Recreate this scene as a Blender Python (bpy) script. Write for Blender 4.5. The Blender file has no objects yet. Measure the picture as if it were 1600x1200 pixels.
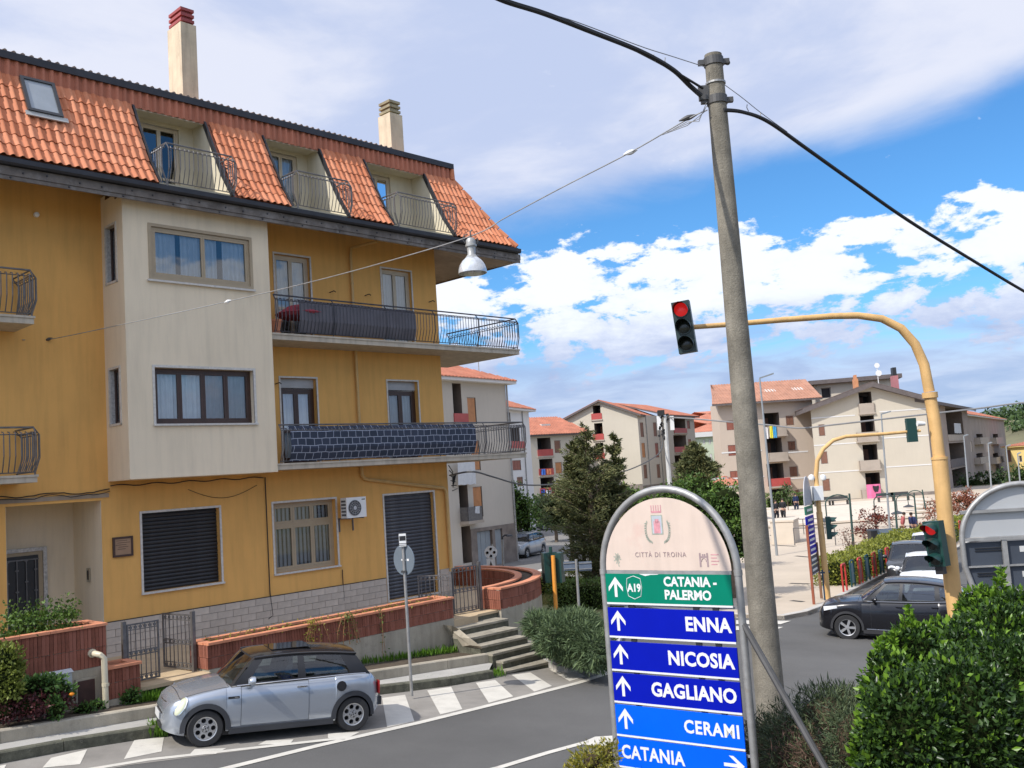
import bpy, bmesh, math, random
import numpy as np
from mathutils import Vector, Matrix
random.seed(7); RNG = np.random.default_rng(7)
PI = math.pi
SC = bpy.context.scene
COL = SC.collection

# ------------------------------------------------------------------ camera
FPX = 1500.0
PITCH = math.atan(138.7 / FPX); ROLL = math.atan(.067)
_F = np.array([0, math.cos(PITCH), math.sin(PITCH)])
_U0 = np.array([0, -math.sin(PITCH), math.cos(PITCH)]); _R0 = np.array([1., 0, 0])
_R = math.cos(ROLL) * _R0 - math.sin(ROLL) * _U0
_U = math.sin(ROLL) * _R0 + math.cos(ROLL) * _U0
cd = bpy.data.cameras.new('camera'); cam = bpy.data.objects.new('camera', cd); COL.objects.link(cam)
cd.sensor_width = 36; cd.lens = 36 * FPX / 1600; cd.clip_start = .05; cd.clip_end = 9000
m = Matrix.Identity(4)
for i in range(3):
    m[i][0] = _R[i]; m[i][1] = _U[i]; m[i][2] = -_F[i]
cam.matrix_world = m
SC.camera = cam

# ------------------------------------------------------------------ light
SUN_AZ, SUN_EL = math.radians(232), math.radians(47)
SC.view_settings.view_transform = 'Standard'; SC.view_settings.look = 'None'
SC.view_settings.gamma = 1; SC.view_settings.use_curve_mapping = False
SC.view_settings.exposure = 0.34
sl = bpy.data.lights.new('sun', 'SUN'); sl.energy = 3.5; sl.angle = math.radians(.5); sl.color = (1, .95, .88)
sun = bpy.data.objects.new('sun', sl); COL.objects.link(sun)
sv = Vector((math.sin(SUN_AZ) * math.cos(SUN_EL), math.cos(SUN_AZ) * math.cos(SUN_EL), math.sin(SUN_EL)))
sun.rotation_euler = sv.to_track_quat('Z', 'Y').to_euler(); sun.location = sv * 60

W = bpy.data.worlds.new('World'); SC.world = W; W.use_nodes = True
SC.cycles.max_bounces = 6; SC.cycles.transparent_max_bounces = 12; SC.cycles.caustics_reflective = False
SC.cycles.caustics_refractive = False
def world():
    nt = W.node_tree; N = nt.nodes; L = nt.links; N.clear()
    out = N.new('ShaderNodeOutputWorld'); bg = N.new('ShaderNodeBackground'); bg.inputs[1].default_value = .108
    L.new(bg.outputs[0], out.inputs[0])
    sky = N.new('ShaderNodeTexSky'); sky.sky_type = 'NISHITA'; sky.sun_disc = False
    sky.sun_elevation = SUN_EL; sky.sun_rotation = SUN_AZ; sky.air_density = 1.0; sky.dust_density = .3; sky.ozone_density = 2.5
    tc = N.new('ShaderNodeTexCoord'); sep = N.new('ShaderNodeSeparateXYZ'); L.new(tc.outputs['Generated'], sep.inputs[0])
    def math_(op, a, b=None, c=None, clamp=False):
        n = N.new('ShaderNodeMath'); n.operation = op; n.use_clamp = clamp
        for i, q in enumerate((a, b, c)):
            if q is None: continue
            if isinstance(q, (int, float)): n.inputs[i].default_value = q
            else: L.new(q, n.inputs[i])
        return n.outputs[0]
    def ss(v, a, b):
        n = N.new('ShaderNodeMapRange'); n.interpolation_type = 'SMOOTHSTEP'
        n.inputs[1].default_value = a; n.inputs[2].default_value = b; L.new(v, n.inputs[0]); return n.outputs[0]
    def noise(vec, sc, det=6, rough=.55, dist=0):
        n = N.new('ShaderNodeTexNoise'); n.inputs['Scale'].default_value = sc; n.inputs['Detail'].default_value = det
        n.inputs['Roughness'].default_value = rough; n.inputs['Distortion'].default_value = dist; L.new(vec, n.inputs['Vector']); return n.outputs[0]
    def mix(f, a, b):
        n = N.new('ShaderNodeMix'); n.data_type = 'RGBA'
        L.new(f, n.inputs[0])
        for i, q in ((6, a), (7, b)):
            if isinstance(q, tuple): n.inputs[i].default_value = (*q, 1)
            else: L.new(q, n.inputs[i])
        return n.outputs[2]
    def vec(x, y, z):
        n = N.new('ShaderNodeCombineXYZ')
        for i, q in enumerate((x, y, z)):
            if isinstance(q, (int, float)): n.inputs[i].default_value = q
            else: L.new(q, n.inputs[i])
        return n.outputs[0]
    X, Y, Z = sep.outputs
    el = math_('MULTIPLY', math_('ARCSINE', Z), 180 / PI)
    # flat cloud sheets seen in perspective
    dz = math_('ADD', math_('MAXIMUM', Z, 0), .13)
    px, py = math_('DIVIDE', X, dz), math_('DIVIDE', Y, dz)
    pl = vec(px, py, 0.37)
    # puffy clouds: less squeezed
    pc = vec(math_('MULTIPLY', X, 1.0), math_('MULTIPLY', Y, 1.0), math_('MULTIPLY', Z, 2.1))
    n_puff = noise(pc, 14.0, 8, .62, .15); n_fine = noise(pc, 30, 6, .62)
    n_big = noise(pl, .55, 5, .5); n_wisp = noise(pl, 1.7, 7, .6, .4)
    # the blue: a deeper, cleaner blue than the bare sky gives near the horizon
    sk = N.new('ShaderNodeMix'); sk.data_type = 'RGBA'; sk.blend_type = 'MULTIPLY'; sk.inputs[0].default_value = 1
    L.new(sky.outputs[0], sk.inputs[6]); sk.inputs[7].default_value = (.50, .93, 1.26, 1)
    base = sk.outputs[2]
    # cumulus belt (4 to 13 degrees up)
    belt = math_('MULTIPLY', ss(el, 2.5, 7.5), math_('SUBTRACT', 1, ss(el, 10.0, 15.5)))
    cu = math_('ADD', math_('MULTIPLY', math_('ADD', belt, math_('MULTIPLY', ss(el, 8, 14), .36)), .33), math_('ADD', math_('MULTIPLY', n_puff, .85), math_('MULTIPLY', n_fine, .30)))
    cum = ss(cu, .835, .905)
    shade = ss(math_('ADD', math_('MULTIPLY', n_puff, .8), math_('MULTIPLY', ss(el, 4, 11), .34)), .46, .76)
    cucol = mix(shade, (4.4, 5.0, 6.7), (7.5, 7.8, 8.4))
    c1 = mix(math_('MULTIPLY', cum, .96), base, cucol)
    # low violet grey haze clouds just over the horizon
    low = math_('MULTIPLY', math_('SUBTRACT', 1, ss(math_('ADD', el, math_('MULTIPLY', n_wisp, 7)), 7.6, 12.6)), .90)
    lowcol = mix(ss(n_wisp, .35, .65), (3.2, 3.9, 5.8), (4.7, 5.2, 6.7))
    c2 = mix(low, c1, lowcol)
    # the large pale sheet overhead, its edge running up to the right
    tilt = math_('ADD', el, math_('MULTIPLY', X, -9.0))
    sh = math_('ADD', math_('MULTIPLY', ss(tilt, 10.5, 19.0), .46), math_('ADD', math_('MULTIPLY', n_big, .5), math_('MULTIPLY', n_wisp, .26)))
    sheet = ss(sh, .56, .80)
    shcol = mix(ss(noise(pl, 1.5, 8, .58, .3), .40, .62), (4.3, 4.9, 6.6), (6.2, 6.4, 7.3))
    c3 = mix(math_('MULTIPLY', sheet, .93), c2, shcol)
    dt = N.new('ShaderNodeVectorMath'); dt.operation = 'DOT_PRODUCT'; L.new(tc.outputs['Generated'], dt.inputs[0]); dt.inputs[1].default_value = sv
    gl = math_('MULTIPLY_ADD', math_('POWER', math_('MAXIMUM', dt.outputs['Value'], 0), 3), .9, 1); gv = vec(gl, gl, gl)   # sky brightened round the unseen sun, added to lift the shaded facade
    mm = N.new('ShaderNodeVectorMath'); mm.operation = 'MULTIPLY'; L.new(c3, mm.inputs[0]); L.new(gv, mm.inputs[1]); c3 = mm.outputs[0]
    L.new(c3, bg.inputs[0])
world()

# ------------------------------------------------------------------ picture geometry -> places
def ray(x, y): return (x - 800) * _R - (y - 600) * _U + FPX * _F
def dp(x, y, d):
    q = ray(x, y); return Vector(q * (d / q[1]))
def gp(x, y, z):
    q = ray(x, y); return Vector(q * (z / q[2]))
AZF = math.radians(43.4)
A = np.array([math.sin(AZF), math.cos(AZF), 0]); NN = np.array([math.cos(AZF), -math.sin(AZF), 0]); DW = 20.8
def sn(x, y): return x * A[0] + y * A[1], x * NN[0] + y * NN[1] + DW
def wp(s, n, z=0): return Vector((A * s + NN * (n - DW) + np.array([0, 0, z])))
def G(x, y):
    """height of the ground: the road falls to the right of the house and levels off at the piazza"""
    s, n = sn(x, y)
    s = max(s, -30)
    if s < 25: a = -3.7 - .063 * (s - 5.07)
    else: a = -4.955 - .52 * (1 - math.exp(-(s - 25) * .12))
    return a - .04 * min(max(n - 5.3, 0), 10)
def gnd(x, y, dz=0):
    z = -4.5
    for _ in range(40):
        p = gp(x, y, z); z = .5 * z + .5 * (G(p.x, p.y) + dz)
    return p
class Fr:
    """vertical plane with its own axes: u along it, out towards the viewer's side, z up"""
    def __init__(s, p0, p1):
        s.o = Vector((p0[0], p0[1], 0)); d = Vector((p1[0] - p0[0], p1[1] - p0[1], 0)); s.len = d.length; d.normalize(); s.d = d
        s.n = Vector((d.y, -d.x, 0)); s.ang = math.atan2(d.y, d.x)
    def px(s, x, y, out=0):
        q = ray(x, y); n = np.array(s.n); o = np.array(s.o + s.n * out)
        P = q * ((o @ n) / (q @ n)) - np.array(s.o)
        return float(P @ np.array(s.d)), float(P[2])
    def w(s, u, out, z): return s.o + s.d * u + s.n * out + Vector((0, 0, z))
FAC = Fr(wp(0, 0), wp(1, 0))

# ------------------------------------------------------------------ mesh helpers
class MB:
    def __init__(s): s.v = []; s.f = []; s.mi = []
    def add(s, vs, fs, mi=0):
        k = len(s.v); s.v += [tuple(p) for p in vs]; s.f += [tuple(i + k for i in f) for f in fs]; s.mi += [mi] * len(fs); return s
    def quad(s, a, b, c, d, mi=0): return s.add([a, b, c, d], [(0, 1, 2, 3)], mi)
    def poly(s, pts, mi=0): return s.add(pts, [tuple(range(len(pts)))], mi)
    def box(s, x0, x1, y0, y1, z0, z1, mi=0):
        return s.add([(x0, y0, z0), (x1, y0, z0), (x1, y1, z0), (x0, y1, z0), (x0, y0, z1), (x1, y0, z1), (x1, y1, z1), (x0, y1, z1)],
                     [(0, 3, 2, 1), (4, 5, 6, 7), (0, 1, 5, 4), (1, 2, 6, 5), (2, 3, 7, 6), (3, 0, 4, 7)], mi)
    def fb(s, u0, u1, o0, o1, z0, z1, mi=0): return s.box(u0, u1, -o1, -o0, z0, z1, mi)
    def prism(s, pts, vec, mi=0):
        n = len(pts); vec = Vector(vec); a = [Vector(p) for p in pts]; b = [p + vec for p in a]
        return s.add(a + b, [tuple(range(n))[::-1], tuple(range(n, 2 * n))] + [(i, (i + 1) % n, (i + 1) % n + n, i + n) for i in range(n)], mi)
    def tube(s, pts, r, n=6, mi=0, cap=True, squash=1):
        pts = [Vector(p) for p in pts]; R = r if isinstance(r, (list, tuple)) else [r] * len(pts)
        rings = []; up = None
        for i, p in enumerate(pts):
            t = (pts[min(i + 1, len(pts) - 1)] - pts[max(i - 1, 0)])
            t = t.normalized() if t.length > 1e-9 else Vector((0, 0, 1))
            if up is None:
                up = Vector((0, 0, 1)) if abs(t.z) < .9 else Vector((1, 0, 0))
            a = (up - t * up.dot(t)).normalized(); b = t.cross(a); up = a
            rings.append([p + (a * math.cos(2 * PI * k / n) + b * math.sin(2 * PI * k / n) * squash) * R[i] for k in range(n)])
        vs = [q for rg in rings for q in rg]; fs = []
        for i in range(len(pts) - 1):
            for k in range(n):
                fs.append((i * n + k, i * n + (k + 1) % n, (i + 1) * n + (k + 1) % n, (i + 1) * n + k))
        if cap: fs += [tuple(range(n))[::-1], tuple(range((len(pts) - 1) * n, len(pts) * n))]
        return s.add(vs, fs, mi)
    def lathe(s, prof, c=(0, 0, 0), n=16, axis='z', mi=0, cap=True):
        c = Vector(c); vs = []
        for r, h in prof:
            for k in range(n):
                a = 2 * PI * k / n; x, y = r * math.cos(a), r * math.sin(a)
                vs.append(c + (Vector((x, y, h)) if axis == 'z' else Vector((x, h, y)) if axis == 'y' else Vector((h, x, y))))
        fs = [(i * n + k, i * n + (k + 1) % n, (i + 1) * n + (k + 1) % n, (i + 1) * n + k) for i in range(len(prof) - 1) for k in range(n)]
        if cap and prof[0][0] > 1e-6: fs.append(tuple(range(n))[::-1])
        if cap and prof[-1][0] > 1e-6: fs.append(tuple(range((len(prof) - 1) * n, len(prof) * n)))
        return s.add(vs, fs, mi)
    def mesh(s, name, mats, smooth=False, ang=40):
        me = bpy.data.meshes.new(name); me.from_pydata(s.v, [], s.f)
        for mt in (mats if isinstance(mats, (list, tuple)) else [mats]): me.materials.append(mt)
        if any(s.mi): me.polygons.foreach_set('material_index', s.mi)
        bm = bmesh.new(); bm.from_mesh(me); bmesh.ops.remove_doubles(bm, verts=bm.verts, dist=1e-5)
        bmesh.ops.recalc_face_normals(bm, faces=bm.faces); bm.to_mesh(me); bm.free()
        if smooth:
            me.polygons.foreach_set('use_smooth', [True] * len(me.polygons)); me.set_sharp_from_angle(angle=math.radians(ang))
        me.update(); return me
    def build(s, name, mats, parent=None, smooth=False, ang=40, **kw):
        return ob(name, s.mesh(name, mats, smooth, ang), parent, **kw)
def ob(name, data, parent=None, loc=None, rot=None, label=None, cat=None, group=None, kind=None, scale=None):
    o = bpy.data.objects.new(name, data); COL.objects.link(o)
    if parent is not None: o.parent = parent
    if loc is not None: o.location = loc
    if rot is not None: o.rotation_euler = rot if hasattr(rot, '__len__') else (0, 0, rot)
    if scale is not None: o.scale = scale
    for k, q in (('label', label), ('category', cat), ('group', group), ('kind', kind)):
        if q: o[k] = q
    return o
def thing(name, label, cat, loc=(0, 0, 0), rot=0, group=None, kind=None, scale=None):
    o = ob(name, None, None, loc, rot, label, cat, group, kind, scale); o.empty_display_size = .2; return o
def kids(o): return [c for c in ALLOBJ() if c.parent is o]
def ALLOBJ(): return list(COL.objects)
def dup(root, loc=None, rot=None, label=None, group=None, parent=None):
    """copy of a thing with copies of its parts and their sub-parts (mesh data shared)"""
    tree = {}
    for c in COL.objects:
        if c.parent: tree.setdefault(c.parent.name, []).append(c)
    def cp(o, par):
        c = o.copy(); COL.objects.link(c)
        if par is not None: c.parent = par
        for k in tree.get(o.name, []): cp(k, c)
        return c
    r = cp(root, parent)
    if loc is not None: r.location = loc
    if rot is not None: r.rotation_euler = (0, 0, rot)
    if label: r['label'] = label
    if group: r['group'] = group
    return r

# ------------------------------------------------------------------ materials
def M(name, col, rough=.8, metal=0, var=.12, scale=2.5, bump=0, bscale=60, streak=0, dirt=None, dscale=1.2, damt=.0, spec=.5, fine=0, island=0, trans=0, emit=None, coat=0, isl_col=None):
    mt = bpy.data.materials.new(name); mt.use_nodes = True; nt = mt.node_tree; N = nt.nodes; L = nt.links
    b = N['Principled BSDF']; b.inputs['Roughness'].default_value = rough; b.inputs['Metallic'].default_value = metal
    b.inputs['Specular IOR Level'].default_value = spec
    if coat: b.inputs['Coat Weight'].default_value = coat; b.inputs['Coat Roughness'].default_value = .04
    tc = N.new('ShaderNodeTexCoord')
    def nz(sc, det=5, rg=.6, mp=None):
        n = N.new('ShaderNodeTexNoise'); n.inputs['Scale'].default_value = sc; n.inputs['Detail'].default_value = det; n.inputs['Roughness'].default_value = rg
        if mp:
            mm = N.new('ShaderNodeMapping'); mm.inputs['Scale'].default_value = mp; L.new(tc.outputs['Object'], mm.inputs[0]); L.new(mm.outputs[0], n.inputs['Vector'])
        else: L.new(tc.outputs['Object'], n.inputs['Vector'])
        return n.outputs[0]
    def mixc(f, a, bb, mode='MIX'):
        n = N.new('ShaderNodeMix'); n.data_type = 'RGBA'; n.blend_type = mode
        if isinstance(f, float): n.inputs[0].default_value = f
        else: L.new(f, n.inputs[0])
        for i, q in ((6, a), (7, bb)):
            if isinstance(q, tuple): n.inputs[i].default_value = (*q[:3], 1)
            else: L.new(q, n.inputs[i])
        return n.outputs[2]
    def rng(v, a, bb, c=0, d=1):
        n = N.new('ShaderNodeMapRange'); n.inputs[1].default_value = a; n.inputs[2].default_value = bb; n.inputs[3].default_value = c; n.inputs[4].default_value = d
        L.new(v, n.inputs[0]); return n.outputs[0]
    lo = tuple(c * (1 - var) for c in col); hi = tuple(min(c * (1 + var), 1) for c in col)
    c = mixc(rng(nz(scale), .3, .7), lo, hi) if var else None
    if fine:
        g = rng(nz(bscale * 1.5, 3), .3, .7, 1 - fine, 1 + fine); gg = N.new('ShaderNodeCombineColor')
        for i in range(3): L.new(g, gg.inputs[i])
        c = mixc(1.0, c if c else tuple(col), gg.outputs[0], 'MULTIPLY')
    if streak:
        g = rng(nz(3.5, 4, .6, (1.6, 1.6, .16)), .45, .75, 1, 1 - streak); gg = N.new('ShaderNodeCombineColor')
        for i in range(3): L.new(g, gg.inputs[i])
        c = mixc(1.0, c if c else tuple(col), gg.outputs[0], 'MULTIPLY')
    if dirt:
        f = rng(nz(dscale, 6, .65), .5 - damt * .5 + .12, .72 - damt * .5 + .12)
        c = mixc(f, c if c else tuple(col), dirt)
    if island or isl_col:
        gm = N.new('ShaderNodeNewGeometry')
        oi = N.new('ShaderNodeObjectInfo'); ad = N.new('ShaderNodeMath'); ad.operation = 'FRACT'; a2 = N.new('ShaderNodeMath'); a2.operation = 'ADD'
        L.new(gm.outputs['Random Per Island'], a2.inputs[0]); L.new(oi.outputs['Random'], a2.inputs[1]); L.new(a2.outputs[0], ad.inputs[0])
        if isl_col: c = mixc(ad.outputs[0], c if c else tuple(col), isl_col)
        if island:
            g = rng(ad.outputs[0], 0, 1, 1 - island, 1 + island); gg = N.new('ShaderNodeCombineColor')
            for i in range(3): L.new(g, gg.inputs[i])
            c = mixc(1.0, c if c else tuple(col), gg.outputs[0], 'MULTIPLY')
    if c: L.new(c, b.inputs['Base Color'])
    else: b.inputs['Base Color'].default_value = (*col, 1)
    if bump:
        bp = N.new('ShaderNodeBump'); bp.inputs['Strength'].default_value = bump; bp.inputs['Distance'].default_value = .01
        L.new(nz(bscale, 4), bp.inputs['Height']); L.new(bp.outputs[0], b.inputs['Normal'])
    if emit: b.inputs['Emission Color'].default_value = (*emit[:3], 1); b.inputs['Emission Strength'].default_value = emit[3]
    if trans:
        tr = N.new('ShaderNodeBsdfTranslucent'); mx = N.new('ShaderNodeMixShader'); mx.inputs[0].default_value = trans
        if c: L.new(c, tr.inputs[0])
        else: tr.inputs[0].default_value = (*col, 1)
        L.new(b.outputs[0], mx.inputs[1]); L.new(tr.outputs[0], mx.inputs[2]); L.new(mx.outputs[0], N['Material Output'].inputs[0])
    return mt
def glass(name, tint=(.8, .85, .85), refl=1.0, rough=.02):
    mt = bpy.data.materials.new(name); mt.use_nodes = True; nt = mt.node_tree; N = nt.nodes; L = nt.links; N.remove(N['Principled BSDF'])
    gl = N.new('ShaderNodeBsdfGlossy'); gl.inputs['Roughness'].default_value = rough; gl.inputs[0].default_value = (.95, .97, 1, 1)
    tr = N.new('ShaderNodeBsdfTransparent'); tr.inputs[0].default_value = (*tint, 1)
    fr = N.new('ShaderNodeFresnel'); fr.inputs[0].default_value = 1.55
    mu = N.new('ShaderNodeMath'); mu.operation = 'MULTIPLY_ADD'; mu.inputs[1].default_value = refl; mu.inputs[2].default_value = .03 * refl; mu.use_clamp = True
    L.new(fr.outputs[0], mu.inputs[0]); mx = N.new('ShaderNodeMixShader'); L.new(mu.outputs[0], mx.inputs[0])
    L.new(tr.outputs[0], mx.inputs[1]); L.new(gl.outputs[0], mx.inputs[2]); L.new(mx.outputs[0], N['Material Output'].inputs[0])
    return mt
mYel = M('yellow_plaster', (.76, .415, .12), .9, var=.07, scale=.7, bump=.25, bscale=90, streak=.13, fine=.04, dirt=(.66, .37, .12), dscale=.9, damt=-.06)
mCre = M('cream_plaster', (.80, .68, .50), .9, var=.05, scale=.6, bump=.2, bscale=90, streak=.11, fine=.03, dirt=(.64, .53, .38), dscale=.8, damt=-.08)
mSof = M('soffit_board', (.34, .27, .20), .85, var=.2, scale=1.5, streak=.1)
mTrim = M('pale_marble', (.60, .57, .52), .5, var=.15, scale=14, fine=.06)
mMar = M('veined_marble', (.50, .49, .47), .45, var=.35, scale=18)
mWood = M('weathered_grey_wood', (.145, .125, .11), .8, var=.35, scale=3, bump=.3, bscale=30, dirt=(.27, .25, .235), dscale=2.5, damt=.25)
mGut = M('dark_gutter_metal', (.045, .045, .05), .45, .5, var=.2)
mTile = M('terracotta_roof_tile', (.64, .205, .085), .75, var=.16, scale=1.3, island=.17, bump=.2, bscale=50, isl_col=(.56, .225, .115), dirt=(.42, .22, .14), dscale=2.2, damt=0)
mTile2 = M('terracotta_fascia_tile', (.47, .17, .10), .8, var=.16, scale=2, island=.14, dirt=(.36, .2, .14), dscale=3, damt=.1)
mRail = M('grey_railing_iron', (.16, .155, .155), .5, .6, var=.25, scale=9)
mRailD = M('dark_railing_iron', (.07, .07, .08), .5, .5, var=.25, scale=9)
mDark = M('dark_room', (.035, .033, .03), .9, var=.2)
mCurt = M('white_curtain', (.72, .74, .76), .9, var=.06, scale=6, trans=.25)
mCurtB = M('bluish_curtain', (.74, .79, .86), .9, var=.06, scale=6)
mTanF = M('tan_window_frame', (.40, .315, .205), .5, var=.06, scale=6)
mBrnF = M('dark_brown_frame', (.055, .028, .02), .4, var=.2, scale=7)
mBeiF = M('beige_window_frame', (.56, .48, .36), .5, var=.06, scale=6)
mShut = M('black_roller_shutter', (.030, .031, .034), .5, .2, var=.2, scale=6)
mShutG = M('worn_grey_shutter', (.085, .088, .098), .5, .3, var=.3, scale=4, dirt=(.19, .19, .2), dscale=5, damt=.0)
mBase = M('grey_base_tile', (.50, .43, .36), .75, var=.12, scale=5, island=.10, fine=.05, bump=.15)
mGrout = M('cement_grout', (.20, .19, .175), .95, var=.2)
mBrick = M('rough_red_brick', (.31, .10, .058), .9, var=.30, scale=9, island=.42, bump=.7, bscale=45, fine=.12, isl_col=(.19, .07, .046), dirt=(.46, .25, .18), dscale=26, damt=-.02)
mCap = M('orange_terracotta_cap', (.60, .24, .13), .8, var=.15, scale=6, island=.10, fine=.05, dirt=(.42, .22, .15), dscale=3.5, damt=.05)
mConc = M('stained_concrete', (.40, .355, .275), .95, var=.18, scale=1.6, bump=.5, bscale=40, streak=.25, fine=.08, dirt=(.14, .135, .11), dscale=2.2, damt=.02)
mConcL = M('pale_concrete', (.47, .445, .40), .9, var=.12, scale=2, bump=.3, bscale=50, fine=.06, dirt=(.28, .26, .22), dscale=1.7, damt=0)
mMoss = M('mossy_dark_concrete', (.10, .098, .07), .95, var=.4, scale=7, bump=.8, bscale=30, fine=.15, dirt=(.33, .31, .25), dscale=15, damt=.03)
mPaveT = M('sandy_terrace_floor', (.50, .38, .235), .85, var=.15, scale=2, fine=.05, dirt=(.30, .23, .16), dscale=2, damt=.05)
mAsph = M('asphalt', (.112, .109, .103), .85, var=.16, scale=.35, bump=.6, bscale=90, fine=.24, dirt=(.09, .09, .09), dscale=.8, damt=.03, spec=.3)
mPaint = M('worn_white_paint', (.60, .57, .50), .7, var=.10, scale=3, fine=.1, dirt=(.42, .40, .36), dscale=4, damt=.02)
mPaveG = M('grey_shoulder_paving', (.25, .232, .205), .9, var=.2, scale=1.3, bump=.4, bscale=60, fine=.10, dirt=(.17, .16, .145), dscale=2.2, damt=.03)
mWhite = M('white_enamel', (.78, .78, .76), .4, var=.04)
mPipe = M('ochre_downpipe', (.58, .37, .14), .5, var=.1, scale=4)
mPipeC = M('cream_plastic_pipe', (.60, .53, .38), .4, var=.08, scale=4)
mBlack = M('black_plastic', (.02, .02, .022), .45, var=.2)
mRub = M('rubber', (.022, .022, .023), .75, var=.25)
gWin = glass('window_glass', (.85, .9, .92), 1.6)

# ================================================================== the ochre apartment house
BAY, EAVE = 1.05, 1.35
H = thing('apartment_house', 'ochre and cream apartment house with terracotta mansard roof and long bowed balconies on the left', 'building', wp(0, 0), FAC.ang)
def rect(pts, out):
    q = [FAC.px(x, y, out) for x, y in pts]
    us = [a for a, _ in q]; zs = [b for _, b in q]
    return (us[0] + us[-1]) / 2, (us[1] + us[2]) / 2, (zs[2] + zs[3]) / 2, (zs[0] + zs[1]) / 2   # u0,u1,z0,z1
def wall_holes(mb, u0, u1, z0, top, holes, out, depth=.22, mi=0, rmi=0, brk=()):
    """wall sheet with openings and their reveals; top is a number or a function of u"""
    tf = top if callable(top) else (lambda u: top)
    us = sorted({round(v, 4) for v in [u0, u1, *brk] + [h[0] for h in holes] + [h[1] for h in holes] if u0 - 1e-6 <= v <= u1 + 1e-6})
    for a, b in zip(us, us[1:]):
        if b - a < 1e-4: continue
        z = z0
        for h in sorted([h for h in holes if h[0] < b - 1e-4 and h[1] > a + 1e-4], key=lambda h: h[2]):
            if h[2] > z + 1e-4: mb.quad((a, -out, z), (b, -out, z), (b, -out, h[2]), (a, -out, h[2]), mi)
            z = h[3]
        if tf((a + b) / 2) > z + 1e-3: mb.quad((a, -out, z), (b, -out, z), (b, -out, max(tf(b), z)), (a, -out, max(tf(a), z)), mi)
    for h in holes:
        a, b, c, d = h[:4]; dd = h[4] if len(h) > 4 else depth; y0, y1 = -out, -out + dd
        mb.quad((a, y0, c), (a, y1, c), (a, y1, d), (a, y0, d), rmi); mb.quad((b, y0, c), (b, y1, c), (b, y1, d), (b, y0, d), rmi)
        mb.quad((a, y0, c), (b, y0, c), (b, y1, c), (a, y1, c), rmi); mb.quad((a, y0, d), (b, y0, d), (b, y1, d), (a, y1, d), rmi)
    return mb
def curtain(mb, u0, u1, z0, z1, y, amp=.025, waves=9):
    n = max(6, int((u1 - u0) * waves * 4)); vs = []
    ph = random.random() * 6
    for i in range(n + 1):
        u = u0 + (u1 - u0) * i / n; o = amp * math.sin(u * waves * 2 * PI + ph + .8 * math.sin(u * 7 + ph))
        vs += [(u, y + o, z0), (u, y + o, z1)]
    mb.add(vs, [(2 * i, 2 * i + 2, 2 * i + 3, 2 * i + 1) for i in range(n)])
def frame_ring(mb, u0, u1, z0, z1, y0, y1, w, mi=0):
    mb.box(u0, u0 + w, y0, y1, z0, z1, mi); mb.box(u1 - w, u1, y0, y1, z0, z1, mi)
    mb.box(u0 + w, u1 - w, y0, y1, z0, z0 + w, mi); mb.box(u0 + w, u1 - w, y0, y1, z1 - w, z1, mi)
def window(root, u0, u1, z0, z1, out, leaves, fm, surr=mTrim, deep=.12, cur=mCurt, curgap=None, sill=True, transom=None, sw=.055, name='window', trim=.05, blinds=False, cols=None, room=.7, railmid=None):
    """surround (the part itself), sashes, panes, curtain and a dark room behind (sub-parts)"""
    mb = MB(); y = -out
    if trim:
        frame_ring(mb, u0 - trim, u1 + trim, z0 - trim, z1 + trim, y - .018, y + .03, trim)
    if sill: mb.box(u0 - .06, u1 + .06, y - .06, y + deep, z0 - .045, z0 - .005)
    if not mb.v: mb.box(u0, u1, y + deep, y + deep + .02, z1 - .03, z1)
    w = mb.build(name, surr, root)
    yf = y + deep
    f = MB(); frame_ring(f, u0, u1, z0, z1, yf, yf + .06, sw)
    us = cols if cols else [u0 + sw + (u1 - u0 - 2 * sw) * i / leaves for i in range(leaves + 1)]
    tz = z1 if transom is None else z1 - transom
    if transom: f.box(u0 + sw, u1 - sw, yf + .001, yf + .061, tz - sw * .5, tz + sw * .5)
    f.build('window_frame', fm, w)
    for a, b in zip(us, us[1:]):
        for (c, d) in ([(z0 + sw, z1 - sw)] if transom is None else [(z0 + sw, tz - sw * .5), (tz + sw * .5, z1 - sw)]):
            s = MB(); frame_ring(s, a + .002, b - .002, c + .002, d - .002, yf + .004, yf + .05, sw * .75)
            if railmid and transom is None: s.box(a + sw * .75, b - sw * .75, yf + .006, yf + .045, c + railmid, c + railmid + sw)
            s.build('sash', fm, w)
            g = MB(); g.quad((a + sw * .6, yf + .03, c), (b - sw * .6, yf + .03, c), (b - sw * .6, yf + .03, d), (a + sw * .6, yf + .03, d)); g.build('pane', gWin, w)
    r = MB(); r.box(u0 + .001, u1 - .001, yf + .062, yf + room, z0 + .001, z1 - .001); r.f = [q for i, q in enumerate(r.f) if i != 2]; r.mi = r.mi[:5]
    r.build('room', mDark, w)
    if blinds:
        b = MB(); u = u0 + .04
        while u < u1 - .06:
            b.quad((u, yf + .10, z0 + .05), (u + .06, yf + .08, z0 + .05), (u + .06, yf + .08, z1 - .06), (u, yf + .10, z1 - .06)); u += .12
        b.build('vertical_blind', cur, w)
    elif cur:
        c = MB()
        for a, b in (curgap or [(u0 + .03, u1 - .03)]): curtain(c, a, b, z0 + .02, z1 - .02, yf + .10)
        c.build('curtain', cur, w)
    return w
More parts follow.
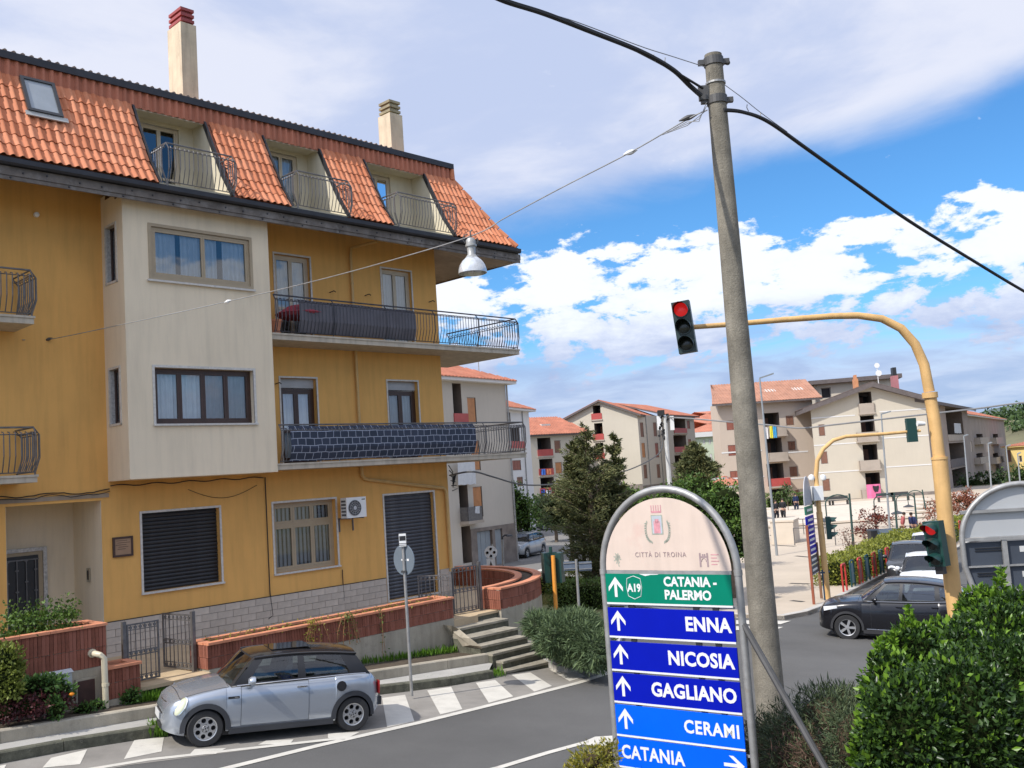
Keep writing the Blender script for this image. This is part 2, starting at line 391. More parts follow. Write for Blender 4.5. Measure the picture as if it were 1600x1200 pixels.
def shutter(root, u0, u1, z0, z1, out, mat, surr=mTrim, deep=.12, trim=.05, name='roller_shutter', pitch=.085, sill=True):
    mb = MB(); frame_ring(mb, u0 - trim, u1 + trim, z0 - trim, z1 + trim, -out - .018, -out + .03, trim)
    if sill: mb.box(u0 - .06, u1 + .06, -out - .06, -out + .05, z0 - .045, z0 - .004)
    w = mb.build(name, surr, root); y = -out + deep
    b = MB(); b.box(u0, u1, y + .03, y + .05, z0, z1); b.build('shutter_backing', mat, w)
    s = MB(); L = u1 - u0 - .02
    s.prism([(0, 0.012, 0), (0, -.004, .012), (0, -.014, pitch * .5), (0, -.004, pitch - .012), (0, .012, pitch - .002), (0, .02, pitch - .002), (0, .02, 0)], (L, 0, 0))
    me = s.mesh('slat', mat); k = 0
    while z0 + (k + 1) * pitch < z1 + .02:
        ob('slat', me, w, loc=(u0 + .01, y + random.uniform(-.001, .001), z0 + k * pitch)); k += 1
    return w

# --- window rectangles measured from the photograph
bu = rect([(236, 353), (389, 376), (391, 446), (237, 434)], BAY); bl = rect([(241, 574), (396, 579), (398, 661), (244, 662)], BAY)
sh = rect([(220, 802), (341.5, 793.5), (347, 908.5), (226, 926)], 0)
shop = rect([(425.5, 786.5), (523, 780), (529, 883), (432, 896)], 0)
dr = rect([(599, 774), (677.5, 769), (685, 926), (608.5, 937)], 0)
d1u = (13.48, 14.55, 3.74, 5.98); d2u = (16.95, 18.03, 3.74, 5.98)
d1l = (13.50, 14.58, .61, 2.78); d2l = (16.95, 18.05, .61, 2.78)
REC = (6.98, 8.90, -3.35, 0.0)
WZ0, WZ1 = -4.3, 6.85
mb = MB()
wall_holes(mb, -3.0, 19.0, WZ0, WZ1, [sh, shop, dr, d1u, d2u, d1l, d2l, REC], 0, .26)
# side and back walls
mb.quad((19, 0, WZ0), (19, 11, WZ0), (19, 11, WZ1), (19, 0, WZ1)); mb.quad((-3, 11, WZ0), (19, 11, WZ0), (19, 11, WZ1), (-3, 11, WZ1)); mb.quad((-3, 0, WZ0), (-3, 11, WZ0), (-3, 11, WZ1), (-3, 0, WZ1))
wall = mb.build('facade_wall', mYel, H)
# bay
mb = MB(); BU0, BU1, BZ0 = 9.07, 12.65, .395
wall_holes(mb, BU0, BU1, BZ0, 6.46, [bu, bl], BAY, .2)
side_u = (.22, .70, 4.72, 5.95); side_l = (.22, .70, 1.62, 2.80)
def sq(o0, o1, z0, z1): mb.quad((BU0, -o0, z0), (BU0, -o1, z0), (BU0, -o1, z1), (BU0, -o0, z1))
sq(0, .22, BZ0, 6.7); sq(.70, BAY, BZ0, 6.5); sq(.22, .70, BZ0, 1.62); sq(.22, .70, 2.80, 4.72); sq(.22, .70, 5.95, 6.6)
mb.quad((BU1, 0, BZ0), (BU1, -BAY, BZ0), (BU1, -BAY, 6.46), (BU1, 0, 6.8)); mb.quad((BU0, 0, BZ0), (BU1, 0, BZ0), (BU1, -BAY, BZ0), (BU0, -BAY, BZ0))
mb.box(BU0 + .004, BU1 - .004, -BAY - .012, -BAY + .004, BZ0 + .002, BZ0 + .06)
mb.build('bay_window_wall', mCre, H)
for (o0, o1, z0, z1), fm in ((side_u, mBrnF), (side_l, mBrnF)):
    w = MB(); 
    for a, b, c, d in ((o0 - .05, o0, z0 - .05, z1 + .05), (o1, o1 + .05, z0 - .05, z1 + .05), (o0, o1, z1, z1 + .05), (o0 - .05, o1 + .05, z0 - .05, z0)):
        w.box(BU0 - .02, BU0 + .02, -b, -a, c, d)
    w = w.build('side_window', mTrim, H)
    f = MB(); f.box(BU0 + .1, BU0 + .14, -o0 - .06, -o0, z0, z1); f.box(BU0 + .1, BU0 + .14, -o1, -o1 + .06, z0, z1); f.box(BU0 + .1, BU0 + .14, -o1, -o0, z1 - .06, z1); f.box(BU0 + .1, BU0 + .14, -o1, -o0, z0, z0 + .06)
    f.box(BU0 + .09, BU0 + .13, -.49, -.44, z0, z1); f.build('window_frame', fm, w)
    r = MB(); r.box(BU0 + .135, BU0 + .6, -o1, -o0, z0, z1); r.build('room', mDark, w)
    r = MB(); r.box(BU0, BU0 + .1, -o0 + .001, -o0 + .003, z0, z1); r.box(BU0, BU0 + .1, -o1 - .003, -o1 - .001, z0, z1); r.box(BU0, BU0 + .12, -o1, -o0, z0 - .003, z0 - .001); r.box(BU0, BU0 + .12, -o1, -o0, z1 + .001, z1 + .003); r.build('window_reveal', mMar, w)
    g = MB(); g.quad((BU0 + .12, -o0, z0), (BU0 + .12, -o1, z0), (BU0 + .12, -o1, z1), (BU0 + .12, -o0, z1)); g.build('pane', gWin, w)
# windows of the bay
um = (bu[0] + bu[1]) / 2 + .03
window(H, *bu, BAY, 2, mTanF, surr=mTanF, deep=.02, cur=mCurtB, sill=False, sw=.06, trim=.07, cols=[bu[0] + .06, um, bu[1] - .06], curgap=[(bu[0] + .05, bu[0] + .62), (bu[0] + .72, um + .38), (um + .52, bu[1] - .05)])
s = MB(); s.box(bu[0] - .12, bu[1] + .1, -BAY - .07, -BAY + .02, bu[2] - .115, bu[2] - .072); s.build('window_sill', mTrim, H)
window(H, *bl, BAY, 4, mBrnF, deep=.14, sw=.07, trim=.055, cur=mCurt)
# ground floor openings
shutter(H, *sh, 0, mShut, deep=.13)
window(H, *shop, 0, 3, mTanF, deep=.14, sw=.075, transom=.55, blinds=True, cur=mCurt, trim=.05, room=.9)
shutter(H, *dr, 0, mShutG, deep=.12, pitch=.095, name='shop_shutter', sill=False)
# balcony doors
window(H, *d1u, 0, 2, mBeiF, deep=.10, sw=.07, trim=.045, cur=mCurt, sill=False, name='balcony_door', railmid=.75)
window(H, *d2u, 0, 2, mBeiF, deep=.10, sw=.07, trim=.045, cur=mCurt, sill=False, name='balcony_door', railmid=.75)
for q in (d1l, d2l):
    w = window(H, q[0], q[1], q[2], q[3] - .24, 0, 2, mBrnF, deep=.14, sw=.085, trim=0, cur=mCurt, sill=False, name='balcony_door', railmid=.7)
    b = MB(); frame_ring(b, q[0] - .045, q[1] + .045, q[2] - .045, q[3] + .045, -.018, .03, .045); b.build('door_surround', mTrim, w)
    b = MB(); b.box(q[0] + .002, q[1] - .002, .12, .2, q[3] - .238, q[3] - .002); b.build('shutter_box', M('grey_shutter_box', (.42, .42, .42), .5), w)
# entrance recess
mb = MB(); a, b, c, d = REC
mb.quad((a, .26, c), (a, 1.5, c), (a, 1.5, d), (a, .26, d)); mb.quad((b, .26, c), (b, 1.5, c), (b, 1.5, d), (b, .26, d)); mb.quad((a, 1.5, c), (b, 1.5, c), (b, 1.5, d), (a, 1.5, d)); mb.quad((a, .26, d), (b, .26, d), (b, 1.5, d), (a, 1.5, d))
mb.box(a + .002, a + .006, .002, .27, c, d - .003); mb.box(b - .006, b - .002, .002, .27, c, d - .003)
mb.build('entrance_recess', mCre, H)
mb = MB(); mb.box(a + .1, a + 1.22, 1.42, 1.49, c, c + 2.35); e = mb.build('entrance_door', mTanF, H)
mb = MB(); mb.box(a + .2, a + 1.12, 1.40, 1.417, c + .05, c + 2.27); mb.build('door_glass', mBlack, e)
mb = MB()
for k in range(5):
    u = a + .28 + k * .19; mb.box(u, u + .02, 1.37, 1.39, c + .1, c + 2.2)
    for q in (.5, 1.0, 1.5, 1.95): mb.box(u - .025, u + .045, 1.365, 1.395, c + q + (k % 2) * .2, c + q + (k % 2) * .2 + .03)
mb.box(a + .2, a + 1.12, 1.368, 1.392, c + .1, c + .13); mb.box(a + .2, a + 1.12, 1.368, 1.392, c + 2.17, c + 2.2); mb.build('door_grille', mRail, e)
mb = MB(); frame_ring(mb, a + .02, a + 1.30, c, c + 2.43, 1.38, 1.499, .08); mb.build('door_frame', mMar, e)
mb = MB(); mb.box(b - .035, b - .008, .62, .76, -1.75, -1.45); i_ = mb.build('intercom', M('brass_plate', (.42, .38, .3), .35, .6), H)
mb = MB(); mb.box(b - .042, b - .034, .65, .73, -1.70, -1.50); mb.build('button_panel', mBlack, i_)
# nameplate by the recess
p0 = FAC.px(175, 840); p1 = FAC.px(207.4, 868)
mb = MB(); frame_ring(mb, p0[0], p1[0], p1[1], p0[1], -.045, -.002, .045); pq = mb.build('name_plaque', M('dark_wood_frame', (.06, .03, .02), .5), H)
mb = MB(); mb.box(p0[0] + .045, p1[0] - .045, -.03, -.004, p1[1] + .045, p0[1] - .045); mb.build('plaque_board', M('plaque_board', (.36, .22, .13), .6), pq)
mb = MB()
for k, (w0, w1) in enumerate(((.08, .32), (.1, .38), (.06, .30), (.12, .34), (.1, .28))): mb.box(p0[0] + w0, p0[0] + w1, -.034, -.031, p0[1] - .09 - k * .045, p0[1] - .078 - k * .045)
mb.build('lettering', M('gilt_paint', (.12, .07, .04), .4), pq)
# cables and lamp-size fittings on the wall
mb = MB(); u = 5.0; pts = []
while u < 9.1: pts.append((u, -.03, .20 + .03 * math.sin(u * 5) + random.uniform(-.012, .012))); u += .12
mb.tube(pts, .012, 5); mb.build('wall_cables', mRub, H); mb = MB(); mb.tube([(x, y - .02, z - .05 + .02 * math.sin(x * 9)) for x, y, z in pts], .009, 5); mb.build('wall_cables', mRub, H); mb = MB()
mb.tube([(9.1 + .13 * k, -.04 - .01 * (k % 2), .30 + .02 * math.sin(k)) for k in range(30)], .013, 5)
mb.build('wall_cables', mRub, H); mb = MB(); mb.tube([(10.9 + .1 * k, -.02, .12 - .25 * math.sin(PI * k / 18)) for k in range(19)], .006, 4)
mb.build('wall_cables', mRub, H); mb = MB(); mb.tube([(12.93, -.03, .3), (12.93, -.03, -2.5), (12.98, -.03, -3.05), (12.85, -.03, -3.12)], .014, 5)
mb.build('wall_cables', mRub, H); mb = MB(); mb.tube([(15.1, -.03, -2.2), (15.1, -.03, -3.0)], .012, 5)
mb.build('wall_cables', mRub, H)
mb = MB(); mb.box(4, BU0, -.015, .0, .06, .15); mb.build('storey_band', mSof, H)
for (x, y) in ((515, 457), (570, 462), (670, 472), (430, 600)):
    u, z = FAC.px(x, y); mb = MB(); mb.tube([(u, 0, z), (u + .03, -.16, z + .02), (u + .05, -.2, z - .02)], .014, 5); mb.build('wall_hook', mBlack, H)
mb = MB(); u, z = FAC.px(56, 336); mb.lathe([(.0, -.09), (.05, -.07), (.06, -.02), (.045, 0)], (u, 0, z), 10, 'y'); mb.build('wall_lamp', mWhite, H)
# base cladding of grey tiles: each tile a piece
base = MB(); zt = -2.60
for a, b in ((8.92, dr[0] - .07), (dr[1] + .07, 19.0)): base.box(a, b, -.012, 0, -4.2, zt)
base = base.build('base_cladding', mGrout, H)
tm = MB(); tm.box(0, .392, -.026, 0, 0, .152); tme = tm.mesh('stone_tile', mBase)
tm = MB(); tm.box(0, .19, -.026, 0, 0, .152); tme2 = tm.mesh('stone_tile', mBase)
for r in range(5):
    z = zt - .16 * (r + 1) + .004
    for a, b in ((8.92, dr[0] - .07), (dr[1] + .07, 18.96)):
        u = a + (.2 if r % 2 else 0)
        if r % 2: ob('stone_tile', tme2, base, loc=(a + .004, -.012, z))
        while u + .40 <= b:
            ob('stone_tile', tme, base, loc=(u + .004, -.012 + random.uniform(-.002, .002), z)); u += .40
        if b - u > .2: ob('stone_tile', tme2, base, loc=(u + .004, -.012, z))
mb = MB(); mb.box(8.93, dr[0] - .08, -.03, -.008, zt - .002, zt + .016); mb.build('base_trim', mDark, H)

# --- soffit, fascia boards, gutter
SU1 = 21.25
mb = MB(); ze = 6.36
mb.quad((-3, -EAVE, ze), (19, -EAVE, ze), (19, 0, 6.82), (-3, 0, 6.82))
mb.quad((19, -EAVE, ze), (SU1, -EAVE, ze), (SU1, 0, 6.42), (19, 0, 6.82)); mb.quad((19, 0, 6.82), (SU1, 0, 6.42), (SU1, 11, 6.42), (19, 11, 6.82))
mb.build('soffit', mSof, H)
for k, (z0, z1, o) in enumerate(((6.34, 6.42, .0), (6.425, 6.60, .018))):
    u = -3.0
    while u < SU1 - .01:
        v = min(u + 4.0, SU1 + .03); mb = MB(); mb.fb(u + .002, v - .002, EAVE + o - .01, EAVE + o + .022, z0, z1); mb.build('fascia_board', mWood, H); u = v
    mb = MB(); mb.box(SU1 + o, SU1 + o + .03, -EAVE - o, 11, z0 + (.05 if k else .04), z1); mb.build('fascia_board', mWood, H)
mb = MB()
prof = [(EAVE + .03, 6.74), (EAVE + .03, 6.65), (EAVE + .06, 6.61), (EAVE + .13, 6.61), (EAVE + .16, 6.65), (EAVE + .165, 6.74), (EAVE + .15, 6.74), (EAVE + .14, 6.66), (EAVE + .05, 6.66), (EAVE + .045, 6.74)]
mb.prism([(-3, -o, z) for o, z in prof], (SU1 + 2.95, 0, 0)); gut = mb.build('gutter', mGut, H)
mb = MB(); mb.fb(-3, SU1 - .05, EAVE - .05, EAVE + .03, 6.6, 6.80); mb.build('eave_flashing', mGut, gut)
# bolts on the fascia
bm_ = MB(); bm_.lathe([(.022, 0), (.018, -.012), (0, -.016)], (0, 0, 0), 8, 'y'); bme = bm_.mesh('bolt', mGut)
for k in range(30): ob('bolt', bme, H, loc=(5.2 + .55 * k + .1 * (k % 2), -EAVE - .041, 6.51 + .02 * math.sin(k * 2)))
for k in range(14): ob('bolt', bme, H, loc=(5.6 + 1.12 * k, -EAVE - .023, 6.385))

# --- mansard roof: profile from eave to the vertical band
PR = [(EAVE + .06, 6.80), (1.02, 7.36), (.66, 8.05), (.38, 8.60), (.20, 8.95)]
RU1b, RU1t = 21.12, 19.75
def hipu(z): return RU1b + (RU1t - RU1b) * min(max((z - 6.8) / 2.15, 0), 1)
DO = [(9.78, 11.55), (13.16, 14.88), (16.36, 18.58)]
cum = [0]
for (a, b), (c, d) in zip(PR, PR[1:]): cum.append(cum[-1] + math.hypot(c - a, d - b))
def onp(t):
    for i in range(len(cum) - 1):
        if t <= cum[i + 1] or i == len(cum) - 2:
            f = (t - cum[i]) / (cum[i + 1] - cum[i]); a, b = PR[i]; c, d = PR[i + 1]
            return a + (c - a) * f, b + (d - b) * f, math.atan2(d - b, a - c)
roof = MB()   # underlay
segs = []; lastu = -3.0
for a, b in DO: segs.append((lastu, a)); lastu = b
segs.append((lastu, None))
for a, b in segs:
    for (o0, z0), (o1, z1) in zip(PR, PR[1:]):
        b0 = hipu(z0) if b is None else b; b1 = hipu(z1) if b is None else b
        roof.quad((a, -o0 + .03, z0 - .02), (b0, -o0 + .03, z0 - .02), (b1, -o1 + .03, z1 - .02), (a, -o1 + .03, z1 - .02))
for (o0, z0), (o1, z1) in zip(PR, PR[1:]):   # right-hand hip
    roof.quad((hipu(z0), -o0 + .03, z0 - .02), (hipu(z0), 11, z0 - .02), (hipu(z1), 11, z1 - .02), (hipu(z1), -o1 + .03, z1 - .02))
roof.box(-3, RU1t, -.14, .0, 8.93, 9.42)
roof.quad((-3, 0, 9.42), (RU1t, 0, 9.42), (RU1t - 3, 5.5, 10.5), (-3, 5.5, 10.5)); roof.quad((RU1t, 0, 9.42), (RU1t, 11, 9.42), (RU1t - 3, 5.5, 10.5), (RU1t, 0, 9.42))
roof.quad((-3, 11, 9.42), (RU1t, 11, 9.42), (RU1t - 3, 5.5, 10.5), (-3, 5.5, 10.5)); roof.quad((RU1t, 0, 8.9), (RU1t, 11, 8.9), (RU1t, 11, 9.42), (RU1t, 0, 9.42))
RF = roof.build('roof', mTile2, H)
def tile_mesh(w, L, amp, name='roof_tile', mat=mTile, th=.016):
    mb = MB(); P = [(0, 0), (.10, .30), (.22, .86), (.34, 1.0), (.46, .86), (.58, .30), (.72, .02), (1.0, 0)]
    vs = []; n = len(P)
    for (yy, zz) in ((0, 0.02), (L, 0)):
        for u, h in P: vs.append((u * w, yy, zz + h * amp))
        for u, h in P: vs.append((u * w, yy, zz + h * amp - th))
    fs = []
    for i in range(n - 1):
        fs += [(i, i + 1, 2 * n + i + 1, 2 * n + i), (i, n + i, n + i + 1, i + 1)]
    mb.add(vs, fs); return mb
TW, NR = .178, 7; TL = cum[-1] / NR; AMP = .045
tl = tile_mesh(TW + .012, TL + .03, AMP); tme = tl.mesh('roof_tile', mTile, smooth=True, ang=50)
spots = []
for r in range(NR):
    t0 = r * TL; o, z, an = onp(t0 + TL / 2); o0, z0, _ = onp(t0)
    c = 0
    while True:
        u = 4.2 + c * TW; c += 1
        if u + TW > hipu(z) + .04: break
        if any(a - .08 < u + TW / 2 < b + .05 for a, b in DO): continue
        spots.append((u, o0, z0, an, r))
spots.sort(key=lambda q: q[0])
def tmat(q): return Matrix.Translation((q[0], -q[1] - .012, q[2])) @ Matrix.Rotation(q[3] + random.uniform(-.02, .02), 4, 'X') @ Matrix.Rotation(random.uniform(-.012, .012), 4, 'Z')
bandt = tile_mesh(TW + .012, .47, .055, mat=mTile2); bme2 = bandt.mesh('fascia_tile', mTile2, smooth=True, ang=50)
vis = [q for q in spots if q[0] > 5.6]
for q in vis[:300]:
    o = ob('roof_tile', tme, RF); o.matrix_local = tmat(q)
st = MB()
for q in vis[300:] + [q for q in spots if q[0] <= 5.6]:
    mt = tmat(q); st.add([mt @ Vector(p) for p in tl.v], tl.f)
st.build('roof_tiles', mTile, RF, smooth=True, ang=50, kind='stuff')
c = 0
while 4.2 + c * TW < RU1t - .1:
    q = (4.2 + c * TW, .165, 8.90 + random.uniform(-.006, .006), PI / 2, 0); o = ob('fascia_tile', bme2, RF); o.matrix_local = tmat(q); c += 1
# top edge: dark metal cap with the wavy ends of the upper roof tiles
mb = MB(); mb.fb(-3, RU1t + .03, .0, .26, 9.38, 9.45); mb.fb(-3, RU1t + .03, .22, .27, 9.30, 9.46); mb.build('roof_edge_cap', mGut, RF)
mb = MB(); u = 4.2
while u < RU1t - 2.2:
    mb.tube([(u, -.24, 9.465), (u, .5, 9.60)], .05, 6); u += TW
mb.build('upper_roof_tiles', M('weathered_tile', (.30, .22, .18), .9, var=.3, scale=4), RF, kind='stuff')
# hip tiles down the right-hand edge
hp = MB(); hp.lathe([(.085, 0), (.07, .36), (.055, .36), (.055, 0)], (0, 0, 0), 10); hme = hp.mesh('hip_tile', mTile, smooth=True)
for r in range(NR):
    o0, z0, _ = onp(r * TL); o1, z1, _ = onp((r + 1) * TL); p0 = Vector((hipu(z0), -o0, z0 + .02)); p1 = Vector((hipu(z1), -o1, z1 + .02))
    o = ob('hip_tile', hme, RF); o.matrix_local = Matrix.Translation(p0) @ (p1 - p0).to_track_quat('Z', 'Y').to_matrix().to_4x4()
o = ob('hip_tile', hme, RF); o.matrix_local = Matrix.Translation((RU1t, -.2, 8.97))
# skylight
q = [FAC.px(x, y, .45) for x, y in ((24, 120), (80, 131), (92, 178), (38, 171))]
su0, su1 = (q[0][0] + q[3][0]) / 2 + .04, (q[1][0] + q[2][0]) / 2 + .04
o0, z0, an = onp(4.15 * TL); sk = thing('skylight_holder', '', '') if False else None
SKM = Matrix.Translation((su0, -o0 - .085, z0)) @ Matrix.Rotation(an, 4, 'X'); sw_, sl_ = su1 - su0, 1.0
mb = MB(); frame_ring(mb, 0, sw_, 0, sl_, 0, .01, .07)
def rx(mb, f=lambda p: (p[0], p[2], p[1])): mb.v = [f(p) for p in mb.v]; return mb
rx(mb); mb.v = [(x, y, z * 6) for x, y, z in mb.v]
s_ = mb.build('skylight', M('dark_skylight_frame', (.06, .062, .065), .4, .4), RF); s_.matrix_local = SKM
mb = MB(); mb.box(.07, sw_ - .07, .07, sl_ - .07, .015, .03); g_ = mb.build('skylight_pane', M('skylight_glass', (.30, .33, .35), .08, 0, var=.1, spec=1), RF); g_.matrix_local = SKM
mb = MB(); mb.box(-.05, sw_ + .09, -.12, .0, .0, .03); g_ = mb.build('skylight_flashing', M('lead', (.42, .42, .40), .5, .3), RF); g_.matrix_local = SKM

# --- dormer terraces cut into the roof
def spindle(mb, base, up=(0, 0, 1), outv=(0, -1, 0), h=.93, bulge=.11, r=.0115, hook=True):
    b = Vector(base); o = Vector(outv)
    pts = [b, b + o * bulge * .5 + Vector((0, 0, h * .16)), b + o * bulge + Vector((0, 0, h * .36)), b + o * bulge + Vector((0, 0, h * .84))]
    if hook: pts += [b + o * bulge * .9 + Vector((0, 0, h * .88)), b + o * .0 + Vector((0, 0, h * .90))]
    mb.tube(pts, r, 4)
def railing(root, pts, z0, h=.93, pitch=.108, mat=mRail, closed_ends=True, bulge=.11, name='balcony_railing', posts=True):
    """bowed iron railing along a polyline of (u, y); every baluster is a piece of its own"""
    P = [Vector((x, y, 0)) for x, y in pts]
    mb = MB(); mb.tube([p + Vector((0, 0, z0 + h)) for p in P], .02, 6); mb.tube([p + Vector((0, 0, z0 + .05)) for p in P], .012, 5)
    def off(seg, p, d): return p + d
    outs = []
    for a, b in zip(P, P[1:]):
        t = (b - a).normalized(); o = Vector((t.y, -t.x, 0)); outs.append(o)
        mb.tube([a + o * bulge + Vector((0, 0, z0 + h * .845)), b + o * bulge + Vector((0, 0, z0 + h * .845))], .011, 4)
    for a, b, o in zip(P, P[1:], outs):
        L = (b - a).length; n = max(1, int(L / 1.7))
        for k in range(n + 1):
            p = a + (b - a) * (k / n); mb.tube([p + o * .02 + Vector((0, 0, z0 - .13)), p + o * .02 + Vector((0, 0, z0 + .05)), p + o * bulge + Vector((0, 0, z0 + h * .36)), p + o * bulge + Vector((0, 0, z0 + h * .84)), p + Vector((0, 0, z0 + h))], .014, 5)
    r = mb.build(name, mat, root)
    sp = MB(); spindle(sp, (0, 0, 0), h=h - .05, bulge=bulge); me = sp.mesh('baluster', mat)
    for a, b, o in zip(P, P[1:], outs):
        t = (b - a).normalized(); L = (b - a).length; n = max(2, round(L / pitch)); ang = math.atan2(t.y, t.x)
        for k in range(n):
            p = a + (b - a) * ((k + .5) / n); ob('baluster', me, r, loc=(p.x, p.y, z0 + .05), rot=ang)
    return r
mWallD = M('dormer_plaster', (.62, .56, .42), .9, var=.06, scale=2, streak=.1)
for k, (a, b) in enumerate(DO):
    zf, zc, nb = 6.86, 8.93, -.35
    dw = .98; da = a + .42
    mb = MB(); hole = (da, da + dw, zf, zf + 1.98)
    wall_holes(mb, a, b, zf, zc, [hole], nb, .1)
    pr = [(o, z) for o, z in PR]
    for u in (a, b):     # cheeks follow the roof slope
        pts = [(u, -nb, zc), (u, -nb, zf - .06)] + [(u, -o, z + .03) for o, z in pr]
        mb.poly(pts)
    mb.fb(a, b, nb, PR[0][0] - .1, zf - .1, zf); mb.fb(a + .001, b - .001, nb, .16, zc - .002, zc + .03)
    D = mb.build('dormer_terrace', mWallD, H)
    mb = MB(); mb.fb(a, b, .13, .19, zc - .05, zc + .02); mb.build('dormer_lintel', mBeiF, D)
    mb = MB()
    for u, s in ((b, 1), (a, -1)):
        for (o0, z0), (o1, z1) in zip(PR, PR[1:]):
            mb.prism([(u - s * .02, -o0 - .05, z0), (u - s * .02, -o1 - .05, z1), (u - s * .02, -o1 + .10, z1 + .05), (u - s * .02, -o0 + .10, z0 + .05)], (s * .05, 0, 0))
    mb.build('dormer_flashing', mGut, D)
    window(H, hole[0], hole[1], hole[2], hole[3], nb, 2, mBeiF, deep=.05, sw=.06, trim=0, sill=False, cur=mCurtB if k else None, name='terrace_door', railmid=.6)
    r0, r1 = a + .18, b + .02
    railing(H, [(r0, -.75), (r0, -EAVE - .02), (r1, -EAVE - .02), (r1, -.75)], 6.84, h=.92, pitch=.105, name='dormer_railing')

# --- chimneys
mCh = M('chimney_render', (.60, .53, .38), .9, var=.12, scale=2.5, streak=.3, dirt=(.30, .27, .18), dscale=3, damt=.04, bump=.3)
def chimney(xl, xc, xr, yt, D, zb, capmat, name='chimney'):
    out = DW - D
    u0, zt = FAC.px(xc, yt, out); u1, _ = FAC.px(xr, yt, out)
    wv = u1 - u0
    # depth from the left-hand edge of the left face
    q = ray(xl, yt); pt = u0 / (q @ A); nb = float(q @ NN * pt) ; dd = (-D) - nb
    dd = abs(dd)
    mb = MB(); mb.box(u0, u1, -out, -out + dd, zb, zt); c = mb.build(name, mCh, H)
    mb = MB(); m_ = .08
    mb.box(u0 + m_, u1 - m_, -out + m_, -out + dd - m_, zt, zt + .46)
    for k in range(3): mb.box(u0 + m_ - .05, u1 - m_ + .05, -out + m_ - .05, -out + dd - m_ + .05, zt + .06 + k * .15, zt + .14 + k * .15)
    mb.build('chimney_cap', capmat, c); return c
chimney(261, 282, 306, 33, 22.6, 9.3, M('red_chimney_cap', (.30, .07, .07), .8))
chimney(590, 609, 628, 175, 22.3, 9.3, M('mossy_cap', (.30, .27, .17), .9, var=.3))

# --- balconies
mSlab = M('balcony_slab', (.50, .44, .35), .85, var=.1, scale=2, streak=.3, dirt=(.3, .26, .2), dscale=3, damt=0)
def slab(u0, u1, zb, zt, o=BAY, wrap=None):
    mb = MB(); mb.fb(u0, u1, 0, o, zb, zt)
    if wrap: mb.box(19.004, wrap, 0, 2.2, zb + .001, zt - .001)
    mb.fb(u0 - .0, u1 + .02, o - .01, o + .02, zt - .035, zt + .01)
    return mb.build('balcony', mSlab, H)
BU = 21.30
B1 = slab(BU1 + .004, BU, 3.57, 3.72, wrap=BU); B2 = slab(BU1 + .004, BU, .44, .58, wrap=BU)
railing(H, [(BU1 + .10, -BAY + .04), (BU - .04, -BAY + .04), (BU - .04, 2.1)], 3.73, h=.94, mat=mRailD)
railing(H, [(BU1 + .10, -BAY + .04), (BU - .04, -BAY + .04), (BU - .04, 2.1)], .59, h=.92, mat=mRail)
for zb, zt in ((3.57, 3.72), (.44, .58)):
    L1 = slab(-3, 7.22, zb, zt); railing(H, [(4.2, -BAY + .04), (7.18, -BAY + .04), (7.18, -.05)], zt + .01, h=.93)
# bellied screens
def screen(root, u0, u1, z0, h, mat, off=.0, name='privacy_screen', n=40):
    mb = MB(); P = [(0.0, .0), (.055, .15), (.11, .34), (.11, .55), (.11, .78), (.05, .88), (0, .95)]; vs = []
    for i in range(n + 1):
        u = u0 + (u1 - u0) * i / n
        for o, t in P: vs.append((u, -(BAY - .04) - o + off + .006 * math.sin(u * 9 + t * 5), z0 + h * t + .008 * math.sin(u * 3)))
    m_ = len(P); mb.add(vs, [(i * m_ + j, (i + 1) * m_ + j, (i + 1) * m_ + j + 1, i * m_ + j + 1) for i in range(n) for j in range(m_ - 1)])
    return mb.build(name, mat, root)
u0, _ = FAC.px(466, 480, BAY); u1, _ = FAC.px(648, 490, BAY)
screen(H, u0, u1, 3.78, .88, M('grey_balcony_cloth', (.15, .145, .165), .9, var=.12, scale=3), off=.03)
def print_mat():
    mt = M('dark_screen_with_stone_print', (.02, .03, .055), .7); nt = mt.node_tree; N = nt.nodes; L = nt.links
    b = N['Principled BSDF']; tc = N.new('ShaderNodeTexCoord'); mp = N.new('ShaderNodeMapping'); mp.inputs['Rotation'].default_value = (math.radians(90), 0, 0)
    sx = N.new('ShaderNodeSeparateXYZ'); cx = N.new('ShaderNodeCombineXYZ'); L.new(tc.outputs['Object'], sx.inputs[0]); L.new(sx.outputs[0], cx.inputs[0]); L.new(sx.outputs[2], cx.inputs[1])
    br = N.new('ShaderNodeTexBrick'); br.inputs['Scale'].default_value = 1; br.inputs['Brick Width'].default_value = .23; br.inputs['Row Height'].default_value = .17
    br.inputs['Mortar Size'].default_value = .009; br.inputs['Mortar Smooth'].default_value = .1; br.inputs['Color1'].default_value = (.018, .028, .05, 1); br.inputs['Color2'].default_value = (.03, .04, .07, 1); br.inputs['Mortar'].default_value = (.30, .33, .40, 1)
    ns = N.new('ShaderNodeTexNoise'); ns.inputs['Scale'].default_value = 3; mxx = N.new('ShaderNodeVectorMath'); mxx.operation = 'MULTIPLY_ADD'; mxx.inputs[1].default_value = (.09, .05, 0)
    L.new(tc.outputs['Object'], ns.inputs['Vector']); L.new(ns.outputs[1], mxx.inputs[0]); L.new(cx.outputs[0], mxx.inputs[2]); L.new(mxx.outputs[0], br.inputs['Vector'])
    L.new(br.outputs[0], b.inputs['Base Color']); return mt
u0, _ = FAC.px(452, 700, BAY); u1, _ = FAC.px(741, 690, BAY)
screen(H, u0, u1, .62, .90, print_mat(), off=-.018)
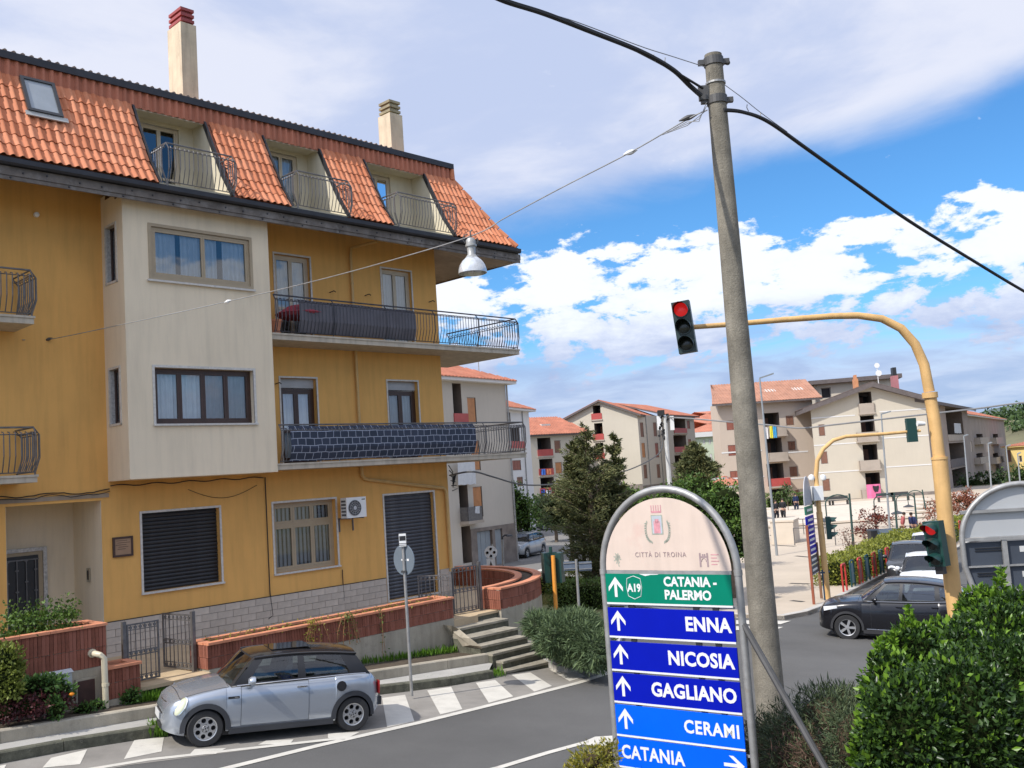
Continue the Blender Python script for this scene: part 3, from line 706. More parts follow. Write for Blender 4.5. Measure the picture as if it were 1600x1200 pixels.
# things behind the upper screen
t = thing('parasol', 'folded red parasol lying on the upper long balcony behind the railing', 'parasol', H.matrix_basis @ Vector((13.35, -.55, 3.73)), FAC.ang)
mb = MB(); mb.lathe([(.02, .55), (.50, .52), (.62, .60), (.30, .80), (.02, .86)], (0.45, 0, 0), 12); mb.build('canopy', M('faded_red_canvas', (.42, .07, .10), .9, var=.2), t)
mb = MB(); mb.tube([(.45, 0, 0), (.45, 0, .9)], .02, 6); mb.build('pole', mRail, t)
t = thing('flower_pot', 'terracotta flower pot at the left end of the upper long balcony', 'flower pot', H.matrix_basis @ Vector((12.98, -.72, 3.73)), FAC.ang)
mb = MB(); mb.lathe([(.10, 0), (.15, .32), (.17, .32), (.17, .38), (.13, .38), (.12, .34), (0, .34)], (0, 0, 0), 14); mb.build('pot', mCap, t)

# --- downpipes and air conditioner
mb = MB(); mb.tube([(16.15, -.9, 6.45), (15.9, -.07, 6.42), (15.86, -.07, 6.2), (15.86, -.07, 3.72)], .04, 8); mb.tube([(15.86, -.07, 3.57), (15.86, -.07, .6)], .04, 8)
mb.tube([(15.86, -.07, .44), (15.86, -.07, .22), (15.93, -.07, .12), (16.05, -.07, .08), (19.0 - .25, -.07, -.30), (18.82, -.07, -.36), (18.86, -.07, -.48), (18.86, -.07, -3.3)], .05, 8)
for z in (5.4, 4.6, 2.6, 1.4): mb.tube([(15.86, -.07, z), (15.86, -.07, z + .04)], .05, 8)
mb.build('downpipe', mPipe, H, smooth=True)
a0 = FAC.px(541, 778, .5); a1 = FAC.px(573, 807, .5)
AC = thing('air_conditioner', 'white air conditioning unit with dark fan on a bracket between shop window and shop shutter', 'air conditioner', H.matrix_basis @ Vector((a0[0], 0, a1[1])), FAC.ang)
aw, ah = a1[0] - a0[0], a0[1] - a1[1]
mb = MB(); mb.box(0, aw, -.50, -.24, 0, ah); mb.build('casing', mWhite, AC)
mb = MB(); mb.lathe([(.17, -.003), (.20, -.012), (.20, -.02), (.19, -.02), (0, -.006)], (aw * .40, -.50, ah * .48), 24, 'y'); mb.build('fan_opening', M('dark_fan', (.07, .07, .075), .5), AC)
mb = MB()
for k in range(12):
    an = k * PI / 6; c, s = math.cos(an), math.sin(an); mb.tube([(aw * .40 + .05 * c, -.524, ah * .48 + .05 * s), (aw * .40 + .19 * c, -.524, ah * .48 + .19 * s)], .003, 4)
mb.lathe([(.05, -.03), (.05, -.02), (0, -.02)], (aw * .40, -.50, ah * .48), 12, 'y')
for r in (.10, .15): mb.tube([(aw * .40 + r * math.cos(q * PI / 12), -.525, ah * .48 + r * math.sin(q * PI / 12)) for q in range(25)], .003, 4)
mb.build('fan_grille', M('light_grille', (.5, .5, .5), .4), AC)
mb = MB()
for i in range(5):
    for j in range(4): mb.box(-.006, .0, -.46 + j * .05, -.46 + j * .05 + .035, .06 + i * ah / 6, .06 + i * ah / 6 + .05)
mb.build('side_grille', mBlack, AC)
mb = MB(); mb.box(.08, .11, -.5, 0, -.03, 0); mb.box(aw - .11, aw - .08, -.5, 0, -.03, 0); mb.box(.08, .11, -.03, 0, -.35, 0); mb.box(aw - .11, aw - .08, -.03, 0, -.35, 0); mb.build('bracket', mRail, AC)
mb = MB(); mb.box(aw * .78, aw * .95, -.502, -.5, ah - .08, ah - .05); mb.build('maker_badge', mRail, AC)

# ================================================================== ground, road, pavements
def sheet(name, pts, dz, mat, cell=1.5, parent=None, kind=None, zf=None, skirt=0, label=None):
    """flat-laid sheet that follows the ground; pts are world x,y; skirt gives it an edge of that depth"""
    bm = bmesh.new(); f = bm.faces.new([bm.verts.new((p[0], p[1], 0)) for p in pts])
    xs = [p[0] for p in pts]; ys = [p[1] for p in pts]
    for ax, (lo, hi) in ((0, (min(xs), max(xs))), (1, (min(ys), max(ys)))):
        v = math.floor(lo / cell) * cell + cell
        while v < hi:
            no = Vector((1, 0, 0)) if ax == 0 else Vector((0, 1, 0))
            bmesh.ops.bisect_plane(bm, geom=bm.verts[:] + bm.edges[:] + bm.faces[:], plane_co=no * v, plane_no=no); v += cell
    bmesh.ops.recalc_face_normals(bm, faces=bm.faces)
    if bm.faces and sum(q.normal.z for q in bm.faces) < 0: bmesh.ops.reverse_faces(bm, faces=bm.faces)
    if skirt:
        ed = [e for e in bm.edges if e.is_boundary]; r = bmesh.ops.extrude_edge_only(bm, edges=ed)
        low = [g for g in r['geom'] if isinstance(g, bmesh.types.BMVert)]
        for v in bm.verts: v.co.z = (zf or G)(v.co.x, v.co.y) + dz
        for v in low: v.co.z -= skirt
    else:
        for v in bm.verts: v.co.z = (zf or G)(v.co.x, v.co.y) + dz
    me = bpy.data.meshes.new(name); bm.to_mesh(me); bm.free(); me.materials.append(mat)
    return ob(name, me, parent, kind=kind, label=label)
def PX(pts, dz=0): return [gnd(x, y, dz) for x, y in pts]
mEarth = M('dry_earth_and_grass', (.20, .175, .10), 1, var=.3, scale=.15, fine=.1, dirt=(.07, .095, .03), dscale=.05, damt=.1)
# base ground to the horizon
def Gfar(x, y):
    z = G(x, y) - .06
    d = math.hypot(x, y); s, n = sn(x, y)
    z -= 0.3 * min(max(d - 150, 0) / 100, 1)
    return z
bm = bmesh.new(); rr = [0, 3, 6, 9, 12, 15, 18, 22, 26, 30, 36, 44, 54, 66, 80, 100, 130, 170, 230, 320, 460, 700, 1100, 1800, 3000, 5000]
rings = []
for r in rr[1:]: rings.append([bm.verts.new((r * math.cos(2 * PI * k / 72), r * math.sin(2 * PI * k / 72), 0)) for k in range(72)])
c0 = bm.verts.new((0, 0, 0))
for k in range(72): bm.faces.new((c0, rings[0][k], rings[0][(k + 1) % 72]))
for a, b in zip(rings, rings[1:]):
    for k in range(72): bm.faces.new((a[k], b[k], b[(k + 1) % 72], a[(k + 1) % 72]))
for v in bm.verts: v.co.z = Gfar(v.co.x, v.co.y)
me = bpy.data.meshes.new('ground'); bm.to_mesh(me); bm.free(); me.materials.append(mEarth); ob('ground', me, kind='structure')

road = sheet('road', [(-24, -4), (45, -4), (70, 30), (70, 75), (30, 75), (12, 110), (2, 110), (-8, 60), (-24, 20)], .0, mAsph, 3.0, kind='structure')
mAsphO = M('old_pale_asphalt', (.19, .18, .165), .9, var=.12, scale=.4, bump=.3, bscale=80, fine=.1, dirt=(.14, .135, .13), dscale=.35, damt=.05)
sheet('old_road', PX([(700, 905), (735, 930), (800, 925), (860, 903), (940, 915), (1000, 900), (975, 850), (900, 822), (840, 826), (790, 846), (735, 868)]), .004, mAsphO, 3, kind='structure')
# shoulder between the left kerb and the white edge line
kerb_px = [(-160, 1224), (0, 1194), (100, 1175), (245, 1152), (420, 1118), (585, 1087), (645, 1080), (705, 1072), (772, 1060), (870, 1041), (945, 1034), (1010, 1010)]
edge_px = [(-150, 1270), (60, 1222), (200, 1196), (400, 1171), (560, 1151), (650, 1131), (800, 1094), (905, 1067), (945, 1054), (1010, 1027)]
KP = PX(kerb_px); EP = PX(edge_px)
sheet('shoulder', KP + EP[::-1], .004, mPaveG, 1.5, kind='structure')
def strip(pts, w0, w1=None):
    """left/right offset outline of a polyline"""
    P = [Vector((p[0], p[1], 0)) for p in pts]; Lf, Rt = [], []
    for i, p in enumerate(P):
        t = (P[min(i + 1, len(P) - 1)] - P[max(i - 1, 0)]).normalized(); o = Vector((-t.y, t.x, 0)); Lf.append(p + o * w0); Rt.append(p + o * (w1 or 0))
    return Lf, Rt
def line_mark(px, w, name='edge_line', mat=mPaint, dz=.009, off=0):
    P = PX(px); a, b = strip(P, w / 2 + off, -w / 2 + off); return sheet(name, a + b[::-1], dz, mat, 1.5, parent=road)
line_mark([(300, 1214), (358, 1200), (500, 1165), (650, 1131), (800, 1094), (905, 1067), (945, 1054), (1010, 1027)], .15)
line_mark([(60, 1216), (230, 1188), (400, 1169), (545, 1153)], .13, dz=.010)
def z1(x, y): return 560 + x / 4, 860 + y / 4
def z3(x, y): return x / 4, 1050 + y / 4
def z4(x, y): return 300 + x / 2.424, 1020 + y / 2.424
bars = [[z1(148, 925), z1(292, 905), z1(350, 1070), z1(180, 1108)], [z1(430, 878), z1(580, 855), z1(650, 995), z1(512, 1028)],
        [z1(735, 830), z1(855, 812), z1(968, 915), z1(815, 955)], [z1(958, 780), z1(1075, 765), z1(1210, 850), z1(1100, 885)],
        [z1(1195, 747), z1(1310, 732), z1(1420, 790), z1(1320, 820)], [z1(1425, 731), z1(1540, 712), z1(1560, 755), z1(1530, 767)],
        [z3(320, 540), z3(545, 487), z3(500, 580), z3(265, 602)], [z3(840, 428), z3(1025, 412), z3(1010, 500), z3(775, 548)],
        [z3(-60, 600), z3(40, 582), z3(10, 640), z3(-90, 660)],
        [z4(515, 307), z4(635, 302), z4(575, 332), z4(515, 325)], [z4(280, 335), z4(385, 330), z4(370, 348), z4(250, 350)], [z4(10, 367), z4(130, 363), z4(90, 385), z4(-10, 388)]]
for b in bars: sheet('hatch_bar', PX(b), .009, mPaint, 1.5, parent=road)
line_mark([(690, 1222), (780, 1200), (855, 1177), (928, 1157), (960, 1158)], .12)
sheet('island_mark', PX([(905, 1163), (930, 1152), (965, 1150), (965, 1166), (925, 1166)]), .011, mPaint, 1.5, parent=road)
for k in range(3):
    y = 962 + 9.5 * k; sheet('crossing_stripe', PX([(1150, y - 2), (1226 + (22 - 12 * k), y - 1), (1220 + (10 - 10 * k), y + 4), (1150, y + 4)]), .009, mPaint, 3, parent=road)
for q in ([(786, 896), (812, 889), (815, 892), (789, 899)], [(833, 893), (846, 889), (848, 892), (836, 896)]): sheet('lane_dash', PX(q), .010, mPaint, 3, parent=road)
line_mark([(1262, 957), (1290, 950), (1305, 941)], .2, name='kerb_line')

# kerbs and pavement on the left
def kerb_run(parent, pts, h0, h1, th, mat, L=1.0, name='kerb_stone', side=1, jit=.006):
    P = [Vector((p[0], p[1], 0)) for p in pts]
    for a, b in zip(P, P[1:]):
        ln = (b - a).length; n = max(1, round(ln / L)); t = (b - a) / ln; o = Vector((-t.y, t.x, 0)) * side
        for k in range(n):
            p = a + t * (ln * k / n + .006); q = a + t * (ln * (k + 1) / n - .006); j = random.uniform(-jit, jit)
            c = [p, q, q + o * th, p + o * th]
            mb = MB(); g = [G(v.x, v.y) for v in c]
            bev = .02
            lo = [Vector((v.x, v.y, z + h0)) for v, z in zip(c, g)]; hi = [Vector((v.x, v.y, z + h1 + j)) for v, z in zip(c, g)]
            hi2 = [Vector((v.x, v.y, z + h1 + j - bev)) for v, z in zip(c, g)]; hi[0] += o * bev; hi[1] += o * bev
            mb.add(lo + hi2 + hi, [(0, 1, 5, 4), (1, 2, 6, 5), (2, 3, 7, 6), (3, 0, 4, 7), (4, 5, 9, 8), (5, 6, 10, 9), (6, 7, 11, 10), (7, 4, 8, 11), (8, 9, 10, 11)])
            mb.build(name, mat, parent)
UP = PX([(-160, 1188), (0, 1161), (250, 1119), (420, 1091), (580, 1064), (700, 1045), (770, 1034)], .17)
KL = KP[:9]
pave = sheet('left_pavement', [p for p in strip(KL, .14)[0]] + [Vector((p.x, p.y, 0)) for p in UP[::-1]], .16, M('pale_pavement', (.40, .385, .35), .9, var=.1, scale=2, bump=.3, bscale=60, fine=.07, dirt=(.25, .24, .21), dscale=1.8, damt=0), 1.5, kind='structure')
kerb_run(pave, KL, -.1, .17, .15, mMoss, 1.0, side=1)
kerb_run(pave, UP, .1, .36, .16, mConc, 2.0, name='border_stone', side=1)
# bed behind the border stones, up to the planters
bed = [Vector((p.x, p.y, 0)) for p in strip(UP, .15)[0]] + [wp(16.3, 3.9), wp(3, 3.9)]
mSoil = M('dark_soil', (.075, .055, .035), 1, var=.3, scale=5, bump=.6, bscale=25)
sheet('planting_bed', bed, .33, mSoil, 1.5, kind='structure')

# terrace
T = ob('terrace', None, None, wp(0, 0), FAC.ang, kind='structure')
CX, CY, RO, RI = 16.9, -.4, 4.22, 3.55     # curved planter at the far end (u, out)
mb = MB()
arc = [(CX + RI * math.cos(a), CY + RI * math.sin(a)) for a in np.linspace(-.3, PI / 2, 18)]
poly = [(-3, 0), (-3, 3.84)] + [(9.19, 3.84), (16.2, 3.84)] + arc[::-1] + [(19.0, -1.4), (19.0, 0)]
mb.prism([(u, -o, -3.33) for u, o in poly], (0, 0, -1.3)); mb.build('terrace_floor', mPaveT, T)
mb = MB(); mb.fb(7.80, 9.18, 3.80, 3.86, -4.2, -3.39); mb.build('terrace_edge', mMoss, T)
mb = MB(); mb.fb(7.80, 9.18, 3.50, 3.93, -3.385, -3.322); mb.build('threshold_slab', mPaveT, T)
# brick planters
def bricks_on(parent, u0, u1, out, rows, side='front', bw=.063):
    me_cache = {}
    for zt, zb in rows:
        key = round(zt - zb, 3)
        if key not in me_cache:
            l = []
            for v in range(3):
                mb = MB(); w = bw - .006; h = zt - zb - .008; rj = lambda: random.uniform(-.004, .004)
                mb.box(0, w, -.022 + rj(), 0, 0, h); mb.v = [(x + rj() * .6, y + (rj() if y < -.01 else 0), z + rj() * .5) for x, y, z in mb.v]; l.append(mb.mesh('brick', mBrick))
            me_cache[key] = l
        n = int(round((u1 - u0) / bw)); st = (u1 - u0) / n
        for k in range(n):
            if side == 'front': ob('brick', random.choice(me_cache[key]), parent, loc=(u0 + k * st + .003, -out, zb + .004 + random.uniform(-.003, .003)))
            else: ob('brick', random.choice(me_cache[key]), parent, loc=(out, -(u0 + k * st + .003), zb + .004), rot=-PI / 2)
def caps(parent, u0, u1, o0, o1, z, L=.5, th=.045, lip=.03):
    n = max(1, round((u1 - u0) / L)); st = (u1 - u0) / n
    for k in range(n):
        mb = MB(); mb.fb(u0 + k * st + .003, u0 + (k + 1) * st - .003, o0, o1 + lip, z - th, z + random.uniform(-.003, .003))
        bmv = mb.build('cap_tile', mCap, parent)
def planter(label, u0, u1, of, ob_, ztop, rows, zbase, ends=(True, True), group='terracotta brick planter walls', loc=None):
    t = thing('planter_wall', label, 'planter', H.matrix_basis @ Vector((u0, 0, zbase)), FAC.ang, group)
    U = u1 - u0; dz = -zbase
    mb = MB(); mb.fb(0, U, of - .10, of - .03, 0, ztop - .05 + dz); mb.fb(0, .1, ob_, of - .1, 0, ztop - .05 + dz); mb.fb(U - .1, U, ob_, of - .1, 0, ztop - .05 + dz); mb.fb(.1, U - .1, ob_, ob_ + .08, 0, ztop - .05 + dz)
    mb.fb(-.0, U, of - .03, of - .002, 0, rows[-1][1] + dz - .004); mb.build('concrete_wall', mConc, t)
    bricks_on(t, 0, U, of - .03, [(a + dz, b + dz) for a, b in rows])
    if ends[0]: bricks_on(t, ob_, of - .01, 0, [(a + dz, b + dz) for a, b in rows], side='end')
    caps(t, 0 - .02, U + .02, of - .16, of, ztop + dz); caps(t, 0 - .02, U + .02, ob_ - .02, ob_ + .14, ztop + dz, lip=0)
    mb = MB(); mb.fb(-.03, .14, ob_ + .14, of - .16, ztop + dz - .045, ztop + dz - .001); mb.build('cap_tile', mCap, t)
    mb = MB(); mb.fb(U - .14, U + .02, ob_ + .14, of - .16, ztop + dz - .045, ztop + dz - .001); mb.build('cap_tile', mCap, t)
    mb = MB(); mb.fb(.1, U - .1, ob_ + .08, of - .1, ztop + dz - .14, ztop + dz - .09); mb.build('soil', mSoil, t)
    return t
PL1 = planter('tall brick planter wall in front of the entrance recess, white pipe at its right end', 3.0, 7.28, 3.85, 3.05, -2.11, [(-2.16, -2.50), (-2.50, -2.83)], -4.1)
PL2 = planter('short low brick planter beside the cream pipe and the left gate', 7.22, 7.80, 4.0, 3.4, -2.85, [(-2.90, -3.13), (-3.13, -3.40)], -4.1)
PL3 = planter('long low brick planter wall behind the silver car', 9.19, 15.42, 3.85, 3.17, -2.79, [(-2.835, -3.07), (-3.07, -3.28)], -4.3)
# curved planter
t = thing('planter_wall', 'curved brick planter wall around the right end of the terrace', 'planter', H.matrix_basis @ Vector((CX, -CY, -4.5)), FAC.ang, 'terracotta brick planter walls')
zt = -2.80 + 4.5; A0, A1, NS = -.35, PI / 2 - .03, 26
mb = MB()
def ring(mb, r0, r1, z0, z1, a0=A0, a1=A1, n=NS):
    for k in range(n):
        a, b = a0 + (a1 - a0) * k / n, a0 + (a1 - a0) * (k + 1) / n
        p = [(r * math.cos(q), -r * math.sin(q)) for r, q in ((r0, a), (r1, a), (r1, b), (r0, b))]
        mb.prism([(x, y, z0) for x, y in p], (0, 0, z1 - z0))
ring(mb, RO - .12, RO - .025, 0, zt - .05); ring(mb, RI, RI + .1, 0, zt - .05); mb.build('concrete_wall', mConc, t)
mb = MB(); ring(mb, RO - .025, RO, 0, 1.2); mb.build('concrete_footing', mConc, t)
for k in range(13):
    a0_, a1_ = A0 + (A1 - A0) * k / 13 + .002, A0 + (A1 - A0) * (k + 1) / 13 - .002
    mb = MB(); ring(mb, RO - .2, RO + .03, zt - .045, zt, a0_, a1_, 3); mb.build('cap_tile', mCap, t)
    mb = MB(); ring(mb, RI - .03, RI + .16, zt - .045, zt, a0_, a1_, 3); mb.build('cap_tile', mCap, t)
mb = MB(); ring(mb, RI + .1, RO - .12, zt - .14, zt - .08); mb.build('soil', mSoil, t)
bl_ = []
for v in range(3):
    mb = MB(); mb.box(0, .058, -.024, 0, 0, .225); mb.v = [(x, y + (random.uniform(-.004, .004) if y < 0 else 0), z) for x, y, z in mb.v]; bl_.append(mb.mesh('brick', mBrick))
for row in range(2):
    n = int((A1 - A0) * RO / .064)
    for k in range(n):
        a = A1 - (A1 - A0) * (k + .5) / n
        if a < -.05: continue
        ob('brick', random.choice(bl_), t, loc=(RO * math.cos(a) - .025 * math.cos(a) + .029 * math.sin(a) * 0, -(RO - .025) * math.sin(a), zt - .05 - .235 * (row + 1)), rot=PI / 2 - a)
    for k in range(int((A1 - A0) * RI / .075)):
        a = A1 - .075 / RI * (k + .5); ob('brick', bl_[k % 3], t, loc=(RI * math.cos(a), -RI * math.sin(a), zt - .05 - .235 * (row + 1)), rot=-PI / 2 - a)
for row in range(2):
    for k in range(10): ob('brick', bl_[k % 3], t, loc=(RO * math.cos(A1) - .012, -(RO - .03 - k * .066), zt - .05 - .235 * (row + 1)), rot=-PI / 2)
mb = MB(); mb.box(.0 + RO * math.cos(A1) - .02, RO * math.cos(A1) + .14, -(RO - .2), -(RI + .16), zt - .045, zt - .001); mb.build('cap_tile', mCap, t)

# stairs from the terrace to the pavement
mStp = M('worn_step_stone', (.30, .27, .21), .95, var=.25, scale=4, bump=.6, bscale=30, fine=.12, dirt=(.12, .125, .07), dscale=3.5, damt=.12)
ST = thing('stairs', 'six worn mossy stone steps from the terrace down to the pavement', 'stairs', H.matrix_basis @ Vector((16, 0, -4.6)), FAC.ang)
inv = ST.matrix_basis.inverted()
steps = [((630, 490), (940, 425)), ((700, 548), (1000, 482)), ((765, 600), (1060, 535)), ((840, 648), (1150, 572)), ((905, 695), (1200, 622)), ((920, 757), (1245, 684))]
for k, (a, b) in enumerate(steps):
    z = -3.33 - .163 * (k + 1)
    p, q = gp(*z1(*a), z), gp(*z1(*b), z); bk = Vector(-NN) * .62
    c = [inv @ Vector(v) for v in (p, q, q + bk, p + bk)]
    mb = MB(); mb.prism(c, (0, 0, -.05)); s_ = mb.build('step', mStp, ST)
    d = [inv @ Vector(v) for v in (p + Vector(-NN) * .02, q + Vector(-NN) * .02, q + bk, p + bk)]
    mb = MB(); mb.prism([v - Vector((0, 0, .051)) for v in d], (0, 0, -.35 if k < 5 else -.3)); mb.build('riser', mMoss, s_)
# sloping cheek on the left of the stairs
pts = [z1(583, 470), z1(630, 492), z1(700, 550), z1(765, 600), z1(775, 630), z1(690, 612), z1(583, 590)]
zs = [-3.38, -3.48, -3.64, -3.80, -3.95, -3.9, -3.9]
c = [inv @ gp(x, y, z) for (x, y), z in zip(pts, zs)]
mb = MB(); mb.prism(c, (inv.to_3x3() @ Vector(-NN)) * .35); mb.build('cheek_wall', mConc, ST)
mb = MB(); a_, b_ = gp(*z1(590, 432), -3.33), gp(*z1(872, 372), -3.33)
mb.prism([inv @ v for v in (a_, b_, b_ + Vector(-NN) * .9, a_ + Vector(-NN) * .9)], (0, 0, -.06)); mb.build('landing', mPaveT, ST)
mb = MB(); mb.prism([inv @ v - Vector((0, 0, .061)) for v in (a_ - Vector(NN) * .02, b_ - Vector(NN) * .02, b_ + Vector(-NN) * .9, a_ + Vector(-NN) * .9)], (0, 0, -.5)); mb.build('riser', mMoss, ST)

# gates
def leaf(name, label, o, ang, w, h, n=6, mid=True, post=None, post2=None, group='iron gate leaves of the terrace', low=.0):
    t = thing(name, label, 'gate', o, ang, group)
    mb = MB(); frame_ring(mb, 0, w, .02, h, -.015, .015, .03)
    if mid: mb.box(.03, w - .03, -.012, .012, h * .52, h * .52 + .02); mb.box(.03, w - .03, -.012, .012, h * .45, h * .45 + .02)
    mb.box(.03, w - .03, -.011, .011, h - .12, h - .105); mb.box(.03, w - .03, -.011, .011, .12, .135)
    mb.build('gate_frame', mRail, t)
    b = MB(); b.box(-.007, .007, -.007, .007, .04, h - .03); bm1 = b.mesh('bar', mRail)
    r = MB(); r.lathe([(.0, -.012), (.03, -.01), (.03, .01), (0, .012)], (0, 0, 0), 8, 'y'); rm = r.mesh('rosette', mRail)
    for k in range(n):
        x = .03 + (w - .06) * (k + .5) / n; ob('bar', bm1, t, loc=(x, 0, 0))
        for zz in ((h * .5,) if mid else ()) + (.08, h - .07): ob('rosette', rm, t, loc=(x, 0, zz))
    for p in (post, post2):
        if p is not None: mb = MB(); mb.box(p - .035, p + .035, -.035, .035, -.25, h + .06); mb.build('gate_post', mRail, t)
    return t
def fpt(u, o, z): return H.matrix_basis @ Vector((u, -o, z))
def fu(x, y, o): return FAC.px(x, y, o)
ua, za = fu(197, 968, 3.42); ub, zb = fu(247, 955, 3.42)
leaf('gate', 'closed left leaf of the iron gate between the two brick planters', fpt(ua, 3.42, -3.32), FAC.ang, ub - ua, 1.06, 6, post=-.05)
uc, zc = fu(299, 955, 3.42)
leaf('gate', 'iron gate leaf standing open in front of the grey tiles, left of the long planter', fpt(uc, 3.42, -3.32), FAC.ang + PI / 2 + .12, .95, 1.05, 7, post=-.03)
ud, zd = fu(705, 880, 3.3); ue, zee = fu(744, 878, 3.3)
leaf('gate', 'closed iron gate leaf at the top of the stairs beside the curved planter', fpt(ud, 3.3, -3.32), FAC.ang, ue - ud, 1.12, 6, post=ue - ud + .08, mid=True)
uf, _ = fu(705, 890, 3.3)
leaf('gate', 'dark iron gate leaf standing open before the grey shop shutter', fpt(uf - .02, 3.28, -3.32), FAC.ang + PI / 2 + .5, .85, .98, 7, post=0)
# meter box, rusty hatch and pipe on the tall planter wall
u0, za = fu(66, 1053, 3.9); u1, zb = fu(112, 1092, 3.9)
t = thing('meter_box', 'pale grey meter box fixed to the concrete below the tall planter', 'box', fpt(u0, 3.85, zb), FAC.ang)
mb = MB(); mb.box(0, u1 - u0, -.09, .0, 0, za - zb - .05); mb.build('box_door', M('pale_grey_plastic', (.40, .43, .44), .4, var=.06), t)
mb = MB(); mb.prism([(-.02, -.12, za - zb - .05), (-.02, .0, za - zb), (-.02, .0, za - zb - .06)], (u1 - u0 + .04, 0, 0)); mb.build('box_lid', M('pale_grey_lid', (.52, .54, .55), .4), t)
u0, za = fu(119, 1066, 3.9); u1, zb = fu(152, 1100, 3.9)
t = thing('rusty_hatch', 'rusty brown metal hatch in the concrete left of the cream pipe', 'hatch', fpt(u0, 3.85, zb), FAC.ang)
mb = MB(); mb.box(.03, u1 - u0 - .03, -.05, 0, .03, za - zb); mb.build('hatch_door', M('rusted_iron', (.05, .022, .018), .8, var=.4, scale=6, dirt=(.20, .17, .15), dscale=9, damt=0), t)
mb = MB(); frame_ring(mb, 0, u1 - u0, 0, za - zb + .03, -.035, .0, .04); mb.build('hatch_frame', mConc, t)
u0, z0 = fu(146, 1021, 3.9); u1, _ = fu(160, 1024, 4.05)
t = thing('drain_pipe', 'cream plastic drain pipe bending down from the tall planter wall to the ground', 'pipe', fpt(u0, 3.85, -4.0), FAC.ang)
mb = MB(); mb.tube([(0, .0, z0 + 4.0), (0, -.16, z0 + 4.0), (.04, -.22, z0 + 3.98), (.10, -.24, z0 + 3.92), (.11, -.24, .3)], .052, 10); mb.build('pipe', mPipeC, t, smooth=True)
mb = MB(); mb.tube([(.11, -.24, z0 + 3.45), (.11, -.24, z0 + 3.5)], .062, 10); mb.tube([(0, -.02, z0 + 4.0), (0, .01, z0 + 4.0)], .075, 10); mb.build('pipe_collar', mPipeC, t)

# piazza on the far side of the junction
PZ = PX([(905, 925), (960, 942), (1080, 957), (1165, 960), (1225, 962), (1262, 955), (1292, 944), (1322, 927), (1365, 905), (1412, 882), (1488, 859), (1515, 846), (1640, 815)], .12)
far = [Vector((95, 105, 0)), Vector((60, 118, 0)), Vector((20, 112, 0)), Vector((8, 70, 0)), Vector((5, 48, 0))]
mPlz = M('sandy_piazza_paving', (.49, .41, .315), .9, var=.09, scale=.5, bump=.2, bscale=40, fine=.06, dirt=(.36, .30, .25), dscale=.3, damt=-.04)
piazza = sheet('piazza', [Vector((p.x, p.y, 0)) for p in PZ] + far, .12, mPlz, 3, kind='structure', skirt=.14)
kerb_run(piazza, [Vector((p.x, p.y, 0)) for p in PZ], -.05, .135, .22, mConcL, 1.2, side=-1) if False else kerb_run(piazza, [Vector((p.x, p.y, 0)) for p in PZ], -.05, .132, .2, mConcL, 1.2, side=1)
for (x0, y0, x1, y1) in ((1232, 939, 1252, 941), (1232, 912, 1262, 913), (1240, 869, 1262, 871), (1205, 852, 1240, 854), (1297, 870, 1312, 871)):
    a, b = gnd(x0, y0, .12), gnd(x1, y1, .12); t_ = (b - a).normalized(); n_ = Vector((-t_.y, t_.x, 0)) * .25
    sheet('drain_slot', [a, b, b + n_, a + n_], .125, mDark, 5, parent=piazza)
# green island on the left of the junction
IS = PX([(800, 912), (850, 902), (950, 904), (975, 925), (975, 965), (950, 1032), (880, 1043), (855, 1030), (830, 990), (805, 950)], .1)
mLawn = M('dry_lawn', (.16, .155, .055), 1, var=.3, scale=1.5, bump=.6, bscale=30, dirt=(.24, .20, .11), dscale=1.2, damt=.05)
isl = sheet('green_island', [Vector((p.x, p.y, 0)) for p in IS], .1, mLawn, 2, kind='structure', skirt=.12)
kerb_run(isl, [Vector((p.x, p.y, 0)) for p in IS] + [Vector((IS[0].x, IS[0].y, 0))], -.05, .13, .14, mConcL, 1.2, side=1)
# pavement along the left-hand street
LS = PX([(735, 925), (745, 893), (800, 868), (832, 852)], .1)
lp = sheet('street_pavement', [Vector((p.x, p.y, 0)) for p in LS] + [Vector((LS[-1].x - 5, LS[-1].y, 0)), Vector((LS[0].x - 6, LS[0].y - 2, 0))], .11, mConcL, 3, kind='structure', skirt=.12)
# planted verge the signs stand on
VG = [Vector((1.2, 6.5, 0)), Vector((1.0, 11.2, 0)), Vector((3.2, 12.9, 0)), Vector((7.5, 15.5, 0)), Vector((12, 17.5, 0)), Vector((17, 17.5, 0)), Vector((17, 3, 0)), Vector((2, 3, 0))]
vg = sheet('verge', VG, .11, mSoil, 2, kind='structure', skirt=.13)
kerb_run(vg, VG[:6], -.05, .14, .14, mConcL, 1.0, side=-1)

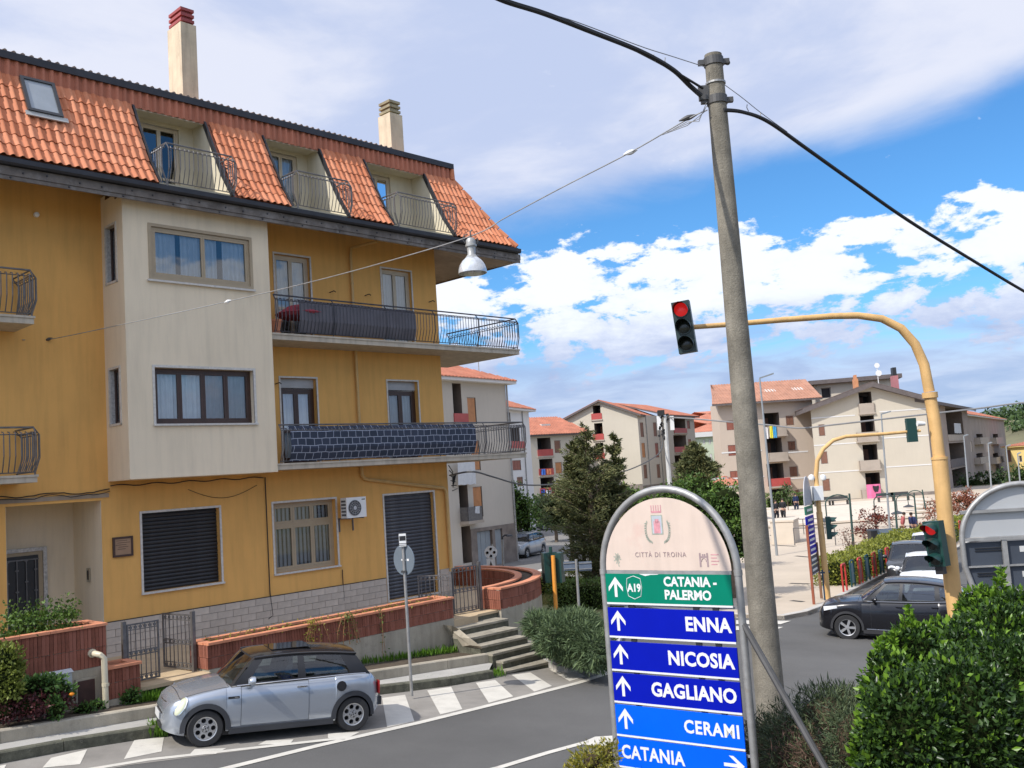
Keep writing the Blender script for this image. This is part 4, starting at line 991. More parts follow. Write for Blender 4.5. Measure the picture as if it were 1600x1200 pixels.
# ================================================================== vehicles
mTire = mRub
mAlloy = M('alloy_wheel', (.50, .50, .50), .35, .7, var=.06)
mChrome = M('chrome', (.75, .75, .76), .12, 1, var=0)
mGlassD = glass('tinted_car_glass', (.35, .40, .40), 1.5); mGlassC = glass('car_glass', (.62, .70, .70), 1.15)
mInt = M('dark_interior', (.03, .03, .032), .9, var=.2); mSeat = M('grey_seat', (.11, .11, .115), .9, var=.2)
mLamp = M('headlamp_glass', (.62, .64, .45), .12, var=.1, spec=.9); mLampW = M('clear_headlamp', (.72, .74, .76), .12, var=.1, spec=.9)
mRedL = M('red_tail_lamp', (.45, .012, .015), .15, var=.1, spec=.9); mOrgL = M('orange_indicator', (.75, .25, .03), .2)
mPlate = M('number_plate', (.62, .62, .60), .5, var=.05)
def interp(tab, x):
    if x <= tab[0][0]: return tab[0][1]
    for i, ((a, b), (c, d)) in enumerate(zip(tab, tab[1:])):
        if x <= c:
            f = (x - a) / (c - a); m0 = (d - (tab[i - 1][1] if i else b)) / (c - (tab[i - 1][0] if i else a)); j = min(i + 2, len(tab) - 1); m1 = (tab[j][1] - b) / (tab[j][0] - a)
            h = c - a; f2, f3 = f * f, f ** 3
            v = (2 * f3 - 3 * f2 + 1) * b + (f3 - 2 * f2 + f) * h * m0 + (-2 * f3 + 3 * f2) * d + (f3 - f2) * h * m1
            return min(max(v, min(b, d) - .02), max(b, d) + .02)
    return tab[-1][1]
def make_wheel(parent, x, y, r, w, kind, side):
    """tyre with the rim as its sub-part"""
    s = side
    mb = MB(); mb.lathe([(r * .64, -w / 2), (r * .93, -w / 2), (r * .985, -w / 2 + .02), (r, -w * .3), (r, w * .3), (r * .985, w / 2 - .02), (r * .93, w / 2), (r * .64, w / 2)], (0, 0, 0), 40, 'y', cap=False)
    k = 0
    wh = mb.build('wheel', mTire, parent, smooth=True, loc=(x, y, r))
    R = r * .655; f = s * (w / 2 - .012); b = s * (w / 2 - .07)
    mb = MB()
    mb.lathe([(R * .90, f), (R, f + s * .008), (R, b), (R * .90, b)], (0, 0, 0), 40, 'y', cap=False)
    if kind == 'holes':
        n = 7; R1, R2 = R * .90, R * .30; rc, rh = R * .66, R * .20; vs, fs = [], []
        # disc with seven round holes, drawn as sectors
        for i in range(n):
            ac = 2 * PI * i / n; m_ = 16; base = len(vs); inner = []; outer = []
            for j in range(m_):
                q = 2 * PI * j / m_; px_, py_ = rc + rh * math.cos(q), rh * math.sin(q)
                inner.append((px_, py_))
                # project to sector border
                ang = math.atan2(math.sin(q) * R * .42, rc + math.cos(q) * R * .42) ; lim = PI / n
                cx, cy = math.cos(q), math.sin(q); t = 9
                for rr in (R1,):
                    bq = rc * cx; disc = bq * bq - (rc * rc - rr * rr); t = min(t, -bq + math.sqrt(disc))
                bq = rc * cx; disc = bq * bq - (rc * rc - R2 * R2)
                if disc > 0 and -bq - math.sqrt(disc) > 0: t = min(t, -bq - math.sqrt(disc))
                for sg in (1, -1):
                    nx, ny = -math.sin(sg * lim), math.cos(sg * lim); den = cx * nx + cy * ny
                    if abs(den) > 1e-6:
                        tt = -(rc * nx) / den
                        if tt > 0: t = min(t, tt)
                outer.append((rc + cx * t, cy * t))
            ca, sa = math.cos(ac), math.sin(ac)
            for (px_, py_) in inner + outer: vs.append((px_ * ca - py_ * sa, f - s * .01, px_ * sa + py_ * ca))
            for (px_, py_) in inner: vs.append((px_ * ca - py_ * sa, b + s * .01, px_ * sa + py_ * ca))
            for j in range(m_): fs.append((base + j, base + (j + 1) % m_, base + m_ + (j + 1) % m_, base + m_ + j)); fs.append((base + j, base + (j + 1) % m_, base + 2 * m_ + (j + 1) % m_, base + 2 * m_ + j))
        mb.add(vs, fs); mb.lathe([(R * .30, f - s * .01), (R * .26, f + s * .004), (R * .1, f + s * .006), (0, f + s * .006)], (0, 0, 0), 16, 'y')
    else:
        n = 5
        for i in range(n):
            for dq in ((-.2, .2) if kind == 'twin' else (0,)):
                a = 2 * PI * i / n + dq; ca, sa = math.cos(a), math.sin(a); a2 = 2 * PI * i / n + dq * 1.5; c2, s2 = math.cos(a2), math.sin(a2)
                t0, t1 = (.045, .035) if kind != 'twin' else (.032, .03)
                p = [(R * .15 * ca - t0 * .6 * sa, R * .15 * sa + t0 * .6 * ca), (R * .92 * c2 - t1 * s2, R * .92 * s2 + t1 * c2), (R * .92 * c2 + t1 * s2, R * .92 * s2 - t1 * c2), (R * .15 * ca + t0 * .6 * sa, R * .15 * sa - t0 * .6 * ca)]
                mb.prism([(u, f, v) for u, v in p], (0, -s * .03, 0))
        mb.lathe([(R * .25, f - s * .03), (R * .22, f + s * .002), (0, f + s * .006)], (0, 0, 0), 14, 'y')
    mb.build('rim', mAlloy, wh, smooth=True, ang=30)
    mb = MB(); mb.lathe([(R * .95, b - s * .02), (0, b - s * .02)], (0, 0, 0), 20, 'y'); mb.build('brake_disc', mBlack, wh)
    if kind == 'holes':
        mb = MB()
        for i in range(4): a = i * PI / 2 + .3; mb.lathe([(.012, f + s * .0), (.012, f + s * .012), (0, f + s * .012)], (R * .2 * math.cos(a), 0, R * .2 * math.sin(a)), 8, 'y')
        mb.lathe([(R * .09, f + s * .004), (0, f + s * .012)], (0, 0, 0), 12, 'y'); mb.build('wheel_bolts', mBlack, wh, kind='stuff')
    return wh
def patch(P, nu, nv, win, mbf, mbg, inset=.006):
    """grid patch P(s,t); cells inside the window rectangle (s0,s1,t0,t1) go to the glass, the rest to the frame"""
    S = sorted({*[i / nu for i in range(nu + 1)], *(win[:2] if win else ())}); Tt = sorted({*[i / nv for i in range(nv + 1)], *(win[2:] if win else ())})
    for s0, s1 in zip(S, S[1:]):
        for t0, t1 in zip(Tt, Tt[1:]):
            q = [P(s0, t0), P(s1, t0), P(s1, t1), P(s0, t1)]
            g = win and win[0] - 1e-6 <= s0 and s1 <= win[1] + 1e-6 and win[2] - 1e-6 <= t0 and t1 <= win[3] + 1e-6
            (mbg if g else mbf).quad(*q)
def car(name, label, cat, loc, rot, sp, group=None):
    t = thing(name, label, cat, loc, rot, group)
    L, Wd, Ht, wb, fo, wr = sp['L'], sp['W'], sp['H'], sp['wb'], sp['fo'], sp['wr']; hw = Wd / 2
    xf, xr = fo, fo + wb; ra = wr + sp.get('gap', .045); body = sp['paint']; trim = sp.get('trim', mBlack)
    plan = sp['plan']; top = sp['top']; low = sp['low']; sill = sp.get('sill', .22)
    gx0, gx1, gx2, gx3 = sp['gh']      # windscreen base, roof front, roof rear, rear window base
    def zlow(x):
        z = interp(low, x)
        for c in (xf, xr):
            d = abs(x - c)
            if d < ra: z = max(z, wr + math.sqrt(max(ra * ra - d * d, 0)) - .0)
        return z
    def section(x, off=0):
        w = interp(plan, x) + off; zb = zlow(x); zt = interp(top, x); h = zt - zb; cr = sp.get('crown', .035)
        return [(w * .95, zb), (w * .99, zb + .10 * h), (w * 1.0, zb + .30 * h), (w * 1.0, zb + .52 * h), (w * .985, zb + .72 * h), (w * .955, zb + .87 * h), (w * .915, zb + .955 * h), (w * .86, zb + h * .99), (w * .78, zt + .1 * cr), (w * .4, zt + cr * .8), (0, zt + cr)]
    xs = set(np.linspace(0, L, 44))
    for c in (xf, xr): xs |= {c + ra * math.cos(a) for a in np.linspace(0, PI, 19)} | {c - ra - .004, c + ra + .004}
    for p in sp['parts']: xs |= {p[1], p[2]}
    xs = sorted(x for x in xs if 0 <= x <= L); xs = [x for i, x in enumerate(xs) if i == 0 or x - xs[i - 1] > .003]
    S = [section(x) for x in xs]; n = len(S[0])
    mbB, mbI = MB(), MB()
    for sg in (-1, 1):
        for i in range(len(xs) - 1):
            for j in range(n - 1):
                q = [(xs[i], sg * S[i][j][0], S[i][j][1]), (xs[i + 1], sg * S[i + 1][j][0], S[i + 1][j][1]), (xs[i + 1], sg * S[i + 1][j + 1][0], S[i + 1][j + 1][1]), (xs[i], sg * S[i][j + 1][0], S[i][j + 1][1])]
                xm = (xs[i] + xs[i + 1]) / 2
                (mbI if j >= 8 and gx0 + .1 < xm < gx3 - .05 else mbB).quad(*q)
    for i in (0, -1):
        mbB.poly([(xs[i], -y, z) for y, z in S[i]] + [(xs[i], y, z) for y, z in S[i][::-1][1:]])
    b = mbB.build('body', body, t, smooth=True, ang=38)
    mbI.box(fo - .4, L - .15, -hw * .8, hw * .8, .2, .24); mbI.build('interior_shelf', mInt, t)
    # bonnet, doors: the same surface 4 mm proud over a dark gap
    for pname, x0, x1, j0, j1, *r in sp['parts']:
        for off, e, nm, mt in ((.0015, 0, 'panel_gap', mBlack), (.005, .007, pname, body)):
            sides = (-1, 1)
            for sg in sides if pname != 'bonnet' else (0,):
                mb = MB(); X = [x0 + e] + [x for x in xs if x0 + e + .004 < x < x1 - e - .004] + [x1 - e]
                rows = [section(x, off) for x in X]
                for i in range(len(X) - 1):
                    for j in range(j0, j1):
                        for s2 in ((sg,) if sg else (-1, 1)):
                            dz = off if pname == 'bonnet' else 0
                            def pt(i, j):
                                y, z = rows[i][j]
                                if e and pname != 'bonnet':
                                    if j == j0: z += e
                                    if j == j1: z -= e
                                return (X[i], s2 * y, z + dz)
                            mb.quad(pt(i, j), pt(i + 1, j), pt(i + 1, j + 1), pt(i, j + 1))
                d = mb.build(nm, mt, t, smooth=True, ang=38)
                if e and pname == 'door' and sg:
                    hx = x1 - .22 if r and r[0] else x1 - .2; y, z = section(hx)[5]; hm = MB(); zz = z - .02
                    hm.tube([(hx, sg * (y + .012), zz), (hx + .04, sg * (y + .045), zz + .005), (hx + .13, sg * (y + .045), zz + .005), (hx + .17, sg * (y + .012), zz)], .013, 6)
                    hm.build('door_handle', sp.get('handle', body), d)
    # wheel arches, sills
    mb = MB()
    for c in (xf, xr):
        for sg in (-1, 1):
            w = interp(plan, c); P = [(c + ra * math.cos(a), wr + ra * math.sin(a)) for a in np.linspace(-.25, PI + .25, 17)]
            mb.add([(x, sg * w * .945, z) for x, z in P] + [(x, sg * w * .55, z) for x, z in P], [(k, k + 1, k + 18, k + 17) for k in range(16)])
            mb.poly([(x, sg * w * .55, z) for x, z in P])
    mb.build('wheel_well', mBlack, t)
    aw = sp.get('archw', 0)
    if aw:
        for c in (xf, xr):
            for sg in (-1, 1):
                A_ = np.linspace(-.12, PI + .12, 19); mb = MB(); vs = []
                for a in A_:
                    x0, z0 = c + ra * math.cos(a) * .985, wr + ra * math.sin(a) * .985; x1, z1 = c + (ra + aw) * math.cos(a), wr + (ra + aw) * math.sin(a)
                    w0 = interp(plan, min(max(x0, .05), L - .05)); w1 = interp(plan, min(max(x1, .05), L - .05))
                    vs += [(x0, sg * (w0 - .05), z0), (x0, sg * (w0 + .012), z0), (x1, sg * (w1 + .010), z1), (x1, sg * (w1 - .02), z1)]
                mb.add(vs, [(4 * k + j, 4 * k + 4 + j, 4 * k + 5 + j, 4 * k + 1 + j) for k in range(18) for j in range(3)]); mb.build('arch_trim', trim, t, smooth=True)
    for sg in (-1, 1):
        w = hw; mb = MB(); mb.prism([(xf + ra + aw * .6, sg * (w - .06), sill + .02), (xf + ra + aw * .6, sg * (w + .012), sill + .01), (xf + ra + aw * .6, sg * (w + .008), sill - .08), (xf + ra + aw * .6, sg * (w - .08), sill - .10)], (wb - 2 * ra - 1.2 * aw, 0, 0)); mb.build('side_skirt', trim, t)
    mb = MB(); mb.box(.35, L - .35, -hw + .16, hw - .16, .14, sill + .1); mb.build('underbody', mBlack, t)
    # greenhouse
    rw = sp['rw']; zr = Ht
    def roofz(x): f = (x - gx1) / (gx2 - gx1); return zr - sp.get('rf', .05) * (2 * (f - sp.get('rp', .45))) ** 2
    def bp(x, sg, f=.90): return Vector((x, sg * interp(plan, min(max(x, 0), L)) * f, interp(top, x) - .012))
    def tp(x, sg): return Vector((x, sg * rw, roofz(x) - .05))
    gf, cols = MB(), sp['pillars']   # pillars: list of (x_bottom, x_top)
    pm = sp.get('pillar', mBlack); gm = sp.get('glass', mGlassC)
    for sg in (-1, 1):
        for k, ((b0, t0), (b1, t1)) in enumerate(zip(cols, cols[1:])):
            def P(s, tt, b0=b0, b1=b1, t0=t0, t1=t1):
                a = bp(b0 + (b1 - b0) * s, sg); c = tp(t0 + (t1 - t0) * s, sg); p = a.lerp(c, tt); p.y += sg * .035 * math.sin(PI * tt) * 1; return p
            mbg = MB(); m_ = sp['win'][k]
            patch(P, 5, 5, m_, gf, mbg)
            if mbg.v: mbg.build('side_window', sp.get('glass2', gm) if k else gm, t, smooth=True)
    a, b_ = cols[0]; c, d_ = cols[-1]
    def PW(s, tt):
        y = 1 - 2 * s; A_ = bp(a - sp.get('wbulge', .12) * (1 - y * y), 1); A_.y = interp(plan, a) * .90 * y; A_.z += .02 * (1 - y * y)
        B_ = tp(b_ - .05 * (1 - y * y), 1); B_.y = rw * y; B_.z += .035 * (1 - y * y); p = A_.lerp(B_, tt); p.z += .02 * math.sin(PI * tt); return p
    def PR_(s, tt):
        y = 1 - 2 * s; A_ = bp(c + .06 * (1 - y * y), 1); A_.y = interp(plan, c) * .90 * y
        B_ = tp(d_ + .04 * (1 - y * y), 1); B_.y = rw * y; B_.z += .035 * (1 - y * y); p = A_.lerp(B_, tt); return p
    g1, g2 = MB(), MB(); patch(PW, 10, 4, (.06, .94, .06, .93), gf, g1); patch(PR_, 8, 4, (.10, .90, .14, .88), gf, g2)
    g1.build('windscreen', gm, t, smooth=True); g2.build('rear_window', sp.get('glass2', gm), t, smooth=True)
    gf.build('pillars', pm, t, smooth=True, ang=50)
    rf = MB(); X = np.linspace(b_ - .02, d_ + .03, 12); Y = np.linspace(-1, 1, 11); vs = []
    for x in X:
        for y in Y: vs.append((x - .05 * (1 - y * y) * (1 if x < (gx1 + gx2) / 2 else -1), y * (rw + .015), roofz(min(max(x, gx1), gx2)) - .045 * y * y * y * y - .012 * y * y - (.02 if x in (X[0], X[-1]) else 0)))
        vs += []
    rf.add(vs, [(i * 11 + j, (i + 1) * 11 + j, (i + 1) * 11 + j + 1, i * 11 + j + 1) for i in range(11) for j in range(10)])
    for sg in (-1, 1): rf.tube([(x, sg * (rw + .012), roofz(min(max(x, gx1), gx2)) - .055) for x in X], .022, 6)
    rf.build('roof', sp.get('roof', body), t, smooth=True, ang=50)
    # seats and steering wheel seen through the glass
    for nm, x, ys in (('front_seat', gx1 + .42, (-.36, .36)), ('rear_seat', gx1 + 1.25, (-.36, .36))):
        for y in ys:
            mb = MB(); zb = interp(top, x); mb.prism([(x, y - .22, zb - .25), (x + .12, y - .22, zb - .25), (x + .26, y - .2, zb + .22), (x + .16, y - .2, zb + .22)], (0, .42, 0)); mb.box(x + .19, x + .27, y - .12, y + .12, zb + .22, zb + .38); mb.build(nm, mSeat, t)
    mb = MB(); x = gx1 + .02; mb.tube([(x + .05 * math.sin(a), -.36 + .17 * math.cos(a), interp(top, x) + .02 + .17 * math.sin(a)) for a in np.linspace(0, 2 * PI, 17)], .014, 5); mb.build('steering_wheel', mBlack, t)
    mb = MB(); mb.prism([(gx0 + .05, -hw * .72, interp(top, gx0) - .05), (gx0 + .5, -hw * .72, interp(top, gx0) - .05), (gx0 + .5, -hw * .72, interp(top, gx0) + .06), (gx0 + .25, -hw * .72, interp(top, gx0) + .05)], (0, hw * 1.44, 0)); mb.build('dashboard', mInt, t)
    # mirrors
    for sg in (-1, 1):
        x = cols[0][0] + .30; y = interp(plan, x) * .92; z = interp(top, x) + .07
        mb = MB(); mb.lathe([(.0, -.06), (.05, -.05), (.085, -.01), (.088, .05), (.0, .055)], (0, 0, 0), 14, 'x'); mb.v = [(px_ + x, py_ * 1.1 + sg * (y + .12), pz_ * .85 + z) for px_, py_, pz_ in mb.v]
        m_ = mb.build('door_mirror', sp.get('mirror', body), t, smooth=True); mb = MB(); mb.tube([(x, sg * (y - .02), z - .07), (x, sg * (y + .09), z - .04)], .022, 6); mb.build('mirror_arm', mBlack, m_)
    for c_ in (xf, xr):
        for sg in (-1, 1): make_wheel(t, c_, sg * (interp(plan, c_) - sp['tw'] / 2 - .012), wr, sp['tw'], sp['rim'], sg)
    mb = MB(); mb.tube([(gx0 - .02, .1, interp(top, gx0) + .05), (gx0 + .06, -.35, interp(top, gx0) + .08)], .008, 5); mb.build('wiper', mBlack, t)
    return t
def oval(mb, c, n, ru, rv, up=(0, 0, 1), depth=.03, seg=18, dome=.02):
    n = Vector(n).normalized(); up = Vector(up); up = (up - n * up.dot(n)).normalized(); r_ = up.cross(n); c = Vector(c); rings = []
    for k, (f, h) in enumerate(((1, -depth), (1, 0), (.8, dome * .6), (.4, dome * .95))): rings.append([c + (r_ * math.cos(2 * PI * q / seg) * ru + up * math.sin(2 * PI * q / seg) * rv) * f + n * h for q in range(seg)])
    vs = [p for r in rings for p in r] + [c + n * dome]; k = len(vs) - 1
    mb.add(vs, [(i * seg + q, i * seg + (q + 1) % seg, (i + 1) * seg + (q + 1) % seg, (i + 1) * seg + q) for i in range(3) for q in range(seg)] + [(3 * seg + q, 3 * seg + (q + 1) % seg, k) for q in range(seg)])
# --- the small silver hatchback with the black roof
mSil = M('silver_blue_paint', (.43, .465, .51), .26, .6, var=.02, coat=.6)
MS = dict(L=3.62, W=1.69, H=1.41, wb=2.467, fo=.62, wr=.292, paint=mSil, roof=M('black_roof_paint', (.012, .012, .014), .2, coat=.6, var=0), trim=M('grey_black_trim', (.035, .037, .042), .6), gap=.03, archw=.075,
    plan=[(0, .50), (.05, .64), (.18, .745), (.4, .80), (.8, .832), (1.6, .845), (2.6, .843), (3.1, .825), (3.4, .76), (3.56, .66), (3.62, .55)],
    top=[(0, .56), (.05, .66), (.15, .74), (.4, .82), (.7, .875), (1.02, .915), (1.5, .935), (2.4, .955), (3.2, .965), (3.45, .93), (3.56, .82), (3.62, .62)],
    low=[(0, .27), (.3, .20), (.6, .22), (3.1, .22), (3.45, .26), (3.62, .34)], sill=.26, gh=(.98, 1.40, 3.12, 3.46), rw=.61, rf=.045, rp=.40,
    pillars=[(1.02, 1.42), (2.20, 2.18), (3.42, 3.14)], win=[(.20, .93, .09, .90), (.05, .70, .10, .88)], parts=[('bonnet', .22, .98, 7, 10), ('door', 1.17, 2.30, 1, 7)],
    tw=.175, rim='holes', handle=mChrome, mirror=mSil, crown=.045, wbulge=.10)
pF = gnd(320, 1168); pR = gnd(552, 1143)
ax = (pR - pF); ang = math.atan2(ax.y, ax.x); u_ = Vector((ax.x, ax.y, 0)).normalized(); side = Vector((u_.y, -u_.x, 0))   # towards the camera
scl = Vector((ax.x, ax.y, 0)).length / 2.467
cen = pF - u_ * .62 * scl - side * .835 * scl * .96
tilt = math.atan2(pR.z - pF.z, Vector((ax.x, ax.y, 0)).length)
MINI = car('parked_car', 'small silver hatchback with a black roof parked at the kerb on the left', 'car', (cen.x, cen.y, pF.z - .62 * scl * math.tan(tilt)), 0, MS)
MINI.rotation_euler = (0, -tilt, ang); MINI.scale = (scl, scl, scl)
print('mini scale', scl, math.degrees(ang))
mb = MB(); oval(mb, (.235, -.735, .66), (-.62, -.62, .45), .085, .15, up=(.5, 0, 1), depth=.03, dome=.03); MINI_l = mb.build('headlight', mLamp, MINI, smooth=True)
mb = MB(); oval(mb, (.235, .735, .66), (-.62, .62, .45), .085, .15, up=(.5, 0, 1), depth=.03, dome=.03); mb.build('headlight', mLamp, MINI, smooth=True)
for sg in (-1, 1):
    mb = MB(); P = [Vector((.235, sg * .735, .66)) + Vector((-.62, sg * .62, .45)).normalized() * .006]
    n_ = Vector((-.62, sg * .62, .45)).normalized(); up = Vector((.5, 0, 1)); up = (up - n_ * up.dot(n_)).normalized(); r_ = up.cross(n_)
    mb.tube([P[0] + r_ * .09 * math.cos(a) + up * .155 * math.sin(a) for a in np.linspace(0, 2 * PI, 25)], .009, 5, cap=False); mb.build('headlight_ring', mChrome, MINI, smooth=True)
    mb = MB(); mb.box(3.575, 3.60, sg * .62 - .07, sg * .62 + .07, .58, .80); mb.build('tail_light', mRedL, MINI)
    mb = MB(); oval(mb, (.06, sg * .50, .36), (-1, sg * .3, 0), .045, .045, dome=.01); oval(mb, (.10, sg * .60, .47), (-.9, sg * .5, 0), .035, .035, dome=.01); mb.build('front_lamp', mLampW, MINI, kind='stuff')
mb = MB()
for k in range(5): mb.tube([(.03 + .012 * k + .06 * abs(y) ** 2, y * .42, .68 - .035 * k) for y in np.linspace(-1, 1, 9)], .010, 5)
mb.build('grille', mChrome, MINI, kind='stuff')
mb = MB(); mb.prism([(-.012 + .09 * 0, -.34, .50), (.10, -.34, .72), (.16, -.34, .72), (.16, -.34, .50)], (0, .68, 0)); mb.build('grille_backing', mBlack, MINI)
for z0, z1, o, nm, mt in ((.25, .33, -.02, 'bumper_lip', mBlack), (.405, .50, -.028, 'bumper_bar', mSil)):
    mb = MB(); vs = []
    for y in np.linspace(-1, 1, 15):
        w = .74; x = o + .22 * abs(y) ** 3.2
        vs += [(x, y * w, z0), (x, y * w, z1), (x + .06, y * w * .97, z1 + .01), (x + .06, y * w * .97, z0 - .01)]
    mb.add(vs, [(4 * i + j, 4 * i + 4 + j, 4 * i + 4 + (j + 1) % 4, 4 * i + (j + 1) % 4) for i in range(14) for j in range(4)]); mb.build(nm, mt, MINI, smooth=True)
mb = MB(); mb.box(-.045, -.03, -.26, .26, .40, .51); mb.build('number_plate', mPlate, MINI)
mb = MB(); mb.lathe([(.085, -.858), (.085, -.848), (0, -.848)], (2.86, 0, .79), 20, 'y'); mb.lathe([(.06, -.866), (.05, -.856), (0, -.856)], (2.86, 0, .79), 20, 'y'); mb.build('fuel_cap', mBlack, MINI)
mb = MB(); mb.box(.96, 1.14, -.858, -.84, .735, .77); sv_ = mb.build('side_vent', mBlack, MINI)
mb = MB(); mb.box(1.06, 1.12, -.862, -.858, .745, .76); mb.build('vent_badge', mChrome, sv_)
mb = MB(); mb.tube([(1.1 + 2.2 * f, -.80 - .02 * math.sin(PI * f), interp(MS['top'], 1.1 + 2.2 * f) + .005) for f in np.linspace(0, 1, 12)], .009, 5); mb.build('waist_trim', mChrome, MINI)
mb = MB(); mb.prism([(1.75, -.35, 1.405), (2.45, -.35, 1.425), (2.45, -.35, 1.432), (1.75, -.35, 1.412)], (0, .7, 0)); mb.build('sunroof', M('sunroof_glass', (.01, .01, .012), .05, spec=1, var=0), MINI)
mb = MB(); mb.box(3.60, 3.68, -.55, .55, .36, .50); mb.build('rear_bumper', MS['trim'], MINI)
# --- black crossover
mBlk = M('black_car_paint', (.006, .006, .009), .25, .1, coat=.35, var=0)
CS = dict(L=4.3, W=1.80, H=1.65, wb=2.67, fo=.76, wr=.345, paint=mBlk, trim=M('dark_cladding', (.03, .03, .033), .6), gap=.04, archw=.055,
    plan=[(0, .55), (.06, .70), (.22, .82), (.5, .875), (1, .895), (3, .90), (3.7, .88), (4.05, .83), (4.22, .74), (4.3, .60)],
    top=[(0, .70), (.08, .84), (.25, .93), (.6, 1.0), (1.1, 1.055), (1.6, 1.07), (2.6, 1.10), (3.6, 1.16), (4.0, 1.15), (4.2, 1.05), (4.3, .85)],
    low=[(0, .30), (.4, .24), (.8, .25), (3.6, .25), (4.05, .32), (4.3, .42)], sill=.30, gh=(1.08, 1.75, 3.5, 4.1), rw=.63, rf=.07, rp=.35,
    pillars=[(1.18, 1.78), (2.12, 2.16), (3.05, 3.05), (3.95, 3.55)], win=[(.20, .95, .10, .90), (.06, .93, .10, .90), (.08, .62, .16, .84)], parts=[('bonnet', .3, 1.05, 7, 10), ('door', 1.38, 2.22, 1, 7), ('door', 2.24, 3.10, 1, 7)],
    tw=.215, rim='five', glass=mGlassC, glass2=mGlassD, mirror=mBlk, crown=.04)
pF = gnd(1325, 998); pN = gnd(1443, 993)
d0 = Vector((1, .22, 0)).normalized()
def place_car(spec, name, label, px, ang, ref='front', cat='car', group=None, sc=1):
    """ref wheel contact of the near side at picture point px"""
    p = gnd(*px); u = Vector((math.cos(ang), math.sin(ang), 0)); s = Vector((u.y, -u.x, 0))
    c = p - u * (spec['fo'] if ref == 'front' else spec['fo'] + spec['wb']) * sc - s * (spec['W'] / 2 - .1) * sc
    sl1 = (G(c.x + u.x * 3, c.y + u.y * 3) - G(c.x, c.y)) / 3
    t = car(name, label, cat, (c.x, c.y, G(c.x, c.y)), ang, spec, group); t.rotation_euler = (0, -math.atan(sl1), ang); t.scale = (sc, sc, sc); return t
SUV = place_car(CS, 'crossover_car', 'black crossover crossing the junction behind the big green hedge', (1325, 998), math.radians(-24))
for sg in (-1, 1):
    mb = MB(); mb.prism([(3.95, sg * .86, .92), (4.24, sg * .70, .88), (4.27, sg * .66, 1.06), (3.90, sg * .85, 1.10)], (0, sg * .03, .0)); mb.build('tail_light', mRedL, SUV)
    mb = MB(); mb.prism([(.16, sg * .80, .76), (.52, sg * .885, .86), (.50, sg * .885, .93), (.14, sg * .76, .87)], (0, sg * .012, 0)); mb.build('headlight', mLampW, SUV)
mb = MB(); mb.tube([(.9 + .02 + .345, -.905, .335), (3.1, -.905, .335)], .014, 5); mb.build('sill_trim', mChrome, SUV)
mb = MB(); mb.tube([(x, -.855 + .01 * abs(x - 2.5), interp(CS['top'], x) + .004) for x in np.linspace(1.3, 3.9, 12)], .008, 5); mb.build('waist_trim', mChrome, SUV)
mb = MB(); mb.box(-.02, .05, -.40, .40, .45, .60); mb.build('grille', mBlack, SUV); mb = MB(); mb.box(4.29, 4.31, -.26, .26, .66, .78); mb.build('number_plate', mPlate, SUV)
# --- queueing cars (seen from the front)
def front_kit(t, sp, lamp=mLampW, g=mBlack, zl=.72):
    for sg in (-1, 1):
        mb = MB(); oval(mb, (.14, sg * sp['W'] * .36, zl), (-.9, sg * .4, .15), .15, .09, dome=.02); mb.build('headlight', lamp, t, smooth=True)
        mb = MB(); mb.box(sp['L'] - .03, sp['L'] + .005, sg * sp['W'] * .38 - .07, sg * sp['W'] * .38 + .07, .7, .95); mb.build('tail_light', mRedL, t)
    mb = MB(); mb.box(-.015, .1, -sp['W'] * .24, sp['W'] * .24, .52, .63); mb.build('grille', g, t)
    mb = MB(); mb.box(-.02, .1, -sp['W'] * .34, sp['W'] * .34, .30, .40); mb.build('air_intake', mBlack, t)
    mb = MB(); mb.box(-.03, -.015, -.26, .26, .42, .52); mb.build('number_plate', mPlate, t)
def hatch(paint, **kw):
    d = dict(L=4.0, W=1.74, H=1.50, wb=2.5, fo=.78, wr=.31, paint=paint, gap=.035,
        plan=[(0, .52), (.06, .66), (.2, .78), (.45, .84), (1, .865), (3, .868), (3.6, .84), (3.9, .74), (4.0, .60)],
        top=[(0, .60), (.08, .72), (.25, .80), (.6, .88), (1.1, .95), (1.6, .97), (2.6, .99), (3.4, 1.02), (3.8, 1.0), (3.95, .85), (4.0, .65)],
        low=[(0, .24), (.4, .20), (3.4, .22), (4.0, .36)], sill=.26, gh=(.98, 1.7, 3.3, 3.85), rw=.60, rf=.06, rp=.4,
        pillars=[(1.05, 1.72), (2.1, 2.12), (3.0, 2.98), (3.72, 3.35)], win=[(.20, .94, .10, .90), (.06, .92, .10, .90), (.1, .6, .18, .82)], parts=[('bonnet', .28, .95, 7, 10), ('door', 1.25, 2.15, 1, 7), ('door', 2.17, 3.0, 1, 7)],
        tw=.195, rim='five', glass=mGlassC, mirror=paint, crown=.05)
    d.update(kw); return d
def at_front(spec, name, label, px, depth_dir, cat='car', sc=1):
    """centre of the nose at picture point px on the road; depth_dir is the heading of the car's tail"""
    p = gnd(*px); t = car(name, label, cat, (p.x, p.y, p.z), depth_dir, spec); t.scale = (sc, sc, sc); return t
mWhP = M('white_car_paint', (.74, .75, .76), .3, coat=.6, var=.0); mGyP = M('dark_grey_paint', (.035, .038, .042), .3, .3, coat=.6, var=0); mSlP = M('silver_car_paint', (.42, .44, .46), .3, .5, coat=.6, var=0)
sp = hatch(mWhP, roof=mWhP); t = at_front(sp, 'queueing_car', 'white hatchback waiting behind the black crossover', (1449, 942), math.radians(66)); front_kit(t, sp)
sp = hatch(mGyP, H=1.55); t = at_front(sp, 'queueing_car', 'dark grey car waiting between the white hatchback and the row of railings', (1423, 917), math.radians(66)); front_kit(t, sp)
